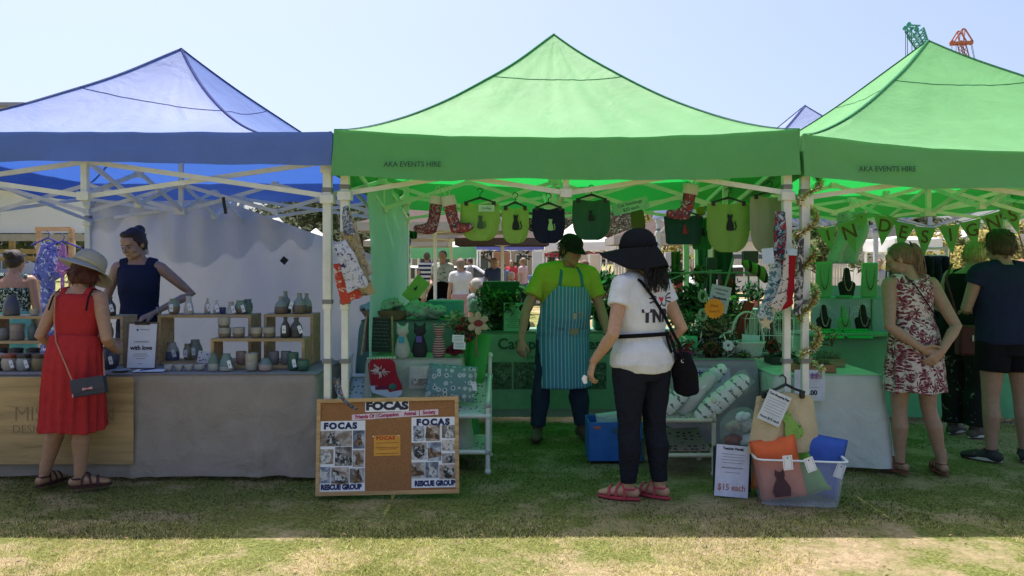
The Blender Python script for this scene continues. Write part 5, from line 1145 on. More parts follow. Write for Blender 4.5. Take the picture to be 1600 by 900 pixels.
pot('vase', 'wide two-spout vase in sage and brown, left of its pair', 468, zB, yB, 22, 32, (.30, .32, .26), (.18, .14, .10), .42, -.9)
pot('vase', 'slimmer sage vase at the right edge of the small display box', 479, zB, yB+.06, 17, 31, (.30, .33, .27), (.17, .13, .10), .35)
pot('cup', 'speckled beaker at the bottom of the pair stacked on the low box', 351, zC, yC, 20, 16, (.34, .33, .30), (.20, .17, .14), .45)
pot('cup', 'speckled beaker standing on top of the other beaker', 350, zC+.078, yC, 19, 16, (.38, .36, .32), (.24, .2, .16), .25)
pot('cup', 'speckled beaker second from the left on the low box', 373, zC, yC, 19, 16, (.36, .34, .31), (.21, .17, .14), .45)
pot('cup', 'speckled beaker in the middle of the low box', 401, zC, yC, 18, 16, (.40, .37, .32), (.22, .18, .14), .45)
pot('cup', 'speckled beaker just left of the dark bottles', 421, zC, yC, 19, 16, (.38, .36, .30), (.21, .18, .14), .5)
pot('bottle', 'dark narrow bottle with a white tag on the low box', 446, zC, yC, 15, 32, (.07, .06, .06), Dk, .4, 0)
pot('bottle', 'dark wide bottle with twine and tag at the right of the low box', 463, zC, yC+.02, 19, 31, (.09, .08, .07), Dk, .4, .9)
pot('dome', 'white and blue jar with tag inside the wide display box', 269, zT+.022, 6.30, 22, 27, (.46, .44, .42), Bl, .5, .7)
pot('round', 'ochre jar with tag next to the blue and white one', 293, zT+.022, 6.30, 13, 25, (.30, .27, .18), (.25, .2, .12), .4, 0)
pot('dome', 'large grey-green jar in the wide display box behind its tag', 305, zT+.022, 6.36, 24, 30, (.26, .30, .27), (.24, .22, .18), .3, .2)
BW = 'white pinch bowl, {} of four in front of the display boxes'
for i, px in enumerate((264, 280, 295, 312)): pot('bowl', BW.format(['leftmost', 'second', 'third', 'rightmost']  [i]), px, zT, yF, 18 if i == 3 else 15, 9, Wh, Wh, group='white pinch bowls')
pot('dome', 'green-topped jar on the counter left of the teal vase', 334, zT, yF, 18, 26, (.14, .20, .16), (.40, .40, .36), .42)
pot('dome', 'wide teal and white vase with a slanted tag', 354, zT, yF, 22, 26, (.16, .24, .22), (.42, .42, .40), .25, .8)
pot('stack', 'two cream beakers stacked upright on the counter', 393, zT, yF, 19, 27, (.42, .40, .34), (.40, .38, .33), .5)
pot('dome', 'squat jar with teal rim and pink base', 415, zT, yF, 21, 19, (.16, .23, .24), Pk, .5)
pot('stack', 'two dark green cups stacked at the right end of the counter', 458, zT, yF+.03, 17, 27, (.06, .15, .11), (.05, .12, .09), .5, .5)
pot('cup', 'single dark green cup at the very end of the counter', 474, zT, yF, 19, 16, (.07, .17, .13), (.05, .12, .09), .5)
for i, (px, c) in enumerate(((377, Pk), (428, Gy), (447, Gy))): pot('cup', ['dusky pink cup behind the cream beakers', 'grey cup under the low box, behind the squat jar', 'smaller grey cup under the low box, left of the green cups'][i], px, zT+.022 if i else zT+.022, 6.03, 16, 20, tuple(q*.8 for q in c), tuple(q*.7 for q in c))
# booklet, sheet and pen, saucer
m = tilt(W(318, 558, 5.92), -6, 0, 15); b_ = MB().box((0, 0, 0), (.085, .088, .006), m); o = b_.build('booklet', M((.45, .45, .5), .7)); tag(o, 'small spotted booklet leaning by the green-topped jar', 'booklet')
mb = MB(); rs = random.Random(4)
for i in range(9): mb.ell((rs.uniform(-.035, .035), rs.uniform(-.035, .035), .0035), (.005, .005, .001), m, 8, 4)
mo = mb; mo.v = [tuple(Vector(p)-o.location) for p in mo.v]; mo.build('dots', INK, o)
o = MB().box((0, 0, 0), (.21, .12, .004), Matrix.Translation((X(235, 5.8), 5.80, zT+.006)) @ Matrix.Rotation(R(8), 4, 'Z')).build('paper_sheet', PAPER); tag(o, 'white paper lying flat on the counter edge', 'paper')
o = MB().tube([(X(222, 5.78), 5.75, zT+.014), (X(238, 5.8), 5.84, zT+.014)], .004, 6).build('pen', M((.02, .02, .12), .3)); tag(o, 'dark blue pen lying on the white paper', 'pen')
MB_ = MB().lathe([(.001, 0), (.045, 0), (.07, .012), (.066, .012), (.045, .004), (.001, .004)], (X(188, 5.78), 5.78, zT+.003), 24).build('saucer', M((.3, .33, .36), .3)); tag(MB_, 'grey-blue saucer on the counter beside the red dress', 'saucer')
# left part behind the red dress
pot('dome', 'dark grey jar standing on the top of the long display box at the far left', 18, zL, 6.22, 24, 32, (.09, .09, .11), (.10, .10, .12))
pot('cup', 'low pale cup on the long display box beside the red dress', 54, zL, 6.24, 14, 10, Cr, Cr)
pot('cup', 'grey speckled cup on the middle shelf at the left picture edge', 4, zL2+.011, 6.22, 20, 19, (.24, .23, .25), (.2, .19, .2))
pot('stack', 'pair of beige cups stacked on the middle shelf', 27, zL2+.011, 6.22, 21, 25, (.34, .29, .27), (.27, .23, .22), .5)
pot('bottle', 'teal bottle with tag on the middle shelf close to the red dress', 52, zL2+.011, 6.24, 15, 32, (.12, .17, .18), (.10, .14, .15), .4)
for i, (px, c, tp) in enumerate(((8, (.06, .05, .06), (.45, .42, .36)), (15, Cr, (.30, .08, .05)), (38, (.34, .36, .33), Dk), (62, (.25, .20, .10), (.10, .06, .04)))):
    pot('lid', ['dark lidded jar at the left picture edge on the counter', 'cream jar with a rust-red lid on the counter', 'pale grey jar with dark lid between the cream and the olive jars', 'olive jar with dark lid nearest the red dress'][i], px+(-12 if i == 0 else 0), zT, yF+.02, 24, 26, tp, c, .72, .9 if i in (1, 2) else None)
for i, px in enumerate((2, 26, 52)): pot('lid', 'black round jar, {} in the row under the middle shelf'.format(['first', 'second', 'third'][i]), px, zT+.022, 6.16, 22, 22, Dk, (.06, .05, .055), .7, group='black jars under the shelf')
pot('bottle', 'dark bottle with tag standing behind the shoulder of the red dress', 161, zL, 6.22, 15, 28, Dk, Dk, .4, 0)
pot('bottle', 'second dark bottle with slanted tag just left of the clipboard', 172, zL, 6.2, 17, 29, (.07, .065, .065), Dk, .4, .8)
pot('round', 'grey speckled jug on the shelf beside the right arm of the red dress', 168, zL2+.011, 6.22, 18, 26, (.30, .29, .29), (.2, .2, .2), .4)
pot('round', 'big dark blue jug with tag on the counter right of the red dress', 172, zT, 5.95, 28, 34, (.06, .07, .10), (.06, .065, .09), .4, .6)
# clipboard
d = 5.98; t = thing('clipboard', 'clipboard with a printed sheet standing against the display box', 'clipboard', (X(221.5, d), d, zT)); kx = 1/F*d
m = tilt((0, 0, .165+.004), 0, 0, 8); MB().box((0, 0, 0), (.242, .345, .006), m).build('board', M((.18, .12, .08), .7), t, bevel=.002)
sh = MB().box((.004, -.004, .005), (.205, .325, .002), m).build('sheet', PAPER, t, smooth=0)
MB().text('with love', .046, m @ Matrix.Translation((0, -.02, .007)) @ Matrix.Shear('XY', 4, (0, 0)), off=.0012, space=.95).build('lettering', INK, sh)
MB().text('MISSELLON', .013, m @ Matrix.Translation((.02, .115, .007))).build('heading', M((.3, .3, .33), .8), sh); MB().text('HANDMADE', .020, m @ Matrix.Translation((0, .025, .007))).build('lettering', M((.3, .3, .33), .8), sh); mb = MB()
for k, (y, w_) in enumerate(((-.065, .10), (-.08, .12), (-.098, .07), (-.135, .03))): mb.box((0, y, .007), (w_, .004, .0006), m)
mb.build('small_print', M((.3, .3, .33), .8), sh, smooth=0); MB().prism([(-.010, .008), (.010, .008), (0, -.010)], .001, m @ Matrix.Translation((-.035, .112, .0065))).build('emblem', TRI, sh)
MB().tube([m @ Vector(p) for p in ((-.055, .155, .012), (-.055, .172, .014), (.055, .172, .014), (.055, .155, .012))], .004, 6, closed=True).build('clip', BLACK, t)

# ---------------------------------------------------------------- cork board
d0 = 5.27
t = thing('notice_board', 'framed cork notice board with rescue group posters leaning at the foot of the posts', 'notice board', (X(607.5, 5.22), 5.17, 0))
m = Matrix.Translation((0, 0, .012)) @ Matrix.Rotation(R(-1.2), 4, 'Y') @ Matrix.Rotation(R(90-9), 4, 'X') @ Matrix.Translation((0, .31, 0))
BWd, BH = .925, .615
corkm = NT('cork'); corkm.set(.95, 0, .1); corkm.col(corkm.ramp(corkm.noise(180, 4, .8).outputs[0], [(.3, (.16, .07, .03)), (.55, (.33, .16, .07)), (.75, (.42, .23, .11))]))
MB().box((0, 0, 0), (BWd-.05, BH-.05, .010), m).build('cork_panel', corkm.mat, t, smooth=0)
FW = wood((.50, .32, .15), 8)
for c, s_ in (((0, BH/2-.0125, .004), (BWd, .025, .022)), ((0, -BH/2+.0125, .004), (BWd, .025, .022)), ((-BWd/2+.0125, 0, .004), (.025, BH-.05, .022)), ((BWd/2-.0125, 0, .004), (.025, BH-.05, .022))):
    MB().box(c, s_, m).build('frame_rail', FW, t, bevel=.002)
def bp(px, py):  # pixel on the board -> board plane coordinates
    return ((px-607.5)/(1110-0)*5.1*.908, (698-py)/238.0)
NAVY = M((.02, .025, .10), .7)
def sheet_on(name, cx, cy, w_, h, mt=None, rot=0, z=.0062):
    mm = m @ Matrix.Translation((cx, cy, z)) @ Matrix.Rotation(R(rot), 4, 'Z'); return mm, MB().box((0, 0, 0), (w_, h, .0016), mm).build(name, mt or PAPER, t, smooth=0)
bw = 1/238.0
mm, s1 = sheet_on('heading_sheet', -.005, .253, .285, .070, rot=0)
MB().text('FOCAS', .068, mm @ Matrix.Translation((0, 0, .001)), off=.0045, sx=1.28, space=1.02).build('lettering', INK, s1)
for i, (wd, cx, w_) in enumerate((('Friends Of', -.150, .168), ('Companion', .005, .168), ('Animal', .146, .116), ('Society', .270, .120))):
    mm, s2 = sheet_on('word_strip', cx, .195+cx*.045, w_, .036, M((.68, .55, .60), .8), rot=2.2); MB().text(wd, .033, mm @ Matrix.Translation((0, .001, .001)), off=.0013, sx=.86).build('lettering', M((.35, .03, .10), .7), s2)
def photo_mat(seed, a, b_, c):
    q = NT('pet_photo'); q.set(.4, 0, .3); mp = q.n('ShaderNodeMapping'); mp.inputs['Location'].default_value = (seed*3.1, seed*1.7, seed); q.l(q.co, mp.inputs[0])
    n1 = q.noise(9 if seed < 50 or seed % 100 < 50 else 30, 3, .55, mp.outputs[0], 1.0); n2 = q.noise(44, 3, .6, mp.outputs[0], .6)
    q.col(q.mix(q.ramp(n2.outputs[0], [(.45, 0.), (.62, .8)]), q.ramp(n1.outputs[0], [(.36, a), (.47, b_), (.60, c)]), tuple(x*.55 for x in b_))); return q.mat
def petshape(kind, s_):
    if kind == 0:  # sitting cat
        o = [(-.30, -.5), (.32, -.5), (.36, -.2), (.22, .05), (.15, .15), (.20, .30), (.16, .50), (.06, .40), (-.06, .40), (-.16, .50), (-.20, .30), (-.14, .13), (-.26, -.05), (-.36, -.3)]
    elif kind == 1:  # lying dog
        o = [(-.5, -.4), (.5, -.4), (.46, -.15), (.2, -.02), (-.05, .0), (-.10, .25), (-.16, .38), (-.24, .30), (-.36, .32), (-.46, .40), (-.44, .18), (-.5, .0)]
    else:  # face
        o = [(-.3, -.3), (-.12, -.45), (.12, -.45), (.3, -.3), (.38, 0), (.34, .42), (.16, .28), (-.16, .28), (-.34, .42), (-.38, 0)]
    return [(x*s_, y*s_) for x, y in o]
PC = [((.03, .03, .035), (.25, .22, .2), (.5, .5, .52)), ((.10, .07, .05), (.36, .30, .26), (.55, .55, .6)), ((.05, .06, .09), (.22, .26, .34), (.5, .55, .62)), ((.16, .10, .07), (.42, .34, .30), (.6, .55, .52))]
def poster(cx, cy, w_, h, words, tiles, seed):
    mm, s_ = sheet_on('poster', cx, cy, w_, h)
    MB().text('FOCAS', .054, mm @ Matrix.Translation((-.01, h/2-.033, .0012)), off=.0036, sx=1.1, space=1.25).build('lettering', NAVY, s_)
    MB().text('RESCUE GROUP', .044, mm @ Matrix.Translation((0, -h/2+.026, .0012)), off=.0030, sx=.83, space=1.0).build('lettering', NAVY, s_)
    for i, (x0, y0, x1, y1) in enumerate(tiles):
        iw, ih = (x1-x0)*w_, (y1-y0)*h; ox, oy = ((x0+x1)/2-.5)*w_, (.5-(y0+y1)/2)*h; pm = mm @ Matrix.Translation((ox, oy, .0008+.0003*i))
        pcs = PC[(i+seed) % 4]; MB().box((0, 0, .0005), (iw, ih, .001), pm).build('photo', photo_mat(seed*10+i, *pcs), s_, smooth=0)
        MB().prism(petshape((i*2+seed) % 3, min(iw, ih)*1.0), .0007, pm @ Matrix.Translation((0, -.002, .0010)) @ Matrix.Rotation(R((i*37) % 30-15), 4, 'Z')).build('pet_picture', photo_mat(seed*10+i+50, *([((.015, .015, .018), (.03, .03, .035), (.55, .55, .56)), ((.03, .02, .015), (.12, .07, .04), (.30, .2, .13)), ((.5, .5, .5), (.6, .6, .6), (.05, .05, .05))][i % 3])), s_, smooth=0)
poster(-.298, -.058, .305, .445, 0, [(.0, .14, .72, .36), (.74, .14, .99, .40), (.0, .40, .33, .61), (.36, .37, .72, .64), (.74, .42, .98, .66), (.0, .65, .27, .88), (.29, .66, .66, .90), (.68, .68, .99, .88)], 1)
poster(.305, -.046, .300, .445, 0, [(.04, .12, .28, .34), (.31, .10, .62, .34), (.66, .12, .98, .30), (.0, .36, .33, .60), (.35, .36, .64, .62), (.66, .33, .99, .48), (.66, .52, .99, .66), (.0, .64, .28, .86), (.30, .64, .58, .86), (.60, .68, .99, .88)], 2)
mm, s3 = sheet_on('orange_note', -.003, .002, .172, .130, M((.62, .30, .05), .8), rot=.5); MB().text('FOCAS', .030, mm @ Matrix.Translation((-.01, .047, .001)), off=.0016, sx=1.15, space=1.2).build('lettering', M((.45, .05, .03), .7), s3)
mb = MB()
for y, w_ in ((.017, .145), (-.012, .15), (-.022, .12), (-.050, .15)): mb.box((0, y, .0012), (w_, .0035, .0008), mm)
mb.build('small_print', M((.25, .10, .04), .8), s3, smooth=0)
mb = MB()
for x, y in ((-.09, .06), (.075, .06)): MB().ell((x, y, .004), (.005, .005, .004), mm, 8, 6).build('pin', PAPER, s3)

# ---------------------------------------------------------------- white pipe display racks
PVC = M((.68, .70, .68), .35, .03)
def pipes(mb, segs, r=.017):
    for a, b_ in segs:
        mb.tube([a, b_], r, 10); 
        for p in (a, b_): mb.ell(p, (r*1.45,)*3, None, 10, 8)
t = thing('pipe_rack', 'white plastic pipe rack left of the aisle, its right end open to the grass', 'rack', (X(690, 5.8), 5.9, 0))
xr_ = X(762, 5.78)-t.location.x; xl_ = X(520, 5.7)-t.location.x; mb = MB()
y0_, y1_ = -.10, .42
segs = []
for x in (xl_, xr_):
    segs += [((x, y0_, .0), (x, y0_, .48)), ((x, y1_, 0), (x, y1_, .78)), ((x, y0_, .48), (x-.25*0, y1_, .62)), ((x, y0_, .14), (x, y1_, .14))]
for x0_, x1_, y, z in ((xl_, xr_, y0_, .40), (xl_, xr_, y0_, .14), (xl_, xr_, y1_, .14), (xl_, xr_, y1_, .62)): segs.append(((x0_, y, z), (x1_, y, z)))
pipes(mb, segs); mb.build('pipe_frame', PVC, t)
LEAFP = spots((.55, .60, .56), (.05, .08, .06), 26, .26)
MB().grid(lambda a, b_: (xl_+.02+a*(xr_-xl_-.04), y0_+b_*(y1_-y0_), .405+.2*b_-.03*math.sin(b_*PI)), 20, 8).build('upper_shelf_cloth', LEAFP, t, solid=.006)
MB().grid(lambda a, b_: (xl_+.02+a*(xr_-xl_-.04), y0_+b_*(y1_-y0_), .150-.03*math.sin(b_*PI)), 20, 8).build('lower_shelf_cloth', LEAFP, t, solid=.006)
# green cloth hanging inside the rack to the right of the cushion
mb = MB(); mb.grid(lambda a, b_: (X(718+48*a*(1-.55*b_), 6.3)+.03*math.sin(a*9), 6.33+.08*math.sin(a*5+b_*2), .95-b_*(.95-.13-.2*(1-a)*0)), 24, 20)
tag(mb.build('green_cloth', cloth((.10, .42, .12), .35, (.05, .6, .1)), smooth=80), 'bright green cloth hanging beside the patterned cushion', 'cloth')
# small table with cream cloth
skirted_table('tablecloth', 'cream cloth on the small table of cat door stops behind the cork board', X(572, 6.05), X(722, 6.05), 6.05, 6.55, .785, cloth((.52, .54, .45), .15, wr=.6, wsc=6), zb=.10, amp=.018, nf=2.2, tlabel='small table under the cream cloth of cat door stops', seed=4)
zS = .788
def pillow_mb(w_, h, th, m, n=20, pw=.5):
    mb = MB()
    for sg in (1, -1):
        def fn(a, b_):
            x, y = 2*a-1, 2*b_-1; k = max(0, (1-x**4)*(1-y**4))**pw; c = 1-.06*(x*x*y*y)*0; p_ = (1-.07*(1-abs(y))*0)
            return ((x*w_/2)*(1-.05*(1-y*y)), (y*h/2)*(1-.05*(1-x*x)), sg*th/2*k+.006*noise.noise(Vector((x*3, y*3, sg+w_*9)))*k)
        mb.grid(fn, n, n, m)
    return mb
def pillow(name, label, cat, o_, w_, h, th, mt, deg=0, yaw=0, pitch=0, group=None, tagc=None):
    t = thing(name, label, cat, o_, 0, group); m = tilt((0, 0, 0), deg, yaw, pitch); mb = pillow_mb(w_, h, th, m)
    c = mb.build('cushion_cover', mt, t, smooth=80); MB().tube([m @ Vector(p) for p in ((-w_/2*.99, -h/2*.99, 0), (0, -h/2*.95, 0), (w_/2*.99, -h/2*.99, 0), (w_/2*.95, 0, 0), (w_/2*.99, h/2*.99, 0), (0, h/2*.95, 0), (-w_/2*.99, h/2*.99, 0), (-w_/2*.95, 0, 0))], .004, 5, closed=True).build('piping', mt, c)
    if tagc:
        q = tilt(tagc, 8); cc = MB().box((0, -.03, 0), (.042, .066, .0015), q).build('label_card', PAPER, t, smooth=0); MB().ell((0, -.008, .001), (.004, .004, .001), q, 8, 4).build('eyelet', INK, cc); MB().tube([q @ Vector((0, -.005, 0)), q @ Vector((-.02, .03, .01))], .001, 4).build('string', PAPER, cc)
    return t
pillow('cushion', 'teal cushion printed with white animal faces, leaning in the pipe rack', 'cushion', W(705, 598, 5.95), .37, .27, .12, spots((.16, .27, .27), (.50, .54, .54), 22, .40, (.06, .06, .08)), deg=-5, yaw=0, pitch=22, tagc=(.165, -.045, .01))
def blobthing(name, label, cat, fn, mt, vox=.006, group=None, it=3, disp=.002):
    mb = MB(); fn(mb); me = remesh(mb, vox, it, lambda c: disp*noise.noise(c*30)); o = meshobj(name, me, mt); tag(o, label, cat, group); return o
def stocking(name, label, px, py, d, L, mt, cuff, foot=1, wtop=.055, deg=0, group=None, cuffh=.06, sc=1.0, yaw=0, loop=True, cuffn='cuff'):
    """stocking hanging from (px,py): leg down, foot to the right if foot=1"""
    t = thing(name, label, 'stocking', W(px, py, d), R(yaw), group); m = tilt((0, 0, 0), deg); q = lambda x, y: m @ Vector((x*foot, y, 0)); w_ = wtop*sc
    mb = MB(); sd = (m.to_3x3() @ Vector((1, 0, 0)))
    cap_tube(mb, [q(0, -.02), q(0, -L*.35), q(.0, -L*.62), q(.01, -L*.80)], [(w_, .020), (w_*.95, .024), (w_*.92, .026), (w_*.98, .028)], 16, side=sd)
    cap_tube(mb, [q(.0, -L*.84), q(w_*.9, -L*.89), q(w_*2.0, -L*.93), q(w_*2.5, -L*.92)], [(w_*.95, .028), (w_*.88, .028), (w_*.72, .024), (w_*.6, .02)], 16, side=m.to_3x3() @ Vector((.1, 1, 0)))
    me = remesh(mb, .007, 3, lambda c: .006*noise.noise(c*14)); b_ = meshobj('stocking_leg', me, mt, t)
    mb = MB(); mb.tube([q(0, .01), q(0, -cuffh)], [(w_*1.12, .026), (w_*1.18, .030)], 20, side=sd); mb.build(cuffn, cuff, t, bevel=.004)
    if loop: MB().tube([q(-.01, .0), q(-.02, .05), q(0, .08), q(.02, .05), q(.01, .0)], .004, 6).build('loop', cuff, t)
    return t
RF = print_mat((.16, .06, .07), [(.03, .03, .05), (.32, .28, .28), (.20, .03, .04)], 30, .46); FLR = print_mat((.24, .05, .05), [(.42, .36, .36), (.03, .05, .09), (.28, .05, .05)], 28, .45)
CRC = cloth((.62, .58, .54), .1)
# big red appliqued stocking in front of the cream cloth
t = thing('christmas_stocking', 'red stocking with a white splayed applique and pale blue toe pinned to the cream cloth', 'stocking', W(597, 560, 5.98)); m = tilt((0, 0, 0), 2)
out = [(-.108, .0), (.095, .0), (.10, -.10), (.125, -.17), (.145, -.21), (.140, -.262), (.10, -.292), (.04, -.285), (-.02, -.262), (-.075, -.245), (-.095, -.19), (-.10, -.10)]
def smooth_outline(o, it=2):
    for _ in range(it):
        n = []
        for i in range(len(o)):
            a, b_ = o[i], o[(i+1) % len(o)]; n += [(a[0]*.75+b_[0]*.25, a[1]*.75+b_[1]*.25), (a[0]*.25+b_[0]*.75, a[1]*.25+b_[1]*.75)]
        o = n
    return o
MB().prism(smooth_outline(out), .022, m).build('felt_body', M((.30, .015, .03), .95, bump=.2), t, bevel=.006)
toe = [(-.098, -.195), (.02, -.205), (.05, -.25), (.145, -.235), (.140, -.266), (.10, -.296), (.04, -.289), (-.02, -.266), (-.078, -.249)]
MB().prism(toe, .005, m @ Matrix.Translation((0, 0, .021))).build('toe_panel', M((.45, .50, .62), .95), t)
mb = MB(); rs = random.Random(2)
for i in range(34):
    a = rs.uniform(0, 2*PI); L = rs.uniform(.03, .075); mb.bar((-.01+.015*math.cos(a), -.085+.012*math.sin(a), .025), (-.01+L*math.cos(a), -.085+L*.8*math.sin(a), .027), .007, .004)
mb.v = [tuple(m @ Vector(p)) for p in mb.v]; mb.build('white_applique', CRC, t)
mb = MB(); [mb.ell((-.10+.0215*i, .004, .014), (.011, .010, .010), m, 8, 6) for i in range(10)]; mb.build('pompom_trim', M((.45, .50, .35), .95), t)
mb = MB(); mb.ell((.075, -.212, .022), (.030, .026, .008), m, 12, 8); mb.build('green_applique', M((.04, .15, .12), .9), t); MB().box((-.01, -.215, .024), (.09, .028, .006), m).build('maroon_applique', M((.16, .02, .05), .9), t)
# white spotted pouch
t = pillow('zip_pouch', 'white pouch with a grey printed patch hanging on the cream cloth', 'pouch', W(655, 589, 5.97), .15, .17, .035, cloth((.50, .50, .46), .1), deg=0)
MB().box((0, -.03, -.0), (.12, .05, .004), tilt((0, -.018, -.005))).build('printed_panel', print_mat((.12, .12, .11), [(.5, .5, .46), (.28, .2, .16)], 60, .45), t)
# cat shaped door stops
def doorstop(label, px, d, h, w_, mt, tagmt=None):
    t = thing('cat_door_stop', label, 'door stop', (X(px, d), d, zS), 0, 'cat-shaped fabric door stops'); mb = MB()
    cap_tube(mb, [(0, 0, .035), (0, 0, h*.25), (0, 0, h*.45)], [(w_*.52, .055), (w_*.50, .055), (w_*.38, .045)], 16, side=(1, 0, 0)); cap_tube(mb, [(0, 0, h*.45), (0, 0, h*.58)], [(w_*.3, .04), (w_*.26, .036)], 14, side=(1, 0, 0))
    mb.ell((0, 0, h*.72), (w_*.42, .045, h*.15))
    for sx in (-1, 1): cap_tube(mb, [(sx*w_*.22, 0, h*.80), (sx*w_*.36, 0, h*.95)], [(.02, .014), (.007, .006)], 8)
    me = remesh(mb, .006, 2, lambda c: .002*noise.noise(c*25)); meshobj('stuffed_body', me, mt, t)
    if tagmt: MB().box((0, -.058, h*.50), (.045, .003, .048)).build('round_label', tagmt, t, bevel=.001)
    return t
doorstop('cream cat-shaped door stop with a round blue label', 629, 6.12, .275, .115, M((.40, .42, .38), .9), M((.04, .30, .40), .7))
doorstop('black cat-shaped door stop with a purple label, between the cream and the patterned one', 656, 6.16, .275, .115, M((.03, .03, .035), .9), M((.10, .08, .30), .7))
doorstop('tall cat-shaped door stop in a red and white maze pattern', 686, 6.14, .275, .105, stripes((.42, .34, .32), (.20, .05, .06), 55, .5, 2))
# fluffy maroon thing
t0_ = thing('feather_duster', 'shaggy dark red fluffy toy lying at the right of the patterned cat', 'toy', W(710, 552, 6.15)); mb = MB(); rs = random.Random(5)
for i in range(420):
    dv = Vector((rs.gauss(0, 1), rs.gauss(0, .7), abs(rs.gauss(0, .7)))).normalized(); mb.tube([dv*.03, dv*.05+Vector((0, 0, .004)), dv*rs.uniform(.06, .085)], [.003, .0022, .0006], 3)
mb.build('fluff', M((.16, .02, .035), .9, .3), t0_); MB().ell((0, 0, .01), (.045, .04, .03)).build('core', M((.12, .02, .03), .9), t0_)
# blackboard on an easel
d = 6.30; t = thing('easel_blackboard', 'small blackboard on a wooden easel at the left of the cat door stops', 'blackboard', (X(592, d), d, zS)); m = tilt((0, 0, .155), -2, 0, 10)
MB().box((0, 0, 0), (.185, .255, .008), m).build('slate', M((.035, .045, .045), .7, .3), t, smooth=0)
for c, s_ in (((0, .131, .002), (.205, .010, .014)), ((0, -.131, .002), (.205, .010, .014)), ((-.098, 0, .002), (.010, .252, .014)), ((.098, 0, .002), (.010, .252, .014))): MB().box(c, s_, m).build('frame_rail', M((.10, .08, .06), .7), t)
mb = MB(); rs = random.Random(9)
for k in range(8):
    x = -.08
    while x < .07: w_ = rs.uniform(.01, .03); mb.box((x+w_/2, .105-k*.028, .005), (w_, .0022, .0006), m); x += w_+.008
mb.build('chalk_writing', M((.30, .34, .32), .9), t, smooth=0)
MB().bar((-.13, -.03, -.0), (-.10, .02, .30), .014, .014).build('easel_leg', PINE, t); MB().bar((.115, -.03, 0), (.10, .02, .30), .014, .014).build('easel_leg', PINE, t); MB().bar((0, .14, 0), (0, .04, .30), .012, .012).build('easel_leg', PINE, t)
# basket of cat-print fabric above
zb_ = Z(492, 6.62); d = 6.62
skirted_table('tablecloth', 'green cloth over the raised shelf behind the blackboard', X(560, 6.45), X(735, 6.45), 6.5, 7.0, zb_-.04, cloth((.16, .30, .24), .15), zb=.1, amp=.02, nf=2, tlabel='raised narrow table at the back left of the middle stall', seed=6)
CATP = spots((.26, .42, .34), (.03, .06, .06), 30, .22)
t = thing('wicker_tray', 'wicker tray heaped with folded cat-print fabric', 'tray', (X(603, d), d, zb_-.035)); MB().lathe([(.16, 0), (.21, .08), (.20, .08), (.155, .01), (.001, .01)], n=28).build('basket', M((.24, .17, .10), .8, .3, bump=.5, bsc=90), t)
mb = MB(); rs = random.Random(1)
for i in range(9): mb.ell((rs.uniform(-.12, .12), rs.uniform(-.08, .06), .09+rs.uniform(0, .04)), (rs.uniform(.07, .11), .07, .028), Matrix.Rotation(rs.uniform(-.3, .3), 4, 'Y'), 14, 8)
me = remesh(mb, .009, 2, lambda c: .012*noise.noise(c*22)); meshobj('folded_fabric', me, CATP, t)
t = blobthing('fabric_pile', 'crumpled green cat-print fabric spilling right of the wicker tray', 'fabric', lambda mb: [mb.ell((X(640+i*9, 6.62), 6.6+.04*math.sin(i*2), zb_-.01+.05*(i % 2)+.015*(3-i*.6)), (.07, .08, .045)) for i in range(6)], CATP, .009, disp=.014)
# green tag board leaning (650,430) and teal box, yellow box
o = MB().box((0, 0, 0), (.13, .22, .01), tilt(W(650, 452, 6.7), -38, 0, 5)).build('cat_sign', M((.20, .42, .10), .8)); tag(o, 'tilted green card with a small cat mark beside the side wall', 'sign')
q = MB().prism(smooth_outline([(x*.035, y*.04) for x, y in petshape(0, 1)], 1), .002, tilt(W(650, 450, 6.69), -38, 0, 5)); q.v = [tuple(Vector(p)-o.location) for p in q.v]; q.build('cat_mark', INK, o)
o = MB().box((X(696, 6.9), 6.95, Z(482, 6.9)), (.30, .22, .14)).build('teal_box', M((.08, .32, .28), .7), bevel=.01); tag(o, 'teal cloth-covered box behind the patterned cat', 'box')
o = MB().box((X(666, 6.9), 6.97, Z(487, 6.9)), (.05, .2, .12)).build('yellow_box', M((.55, .50, .08), .6), bevel=.006); tag(o, 'small yellow box left of the teal box', 'box')
# felt flower faces etc. on the right end of the cream table
def leafy(label, name, cat, px, py, d, r, cols, n=260, sz=.035, seed=0, flat=.8, group=None, stems=True, squash=1.0):
    rs = random.Random(seed); t = thing(name, label, cat, (X(px, d), d, Z(py, d)-r*squash), 0, group)
    for ci, c in enumerate(cols):
        mb = MB()
        for i in range(n//len(cols)):
            dv = Vector((rs.gauss(0, 1), rs.gauss(0, 1), rs.gauss(0, 1))).normalized()*r*rs.random()**.5; dv.z = dv.z*squash+r*squash; dv.y *= flat
            a = Vector((rs.gauss(0, 1), rs.gauss(0, 1), rs.gauss(0, 1))).normalized(); b_ = a.orthogonal().normalized(); s_ = sz*rs.uniform(.5, 1.1)
            mb.add([dv-a*s_, dv-b_*s_*.4, dv+a*s_, dv+b_*s_*.4], [(0, 1, 2, 3)])
        mb.build(['leaves', 'light_leaves', 'berries', 'ribbons'][ci], c, t, smooth=0)
    if stems:
        mb = MB()
        for i in range(10):
            dv = Vector((rs.gauss(0, 1), rs.gauss(0, 1)*flat, rs.uniform(.2, 1.6))); mb.tube([(0, 0, 0), dv*r*.5, dv*r*.8], .003, 4)
        mb.build('stems', M((.10, .08, .04), .9), t)
    return t
G1, G2, G3, G4 = M((.02, .05, .025), .8), M((.045, .10, .04), .8), M((.11, .19, .06), .8), M((.14, .10, .06), .8); RD = M((.28, .03, .03), .7); GLD = M((.5, .42, .2), .35, metal=.5); WHF = M((.6, .62, .58), .7)
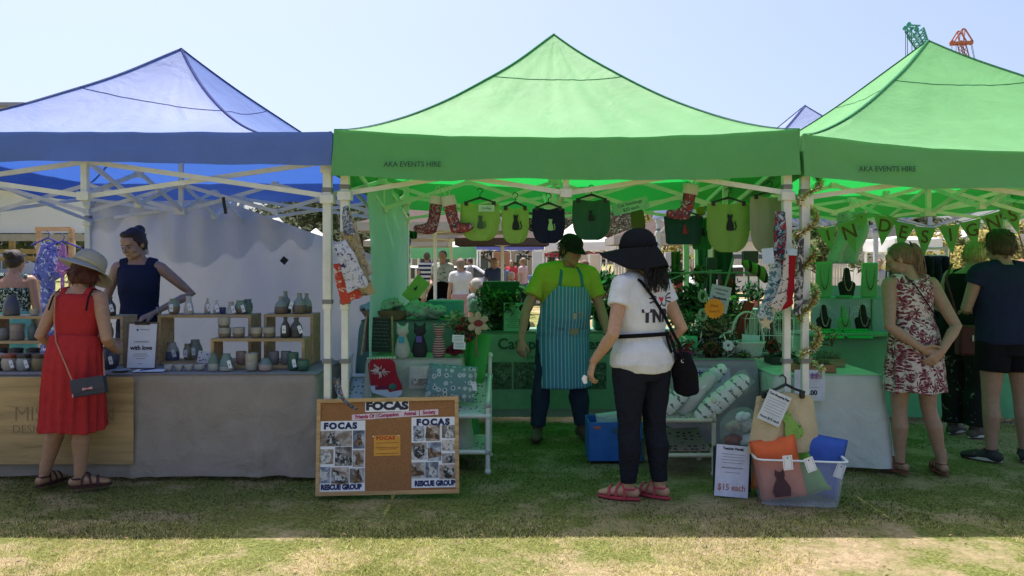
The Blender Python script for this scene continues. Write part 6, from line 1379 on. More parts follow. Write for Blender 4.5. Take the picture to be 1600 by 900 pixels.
leafy('small bright green fabric flowers at the right end of the cream table', 'fabric_flowers', 'flowers', 712, 500, 6.3, .085, [G3, M((.35, .42, .25), .8)], 120, .03, 3)
t = thing('felt_flower', 'large felt flower with a dark red centre on a twig stem beside the green cloth', 'flower', W(747, 505, 6.15)); m = tilt((0, 0, 0), 0, 15)
for k in range(6): MB().ell((0, .055, 0), (.026, .035, .006), m @ Matrix.Rotation(k*PI/3, 4, 'Z'), 12, 8).build('petal', M((.40, .34, .24), .9), t)
MB().ell((0, 0, .006), (.038, .024, .012), m, 14, 8).build('flower_centre', M((.22, .03, .04), .8), t); MB().tube([(0, .01, -.05), (-.02, .02, -.15), (-.01, .03, -.26)], .008, 6).build('stem', M((.2, .15, .08), .9), t)
leafy('dark twiggy bunch with felt leaves left of the large felt flower', 'twig_bunch', 'flowers', 728, 517, 6.25, .10, [G1, M((.22, .18, .12), .8), RD], 150, .035, 4)
for i, (px, py) in enumerate(((716, 529), (718, 540))):
    o = MB().box((0, 0, 0), (.09, .055, .003), tilt(W(px, py, 6.1), -2, 0, 12)).build('price_card', PAPER); tag(o, ['upper small white printed card by the shaggy red toy', 'lower small white card by the shaggy red toy'][i], 'card')
    q = MB(); [q.box((0, .016-.011*k, .002), (.07, .003, .001), tilt(W(px, py, 6.1), -2, 0, 12)) for k in range(4)]; q.v = [tuple(Vector(p)-o.location) for p in q.v]; q.build('printing', M((.1, .25, .2), .8), o, smooth=0)
# strip of bunting fabric at the foot of the left post
mb = MB(); mb.grid(lambda a, b_: (X(528+28*b_**2+10*(a-.5), 5.18), 5.13+.02*math.sin(b_*7), Z(590+42*b_**.8+8*a*b_, 5.18)+.01*math.sin(a*8)), 8, 20)
tag(mb.build('patterned_scarf', print_mat((.06, .08, .10), [(.5, .5, .45), (.08, .25, .12), (.40, .14, .08), (.12, .2, .5)], 55, .42), smooth=80, solid=.006), 'multicoloured patterned scarf draped over the corner of the cork board', 'scarf')
# hanging scarves / stockings on the left post of the middle tent
def drape(name, label, cat, pts, w0, w1, mt, group=None, th=.03, d=5.18, parts=None):
    P_ = [W(px, py, d+dy) for px, py, dy in pts]; n = len(P_)
    mb = MB(); mb.tube(P_, [((w0+(w1-w0)*i/(n-1)), th*.42) for i in range(n)], 20, side=(1, 0, .0)); me = remesh(mb, .006, 1, lambda c: .011*noise.noise(Vector((c.x*30, c.y*20, c.z*9)))); o = meshobj(name, me, mt); return tag(o, label, cat, group)
drape('hanging_stocking', 'red stocking with pale scrolls hanging lowest on the left white post', 'stocking', [(531, 410, .06), (536, 430, .04), (543, 455, .03), (550, 470, .03)], .045, .075, print_mat((.48, .07, .045), [(.60, .50, .42)], 20, .42))
drape('hanging_stocking', 'newspaper-print stocking hanging over the scrolled red one', 'stocking', [(529, 378, 0), (540, 400, -.02), (552, 430, -.02), (560, 452, -.02)], .050, .075, print_mat((.52, .53, .60), [(.05, .05, .12), (.25, .25, .33)], 24, .41))
drape('hanging_stocking', 'yellow and olive stocking printed with dogs behind the newspaper one', 'stocking', [(540, 360, .05), (553, 400, .05), (565, 435, .05), (573, 462, .05)], .045, .06, print_mat((.36, .30, .18), [(.10, .09, .07), (.50, .38, .16)], 26, .42))
drape('hanging_stocking', 'cream stocking with brown dog heads at the outer right of the bunch', 'stocking', [(544, 330, .09), (556, 372, .1), (567, 410, .1), (577, 430, .1)], .022, .034, print_mat((.46, .40, .32), [(.12, .09, .08), (.40, .16, .08)], 38, .42))
drape('hanging_scarf', 'black and white fabric knot at the top of the bunch on the left post', 'scarf', [(540, 322, 0), (543, 345, 0), (545, 368, 0)], .02, .04, print_mat((.08, .09, .12), [(.5, .5, .52), (.2, .25, .4)], 45, .45))

# ---------------------------------------------------------------- bags and stockings hanging from the front truss
def catpts(k=0, s_=1.0):
    body = [(-.018, -.06), (.024, -.06), (.030, -.035), (.022, -.005), (.014, .015), (.020, .03), (.019, .052), (.010, .042), (-.002, .042), (-.012, .052), (-.013, .03), (-.008, .015), (-.016, -.01), (-.022, -.04)]
    return smooth_outline([(x*s_, y*s_) for x, y in body], 1)
def hang_bag(label, px, ytop, d, wtop, h, mt, ink, shape='round', cs=1.0, coff=(0, 0), yaw=0, hanger=True, wy=1.0, note=None, hook=None, bulge=1.0):
    t = thing('cloth_bag', label, 'bag', W(px, ytop, d), R(yaw), 'cat bags hanging in the middle tent'); w_ = wtop/F*d; hh = h/F*d
    def fn(sg):
        def f(a, b_):
            x = 2*a-1; wd = w_/2*(1+.04*math.sin(b_*3)) if b_ < .55 else w_/2*max(.02, math.sqrt(max(0, 1-((b_-.55)/.47)**2.2)))**.75*1.0
            if shape == 'sq': wd = w_/2*(1-.12*b_) if b_ < .93 else w_/2*(.88-.15*((b_-.93)/.07)**2)
            k = max(0, 1-x*x)**.5*math.sin(min(1, b_*1.3+.12)*PI*.62)*.022*bulge
            return (x*wd, sg*k+.008*noise.noise(Vector((x*2, b_*3, px)))+.004*math.sin(x*9), -b_*hh-.006*math.cos(x*5)*(1-b_))
        return f
    mb = MB(); mb.grid(fn(-1), 22, 26); mb.grid(fn(1), 22, 26); c = mb.build('bag_cloth', mt, t, smooth=80)
    if cs: MB().prism(catpts(0, cs), .003, frame((coff[0], -.028, -hh*.45+coff[1]), (1, 0, 0))).build('cat_print', ink, c); MB().tube([(coff[0]+cs*x, -.028, -hh*.45+coff[1]+cs*z) for x, z in ((.02, -.055), (.04, -.05), (.045, -.03), (.036, -.012), (.042, .002))], [.004*cs]*5, 6).build('cat_tail_print', ink, c)
    if hanger:
        HG = M((.015, .015, .018), .35); mb = MB(); mb.tube([(-w_*.36, 0, .010), (-w_*.15, 0, .028), (0, 0, .040), (w_*.15, 0, .028), (w_*.36, 0, .010)], [.006, .007, .010, .007, .006], 8); mb.tube([(0, 0, .035), (0, 0, .07)]+[(.018*math.sin(a), 0, .088-.018*math.cos(a)) for a in [PI*k/8 for k in range(2, 13)]], .003, 6); hn = mb.build('hanger', HG, t)
        for sx in (-1, 1): MB().box((sx*w_*.36, -.002, .0), (.026, .022, .032)).build('clip', HG, hn, bevel=.004)
    if note:
        nx, nz, nw, nh, txt = note; nt_ = MB().box((nx, -.032, nz), (nw, .002, nh)).build('price_note', M((.35, .55, .40), .8), t, smooth=0)
        MB().text(txt, nh*.42, frame((nx, -.034, nz)), ext=.0004).build('lettering', M((.05, .12, .08), .8), nt_)
    return t
LIME = cloth((.40, .60, .15), .45, (.25, .60, .05)); NVB = cloth((.014, .018, .04), .05); DGB = cloth((.045, .14, .075), .25, (.05, .25, .1)); CRB = cloth((.42, .44, .28), .4, (.4, .5, .2)); GRB = cloth((.03, .20, .06), .3, (.03, .4, .08)); INKC = M((.015, .02, .018), .9); LMK = M((.25, .48, .18), .9)
hang_bag('lime bag with a grey sitting cat and a pale price note, leftmost in the row', 750, 318, 5.55, 60, 58, LIME, M((.05, .09, .06), .9), cs=.85, coff=(0, -.01), note=(.045, -.035, .11, .045, 'Cat Bags'))
hang_bag('narrow lime bag with a black cat between the wide lime and the navy bag', 805, 325, 5.55, 42, 55, LIME, INKC, cs=1.0, coff=(0, .015))
hang_bag('navy bag with a pale green cat just above the dark cap', 857, 326, 5.55, 50, 54, NVB, LMK, cs=.75, coff=(.01, .0))
hang_bag('dark green square-topped bag with a black cat right of the dark cap', 924, 313, 5.6, 58, 62, DGB, INKC, cs=.7, coff=(-.01, .02))
hang_bag('very dark green bag with a faint red mark hanging right of the black hat', 1068, 338, 5.6, 62, 44, cloth((.02, .07, .045), .15, (.02, .12, .06)), M((.20, .03, .03), .9), 'sq', cs=.6, coff=(0, .0))
hang_bag('small bright green bag with a dark cat between the dark bag and the lime one', 1097, 340, 5.7, 34, 50, GRB, INKC, 'sq', cs=.5, coff=(0, .0), hanger=False)
hang_bag('large lime bag with a black sitting cat, the widest on the right', 1138, 318, 5.5, 66, 76, cloth((.30, .48, .12), .4, (.3, .6, .1)), INKC, cs=1.05, coff=(0, .025))
hang_bag('cream bag with a blue patterned cat next to the right post', 1203, 308, 5.45, 66, 88, CRB, M((.04, .06, .14), .8), cs=1.1, coff=(.09, .05), yaw=10, bulge=1.4)
stocking('christmas_stocking', 'dark patterned stocking with cream cuff, left one of the pair near the side wall', 683, 308, 5.55, .25, RF, CRC, -1, deg=-8, sc=.82, cuffh=.05)
stocking('christmas_stocking', 'red patterned stocking with cream cuff, right one of the pair near the side wall', 700, 308, 5.5, .25, FLR, CRC, 1, deg=12, sc=.80, cuffh=.06)
stocking('christmas_stocking', 'red flowered stocking with cream cuff hanging above the black hat', 1080, 290, 5.5, .23, FLR, CRC, -1, deg=-10, sc=.85, cuffh=.06)
o = MB().box((0, 0, 0), (.26, .085, .003), tilt(W(985, 322, 5.7), 14)).build('price_sign', M((.22, .55, .30), .8)); tag(o, 'tilted pale green handwritten sign clipped below the truss', 'sign')
for i, s_ in enumerate(('Cat Stockings', '$25 each')): q = MB().text(s_, .032, tilt(W(985, 322, 5.698), 14) @ Matrix.Translation((0, .018-.036*i, 0))); q.v = [tuple(Vector(p)-o.location) for p in q.v]; q.build('lettering', INKC, o)
o = blobthing('hanging_pouch', 'small olive pouch hanging over the crown of the black hat', 'pouch', lambda mb: cap_tube(mb, [W(995, 330, 5.9), W(997, 345, 5.9), W(998, 358, 5.9)], [(.05, .015), (.055, .02), (.05, .015)], 12, side=(1, 0, 0)), cloth((.16, .20, .06), .3), .006)
o = blobthing('hanging_pouch', 'small yellow pouch hanging beside the flowered stocking', 'pouch', lambda mb: cap_tube(mb, [W(1093, 325, 5.75), W(1096, 335, 5.75)], [(.03, .012), (.036, .014)], 12, side=(1, 0, 0)), cloth((.42, .36, .05), .2), .006)
# blue garment far behind
t = thing('hanging_coat', 'blue coat hanging in the gap right of the side wall', 'coat', W(628, 425, 9.0)); mb = MB(); cap_tube(mb, [(0, 0, .52), (0, 0, .35), (0, 0, .05)], [(.06, .05), (.10, .06), (.08, .05)], 16, side=(1, 0, 0)); me = remesh(mb, .012, 2, lambda c: .02*noise.noise(c*12)); meshobj('coat_body', me, cloth((.04, .10, .32), .1), t); MB().tube([(0, 0, .5), (0, 0, .62), (.02, 0, .64)], .005, 6).build('hook', BLACK, t)

# ---------------------------------------------------------------- back counter of the middle tent
skirted_table('tablecloth', 'pale green cloth hanging to the grass on the back counter of the middle tent', -.62, 2.0, 7.80, 8.36, .84, cloth((.22, .36, .29), .12), zb=.02, amp=.012, nf=1.2, tlabel='long table at the back of the middle tent', seed=8)
t = thing('cloth_banner', 'pale banner with cat photographs and lettering on the front of the back counter', 'banner', (.5, 7.72, .10)); bz = lambda px, py: (X(px, 7.71)-.5, -.012, Z(py, 7.71)-.10)
MB().box((.05, 0, .36), (1.76, .006, .71)).build('banner_sheet', M((.30, .46, .38), .8), t, smooth=0)
GT = M((.05, .12, .09), .8)
MB().text('Catopia', .145, frame(bz(815, 538), (1, 0, 0)), off=.003).build('lettering', GT, t); MB().text('Rescue', .145, frame(bz(938, 538), (1, 0, 0)), off=.003).build('lettering', GT, t)
MB().text('Every cat matters', .075, frame(bz(866, 557), (1, 0, 0)), off=-.0005).build('small_lettering', GT, t)
for i, (a, b_) in enumerate(((752, 800), (802, 850), (852, 900), (902, 948))):
    p0, p1 = bz(a, 566), bz(b_, 608); cx, cz = (p0[0]+p1[0])/2, (p0[2]+p1[2])/2
    ph = MB().box((cx, -.006, cz), (p1[0]-p0[0]-.006, .003, p0[2]-p1[2])).build('photo_panel', photo_mat(70+i, (.03, .06, .05), (.08, .13, .11), (.18, .26, .22)), t, smooth=0)
    for j in (-1, 1): MB().prism(smooth_outline(petshape(2, .12)), .003, frame((cx+j*.075, -.009, cz-.0), (1, 0, 0))).build('cat_face_picture', photo_mat(90+i*2+j, (.02, .04, .035), (.12, .16, .14), (.35, .42, .38)), ph, smooth=0)
# boxes, bags, wreaths on the back counter
zK = .845
def clothbox(label, px0, px1, ytop, d, z0, dep, mt, name='display_box', cat='box'):
    x0, x1 = X(px0, d), X(px1, d); o = MB().box(((x0+x1)/2, d+dep/2, (z0+Z(ytop, d))/2), (x1-x0, dep, Z(ytop, d)-z0)).build(name, mt, bevel=.012); return tag(o, label, cat)
clothbox('dark green cloth-covered box on the back counter', 754, 812, 440, 7.98, zK, .3, cloth((.04, .13, .07), .1)); clothbox('low green box right of the apron on the back counter', 930, 975, 470, 7.98, zK, .3, cloth((.05, .22, .12), .1))
for i, (px, py, r_, cs, sd) in enumerate(((765, 470, .16, [G2, G3], 1), (792, 478, .15, [G3, G2, G1], 2), (822, 462, .11, [G2, G3, WHF], 5), (760, 500, .12, [G1, G2, WHF], 6), (935, 480, .14, [G2, G3], 7), (965, 465, .13, [G1, G3, WHF], 8), (948, 440, .11, [G2, WHF], 9))):
    leafy(['bushy green fabric wreath at the left of the back counter', 'light green wreath left of the pale notice', 'small green and white posy behind the left arm of the apron wearer', 'low dark green posy with white dots above the banner', 'green posy right of the apron on the low green box', 'green and white wreath left of the white tee', 'small pale posy above the right arm of the apron wearer'][i], 'fabric_posy', 'posy', px, py, 7.95, r_, cs, 240, .045, 40+sd)
o = MB().box((0, 0, 0), (.20, .30, .006), tilt(W(803, 497, 7.87), 0, 0, 6)).build('notice_sheet', M((.30, .50, .40), .8)); tag(o, 'pale green printed notice standing on the back counter', 'notice')
q = MB(); [q.box((-.01, .11-.02*k, .004), (.14-.03*(k % 3), .004, .001), tilt(W(803, 497, 7.87), 0, 0, 6)) for k in range(11)]; q.v = [tuple(Vector(p)-o.location) for p in q.v]; q.build('printing', GT, o, smooth=0)
doorstop('black cat-shaped figure beside the pale notice on the back counter', 818, 7.9, .30, .13, M((.015, .018, .018), .9)).location.z = zK
doorstop('black cat-shaped figure behind the right hand of the apron wearer', 955, 7.9, .30, .14, M((.015, .018, .018), .9)).location.z = zK

# ---------------------------------------------------------------- right part of the middle stall
GC = cloth((.36, .33, .37), .1, wr=.4)
skirted_table('tablecloth', 'mauve-grey cloth on the gift table behind the wrapped cushions', X(1052, 6.2), X(1183, 6.2), 6.2, 6.95, .76, GC, zb=.12, amp=.012, nf=1.5, tlabel='gift table under the mauve-grey cloth', seed=11)
WC = cloth((.70, .72, .72), .18, (.5, .65, .55), wr=.6, wsc=5)
skirted_table('tablecloth', 'white cloth hanging to the grass on the corner table by the tinsel post', X(1205, 5.98), X(1376, 5.95), 5.92, 6.95, .68, WC, zb=.015, amp=.024, nf=2.4, tlabel='corner table under the white cloth', seed=12, flare=.05)
def card(name, label, px, py, d, w_, h, lines, mt=PAPER, deg=0, ink=INK, cat='sign', yaw=0, pitch=0, bars=()):
    m = tilt(W(px, py, d), deg, yaw, pitch); t = thing(name, label, cat, W(px, py, d)); ml = Matrix.Translation(-t.location) @ m
    s_ = MB().box((0, 0, 0), (w_, h, .002), ml).build('card_sheet', mt, t, smooth=0)
    for k, ln in enumerate(lines):
        tx, x, y, sz = ln[:4]; MB().text(tx, sz, ml @ Matrix.Translation((x, y, .0015)), off=ln[5] if len(ln) > 5 else 0, sx=ln[6] if len(ln) > 6 else 1).build('lettering', ln[4] if len(ln) > 4 and ln[4] else ink, s_)
    if bars:
        q = MB()
        for (x, y, bw_) in bars: q.box((x, y, .0018), (bw_, .0035, .0008), ml)
        q.build('small_print', M((.25, .25, .30), .8), s_, smooth=0)
    return t
card('printed_sign', 'white sign with blocky lettering on the mauve-grey cloth', 1110, 601, 6.16, .30, .26, [('Handmade', 0, .09, .052, M((.05, .06, .16), .8), .002), ('Pet Beds', 0, .03, .045, M((.05, .06, .16), .8), .001)], M((.40, .44, .56), .8))
card('printed_sign', 'second white sign mostly behind the black shoulder bag', 1072, 604, 6.17, .12, .24, [('are', .02, .08, .045)], M((.40, .44, .56), .8))
card('price_sign', 'white price sign reading three dollars on the white corner cloth', 1265, 602, 5.84, .22, .225, [('$3.00', .0, -.055, .048, None, .002)], M((.58, .60, .72), .8), bars=((.03, -.016, .08),))
t = thing('paper_figures', 'strip of three small printed figures on the white price sign', 'picture', W(1276, 588, 5.825))
for k, c in enumerate(((.25, .10, .35), (.30, .08, .30), (.25, .35, .28))): MB().prism([(-.011, -.018), (-.006, -.004), (-.013, .006), (-.006, .022), (.006, .022), (.013, .006), (.006, -.004), (.011, -.018)], .002, frame(((k-1)*.030, 0, 0))).build('figure_shape', M(c, .8), t)
card('price_sign', 'white sign with large orange price leaning in front of the bagged toys', 1144, 736, 5.18, .215, .325, [('Teacher Panels', 0, .140, .022, None, .001), ('$15 each', 0, -.105, .056, M((.42, .16, .10), .8), .0008, .88), ('Sizes and Colours in store', 0, .02, .013)], M((.58, .60, .74), .8), deg=-5, pitch=8, bars=[(0, .105-.018*k, .15-.02*(k % 2)) for k in range(4)]+[(0, -.01, .10)])
o = MB().box((0, 0, 0), (.24, .05, .30), Matrix.Translation((X(1142, 5.3), 5.275, .155))).build('black_box', M((.02, .025, .05), .6), bevel=.008); tag(o, 'black box standing behind the sign with the orange price', 'box')
# blue crate at the apron wearer's feet
d = 6.10; t = thing('storage_crate', 'blue folding crate with papers and a pale bag, half behind the dark jeans', 'crate', (X(962, d), d+.16, 0)); w_, dp, h = .40, .30, .295; BLU = M((.02, .12, .42), .45)
for c, s_ in (((0, -dp/2, h/2), (w_, .012, h)), ((0, dp/2, h/2), (w_, .012, h)), ((-w_/2, 0, h/2), (.012, dp-.014, h)), ((w_/2, 0, h/2), (.012, dp-.014, h)), ((0, 0, .01), (w_-.014, dp-.014, .012))): MB().box(c, s_).build('crate_wall', BLU, t, bevel=.003)
MB().box((-.14, -dp/2-.008, h-.04), (.05, .003, .02)).build('sticker', M((.4, .1, .06), .6), t); MB().box((.03, -dp/2-.008, h-.06), (.12, .003, .045)).build('handle_opening', M((.03, .10, .2), .7), t, bevel=.001)
pillow('paper_bundle', 'pale green paper bundle sticking out of the blue crate', 'paper', (X(960, d), d+.14, .30), .25, .10, .05, M((.35, .55, .48), .8), deg=8)
# low pipe rack with wrapped cushions
t = thing('pipe_rack', 'low cream pipe rack under the plastic-wrapped cushions', 'rack', (X(1080, 5.75), 5.85, 0)); xa, xb = X(1025, 5.75)-t.location.x, X(1117, 5.72)-t.location.x
mb = MB(); segs = []
for x in (xa, xb): segs += [((x, -.1, 0), (x, -.1, .52)), ((x, .36, 0), (x, .36, .60)), ((x, -.1, .14), (x, .36, .14)), ((x, -.1, .38), (x, .36, .52))]
segs += [((xa, -.1, .13), (xb, -.1, .13)), ((xa, -.1, .38), (xb, -.1, .38)), ((xa, .36, .52), (xb, .36, .52))]; pipes(mb, segs, .016); mb.build('pipe_frame', M((.60, .58, .46), .4), t)
MB().grid(lambda a, b_: (xa+a*(xb-xa), -.1+.46*b_, .385+.14*b_-.02*math.sin(b_*PI)), 16, 6).build('upper_shelf_cloth', spots((.45, .45, .36), (.06, .06, .05), 26, .26), t, solid=.006)
MB().grid(lambda a, b_: (xa+.02+a*(xb-xa-.04), -.06+.40*b_, .15+.10*b_), 16, 6).build('lower_shelf_cloth', spots((.26, .22, .17), (.06, .05, .045), 20, .3), t, solid=.006)
def film():
    q = NT('clear_film'); q.set(.15, 0, .6); q.col((.75, .85, .85)); tr = q.n('ShaderNodeBsdfTransparent'); mx = q.n('ShaderNodeMixShader'); mx.inputs[0].default_value = .82
    q.bump(q.noise(22, 5, .7).outputs[0], 1, .05); q.l(q.b.outputs[0], mx.inputs[1]); q.l(tr.outputs[0], mx.inputs[2]); q.l(mx.outputs[0], q.out.inputs[0]); return q.mat
FILM = film()
def wrapped(label, px, py, d, L, r_, deg, mt, seed):
    t = thing('wrapped_cushion', label, 'cushion', W(px, py, d), 0, 'plastic-wrapped rolled cushions'); m = tilt((0, 0, 0), deg)
    mb = MB(); cap_tube(mb, [m @ Vector((x*L, 0, 0)) for x in (-.42, -.2, 0, .2, .42)], [r_*.85, r_, r_*1.04, r_, r_*.85], 18); me = remesh(mb, .009, 2, lambda c: .008*noise.noise(c*18)); meshobj('rolled_cushion', me, mt, t)
    mb = MB(); mb.tube([m @ Vector((x*L, 0, 0)) for x in (-.56, -.45, -.2, 0, .2, .45, .58)], [(r_*.7, r_*.3), r_*1.05, r_*1.14, r_*1.17, r_*1.14, r_*1.0, (r_*.9, r_*.2)], 24); me = mb.mesh(); bm = bmesh.new(); bm.from_mesh(me); bmesh.ops.subdivide_edges(bm, edges=bm.edges, cuts=2, use_grid_fill=True); 
    for v in bm.verts: v.co += Vector((noise.noise(v.co*24+Vector((seed, 0, 0))), noise.noise(v.co*24+Vector((0, seed, 0))), noise.noise(v.co*24)))*.012
    bm.to_mesh(me); bm.free(); me.shade_smooth(); meshobj('plastic_wrap', me, FILM, t); return t
def wrapmat():
    q = NT('rolled_fabric'); q.set(.9, 0, .1); z = q.xyz(); f = q.math('FRACT', q.math('MULTIPLY', q.math('ADD', z[0], z[2]), 11)); nz = q.noise(30, 3)
    c = q.mix(q.math('LESS_THAN', f, q.math('MULTIPLY', q.math('SUBTRACT', nz.outputs[0], .42), 1.9)), (.78, .80, .78), (.05, .09, .07)); q.col(c); return q.mat
WM = wrapmat(); WP = cloth((.76, .72, .72), .1)
wrapped('wrapped cushion lowest and leftmost, beside the black shoulder bag', 1046, 632, 5.85, .26, .062, 38, WM, 1)
wrapped('wrapped cushion second from the left with a pink tinge', 1085, 620, 5.92, .42, .060, 50, WP, 2)
wrapped('wrapped cushion rightmost, largest, with black leaf print', 1128, 622, 5.80, .44, .070, 40, WM, 3)
wrapped('small wrapped roll at the back, between the two larger ones', 1112, 588, 6.0, .22, .05, 35, WM, 4)
# plastic bags of soft toys
t = thing('bagged_toys', 'clear bag of grey and brown soft toys left of the hanging tote', 'toys', W(1160, 672, 5.55))
for i, (x, z, r_, c) in enumerate(((-.06, .02, .06, (.36, .30, .25)), (.03, .03, .065, (.45, .42, .40)), (-.07, -.07, .06, (.26, .06, .05)), (.05, -.08, .08, (.70, .72, .74)), (0, .09, .05, (.66, .66, .74)))):
    mb = MB(); mb.ell((x, 0, z), (r_, r_*.8, r_*.75)); mb.ell((x+r_*.6, -.02, z+r_*.3), (r_*.45, r_*.4, r_*.4)); me = remesh(mb, .008, 2, lambda c_: .008*noise.noise(c_*35)); meshobj('soft_toy', me, M(c, .95, .35, 18), t)
mb = MB(); mb.ell((0, 0, -.01), (.155, .10, .165), None, 40, 28)
for i, p in enumerate(mb.v): v_ = Vector(p); n_ = noise.noise(v_*18)*.014; mb.v[i] = tuple(v_*(1+n_*6))
mb.build('plastic_bag', FILM, t, smooth=80)
# tote bag on a hanger on the right post
d = 5.12; t = thing('tote_bag', 'cream tote bag with a green flowered cat on a black hanger', 'bag', W(1226, 612, d)); w_, hh = .36, .38
def tf(sg):
    def f(a, b_): x = 2*a-1; wd = w_/2*(1+.14*b_+.0*x); return (x*wd+.03*b_*x, sg*(.05*max(0, 1-x*x)**.5*math.sin(min(1, b_+.15)*PI*.55))+.012*math.sin(x*7+b_*2)*(.3+b_), -b_*hh*(1-.04*x)-.02*math.cos(x*3)*0-.03*(1-b_)*abs(x))
    return f
mb = MB(); mb.grid(tf(-1), 24, 24); mb.grid(tf(1), 24, 24); c = mb.build('tote_cloth', cloth((.62, .52, .34), .2, wr=.6, wsc=8), t, smooth=80)
HG = M((.015, .015, .018), .35); mb = MB(); mb.tube([(-.15, -.02, .0), (-.06, -.02, .02), (.0, -.02, .05), (.06, -.02, .02), (.12, -.02, .0)], [(.014, .008), (.016, .009), (.02, .010), (.016, .009), (.014, .008)], 10); mb.tube([(0, -.02, .04), (0, -.02, .09), (-.02, -.02, .11), (-.04, -.02, .10)], .006, 8); hn = mb.build('hanger', HG, t)
for x in (-.14, .10): MB().box((x, -.03, -.015), (.03, .03, .045)).build('clip', HG, hn, bevel=.006)
MB().prism(smooth_outline([(x*.17, y*.19) for x, y in petshape(0, 1)], 1), .004, tilt((.015, -.066, -.20), 25)).build('cat_print', print_mat((.22, .42, .10), [(.50, .22, .06), (.04, .10, .04)], 40, .36), c)
m = tilt((-.09, -.075, -.09), -24); nt_ = MB().box((0, 0, 0), (.15, .20, .002), m).build('price_card', M((.52, .58, .64), .8), t, smooth=0)
q = MB(); q.text('Tote Shopping Bags', .017, m @ Matrix.Translation((0, .078, .0015)), off=.0008); q.text('Now $15 each', .022, m @ Matrix.Translation((0, -.075, .0015)), off=.0004)
q.build('lettering', INK, nt_); q = MB(); [q.box((0, .05-.018*k, .0018), (.12, .0028, .0006), m) for k in range(6)]; q.build('small_print', M((.2, .2, .26), .8), nt_, smooth=0)
# clear tub with three cushions
t = thing('plastic_tub', 'translucent plastic tub of coloured cushions on the grass in front of the tote bag', 'tub', (X(1243, 5.12), 5.12, 0), R(-8))
tub = NT('translucent_plastic'); tub.set(.28, 0, .5); tub.col((.72, .78, .85)); tr = tub.n('ShaderNodeBsdfTransparent'); tr.inputs[0].default_value = (.95, .97, 1, 1); mx = tub.n('ShaderNodeMixShader'); mx.inputs[0].default_value = .87; tub.l(tub.b.outputs[0], mx.inputs[1]); tub.l(tr.outputs[0], mx.inputs[2]); tub.l(mx.outputs[0], tub.out.inputs[0])
def rr(hw, hd, r_, n=6):
    o = []
    for cx, cy, a0 in ((hw-r_, hd-r_, 0), (-hw+r_, hd-r_, 90), (-hw+r_, -hd+r_, 180), (hw-r_, -hd+r_, 270)):
        for k in range(n+1): a = R(a0+90*k/n); o.append((cx+r_*math.cos(a), cy+r_*math.sin(a)))
    return o
v = []; f = []; lv = [(.225, .155, 0), (.235, .165, .04), (.265, .19, .29)]
for hw, hd, z in lv: v += [(x, y, z) for x, y in rr(hw, hd, .04)]
n = 28; f = [(j*n+k, j*n+(k+1) % n, (j+1)*n+(k+1) % n, (j+1)*n+k) for j in range(2) for k in range(n)]+[tuple(range(n))[::-1]]
MB().add(v, f).build('tub_wall', tub.mat, t, solid=.003); MB().tube([(x, y, .29) for x, y in rr(.272, .197, .045)], [(.010, .006)]*28, 6, closed=True).build('rim', M((.62, .68, .74), .35), t)
tb = t.location
cushm = lambda c: M(c, .85, .08, 14, bump=.2, bsc=200)
pillow('tub_cushion', 'orange cushion with a dark cat print at the left in the tub', 'cushion', (tb.x-.125, tb.y-.04, .205), .28, .40, .17, cushm((.62, .12, .04)), deg=12, yaw=-12, pitch=-4, group='cushions in the plastic tub')
pillow('tub_cushion', 'rust orange cushion behind the brighter orange one in the tub', 'cushion', (tb.x-.09, tb.y+.07, .225), .30, .40, .10, cushm((.42, .13, .04)), deg=-6, yaw=-14, pitch=6, group='cushions in the plastic tub')
pillow('tub_cushion', 'green cushion in the middle of the tub', 'cushion', (tb.x+.04, tb.y+.03, .215), .24, .40, .12, cushm((.12, .34, .05)), deg=24, yaw=-30, pitch=2, group='cushions in the plastic tub')
pillow('tub_cushion', 'royal blue cushion at the right in the tub', 'cushion', (tb.x+.145, tb.y+.02, .215), .30, .40, .16, cushm((.035, .09, .40)), deg=-10, yaw=-18, pitch=-2, group='cushions in the plastic tub')
o = MB().prism([(x*.9, y) for x, y in petshape(0, .17)], .003, tilt((tb.x-.150, tb.y-.168, .15), 8, -8)).build('cat_motif', M((.08, .04, .05), .9)); tag(o, 'dark cat shape showing through the front of the tub', 'cat print')
for i, (px, py, dg) in enumerate(((1231, 723, 6), (1266, 726, 20), (1312, 736, -20))):
    m = tilt(W(px, py, 4.86 if i < 2 else 4.98), dg); o = MB().box((0, 0, 0), (.058, .088, .0016), m).build('swing_tag', PAPER, smooth=0); tag(o, ['white swing tag on the orange cushion over the tub rim', 'white swing tag on the green cushion over the tub rim', 'white swing tag hanging outside the right end of the tub'][i], 'tag')
    q = MB().tube([m @ Vector(p) for p in ((-.021, -.036, .001), (.021, -.036, .001), (.021, .036, .001), (-.021, .036, .001))], .0008, 4, closed=True); q.ell((0, .028, .001), (.005, .005, .0008), m, 8, 4); q.v = [tuple(Vector(p)-o.location) for p in q.v]; q.build('tag_border', INK, o)
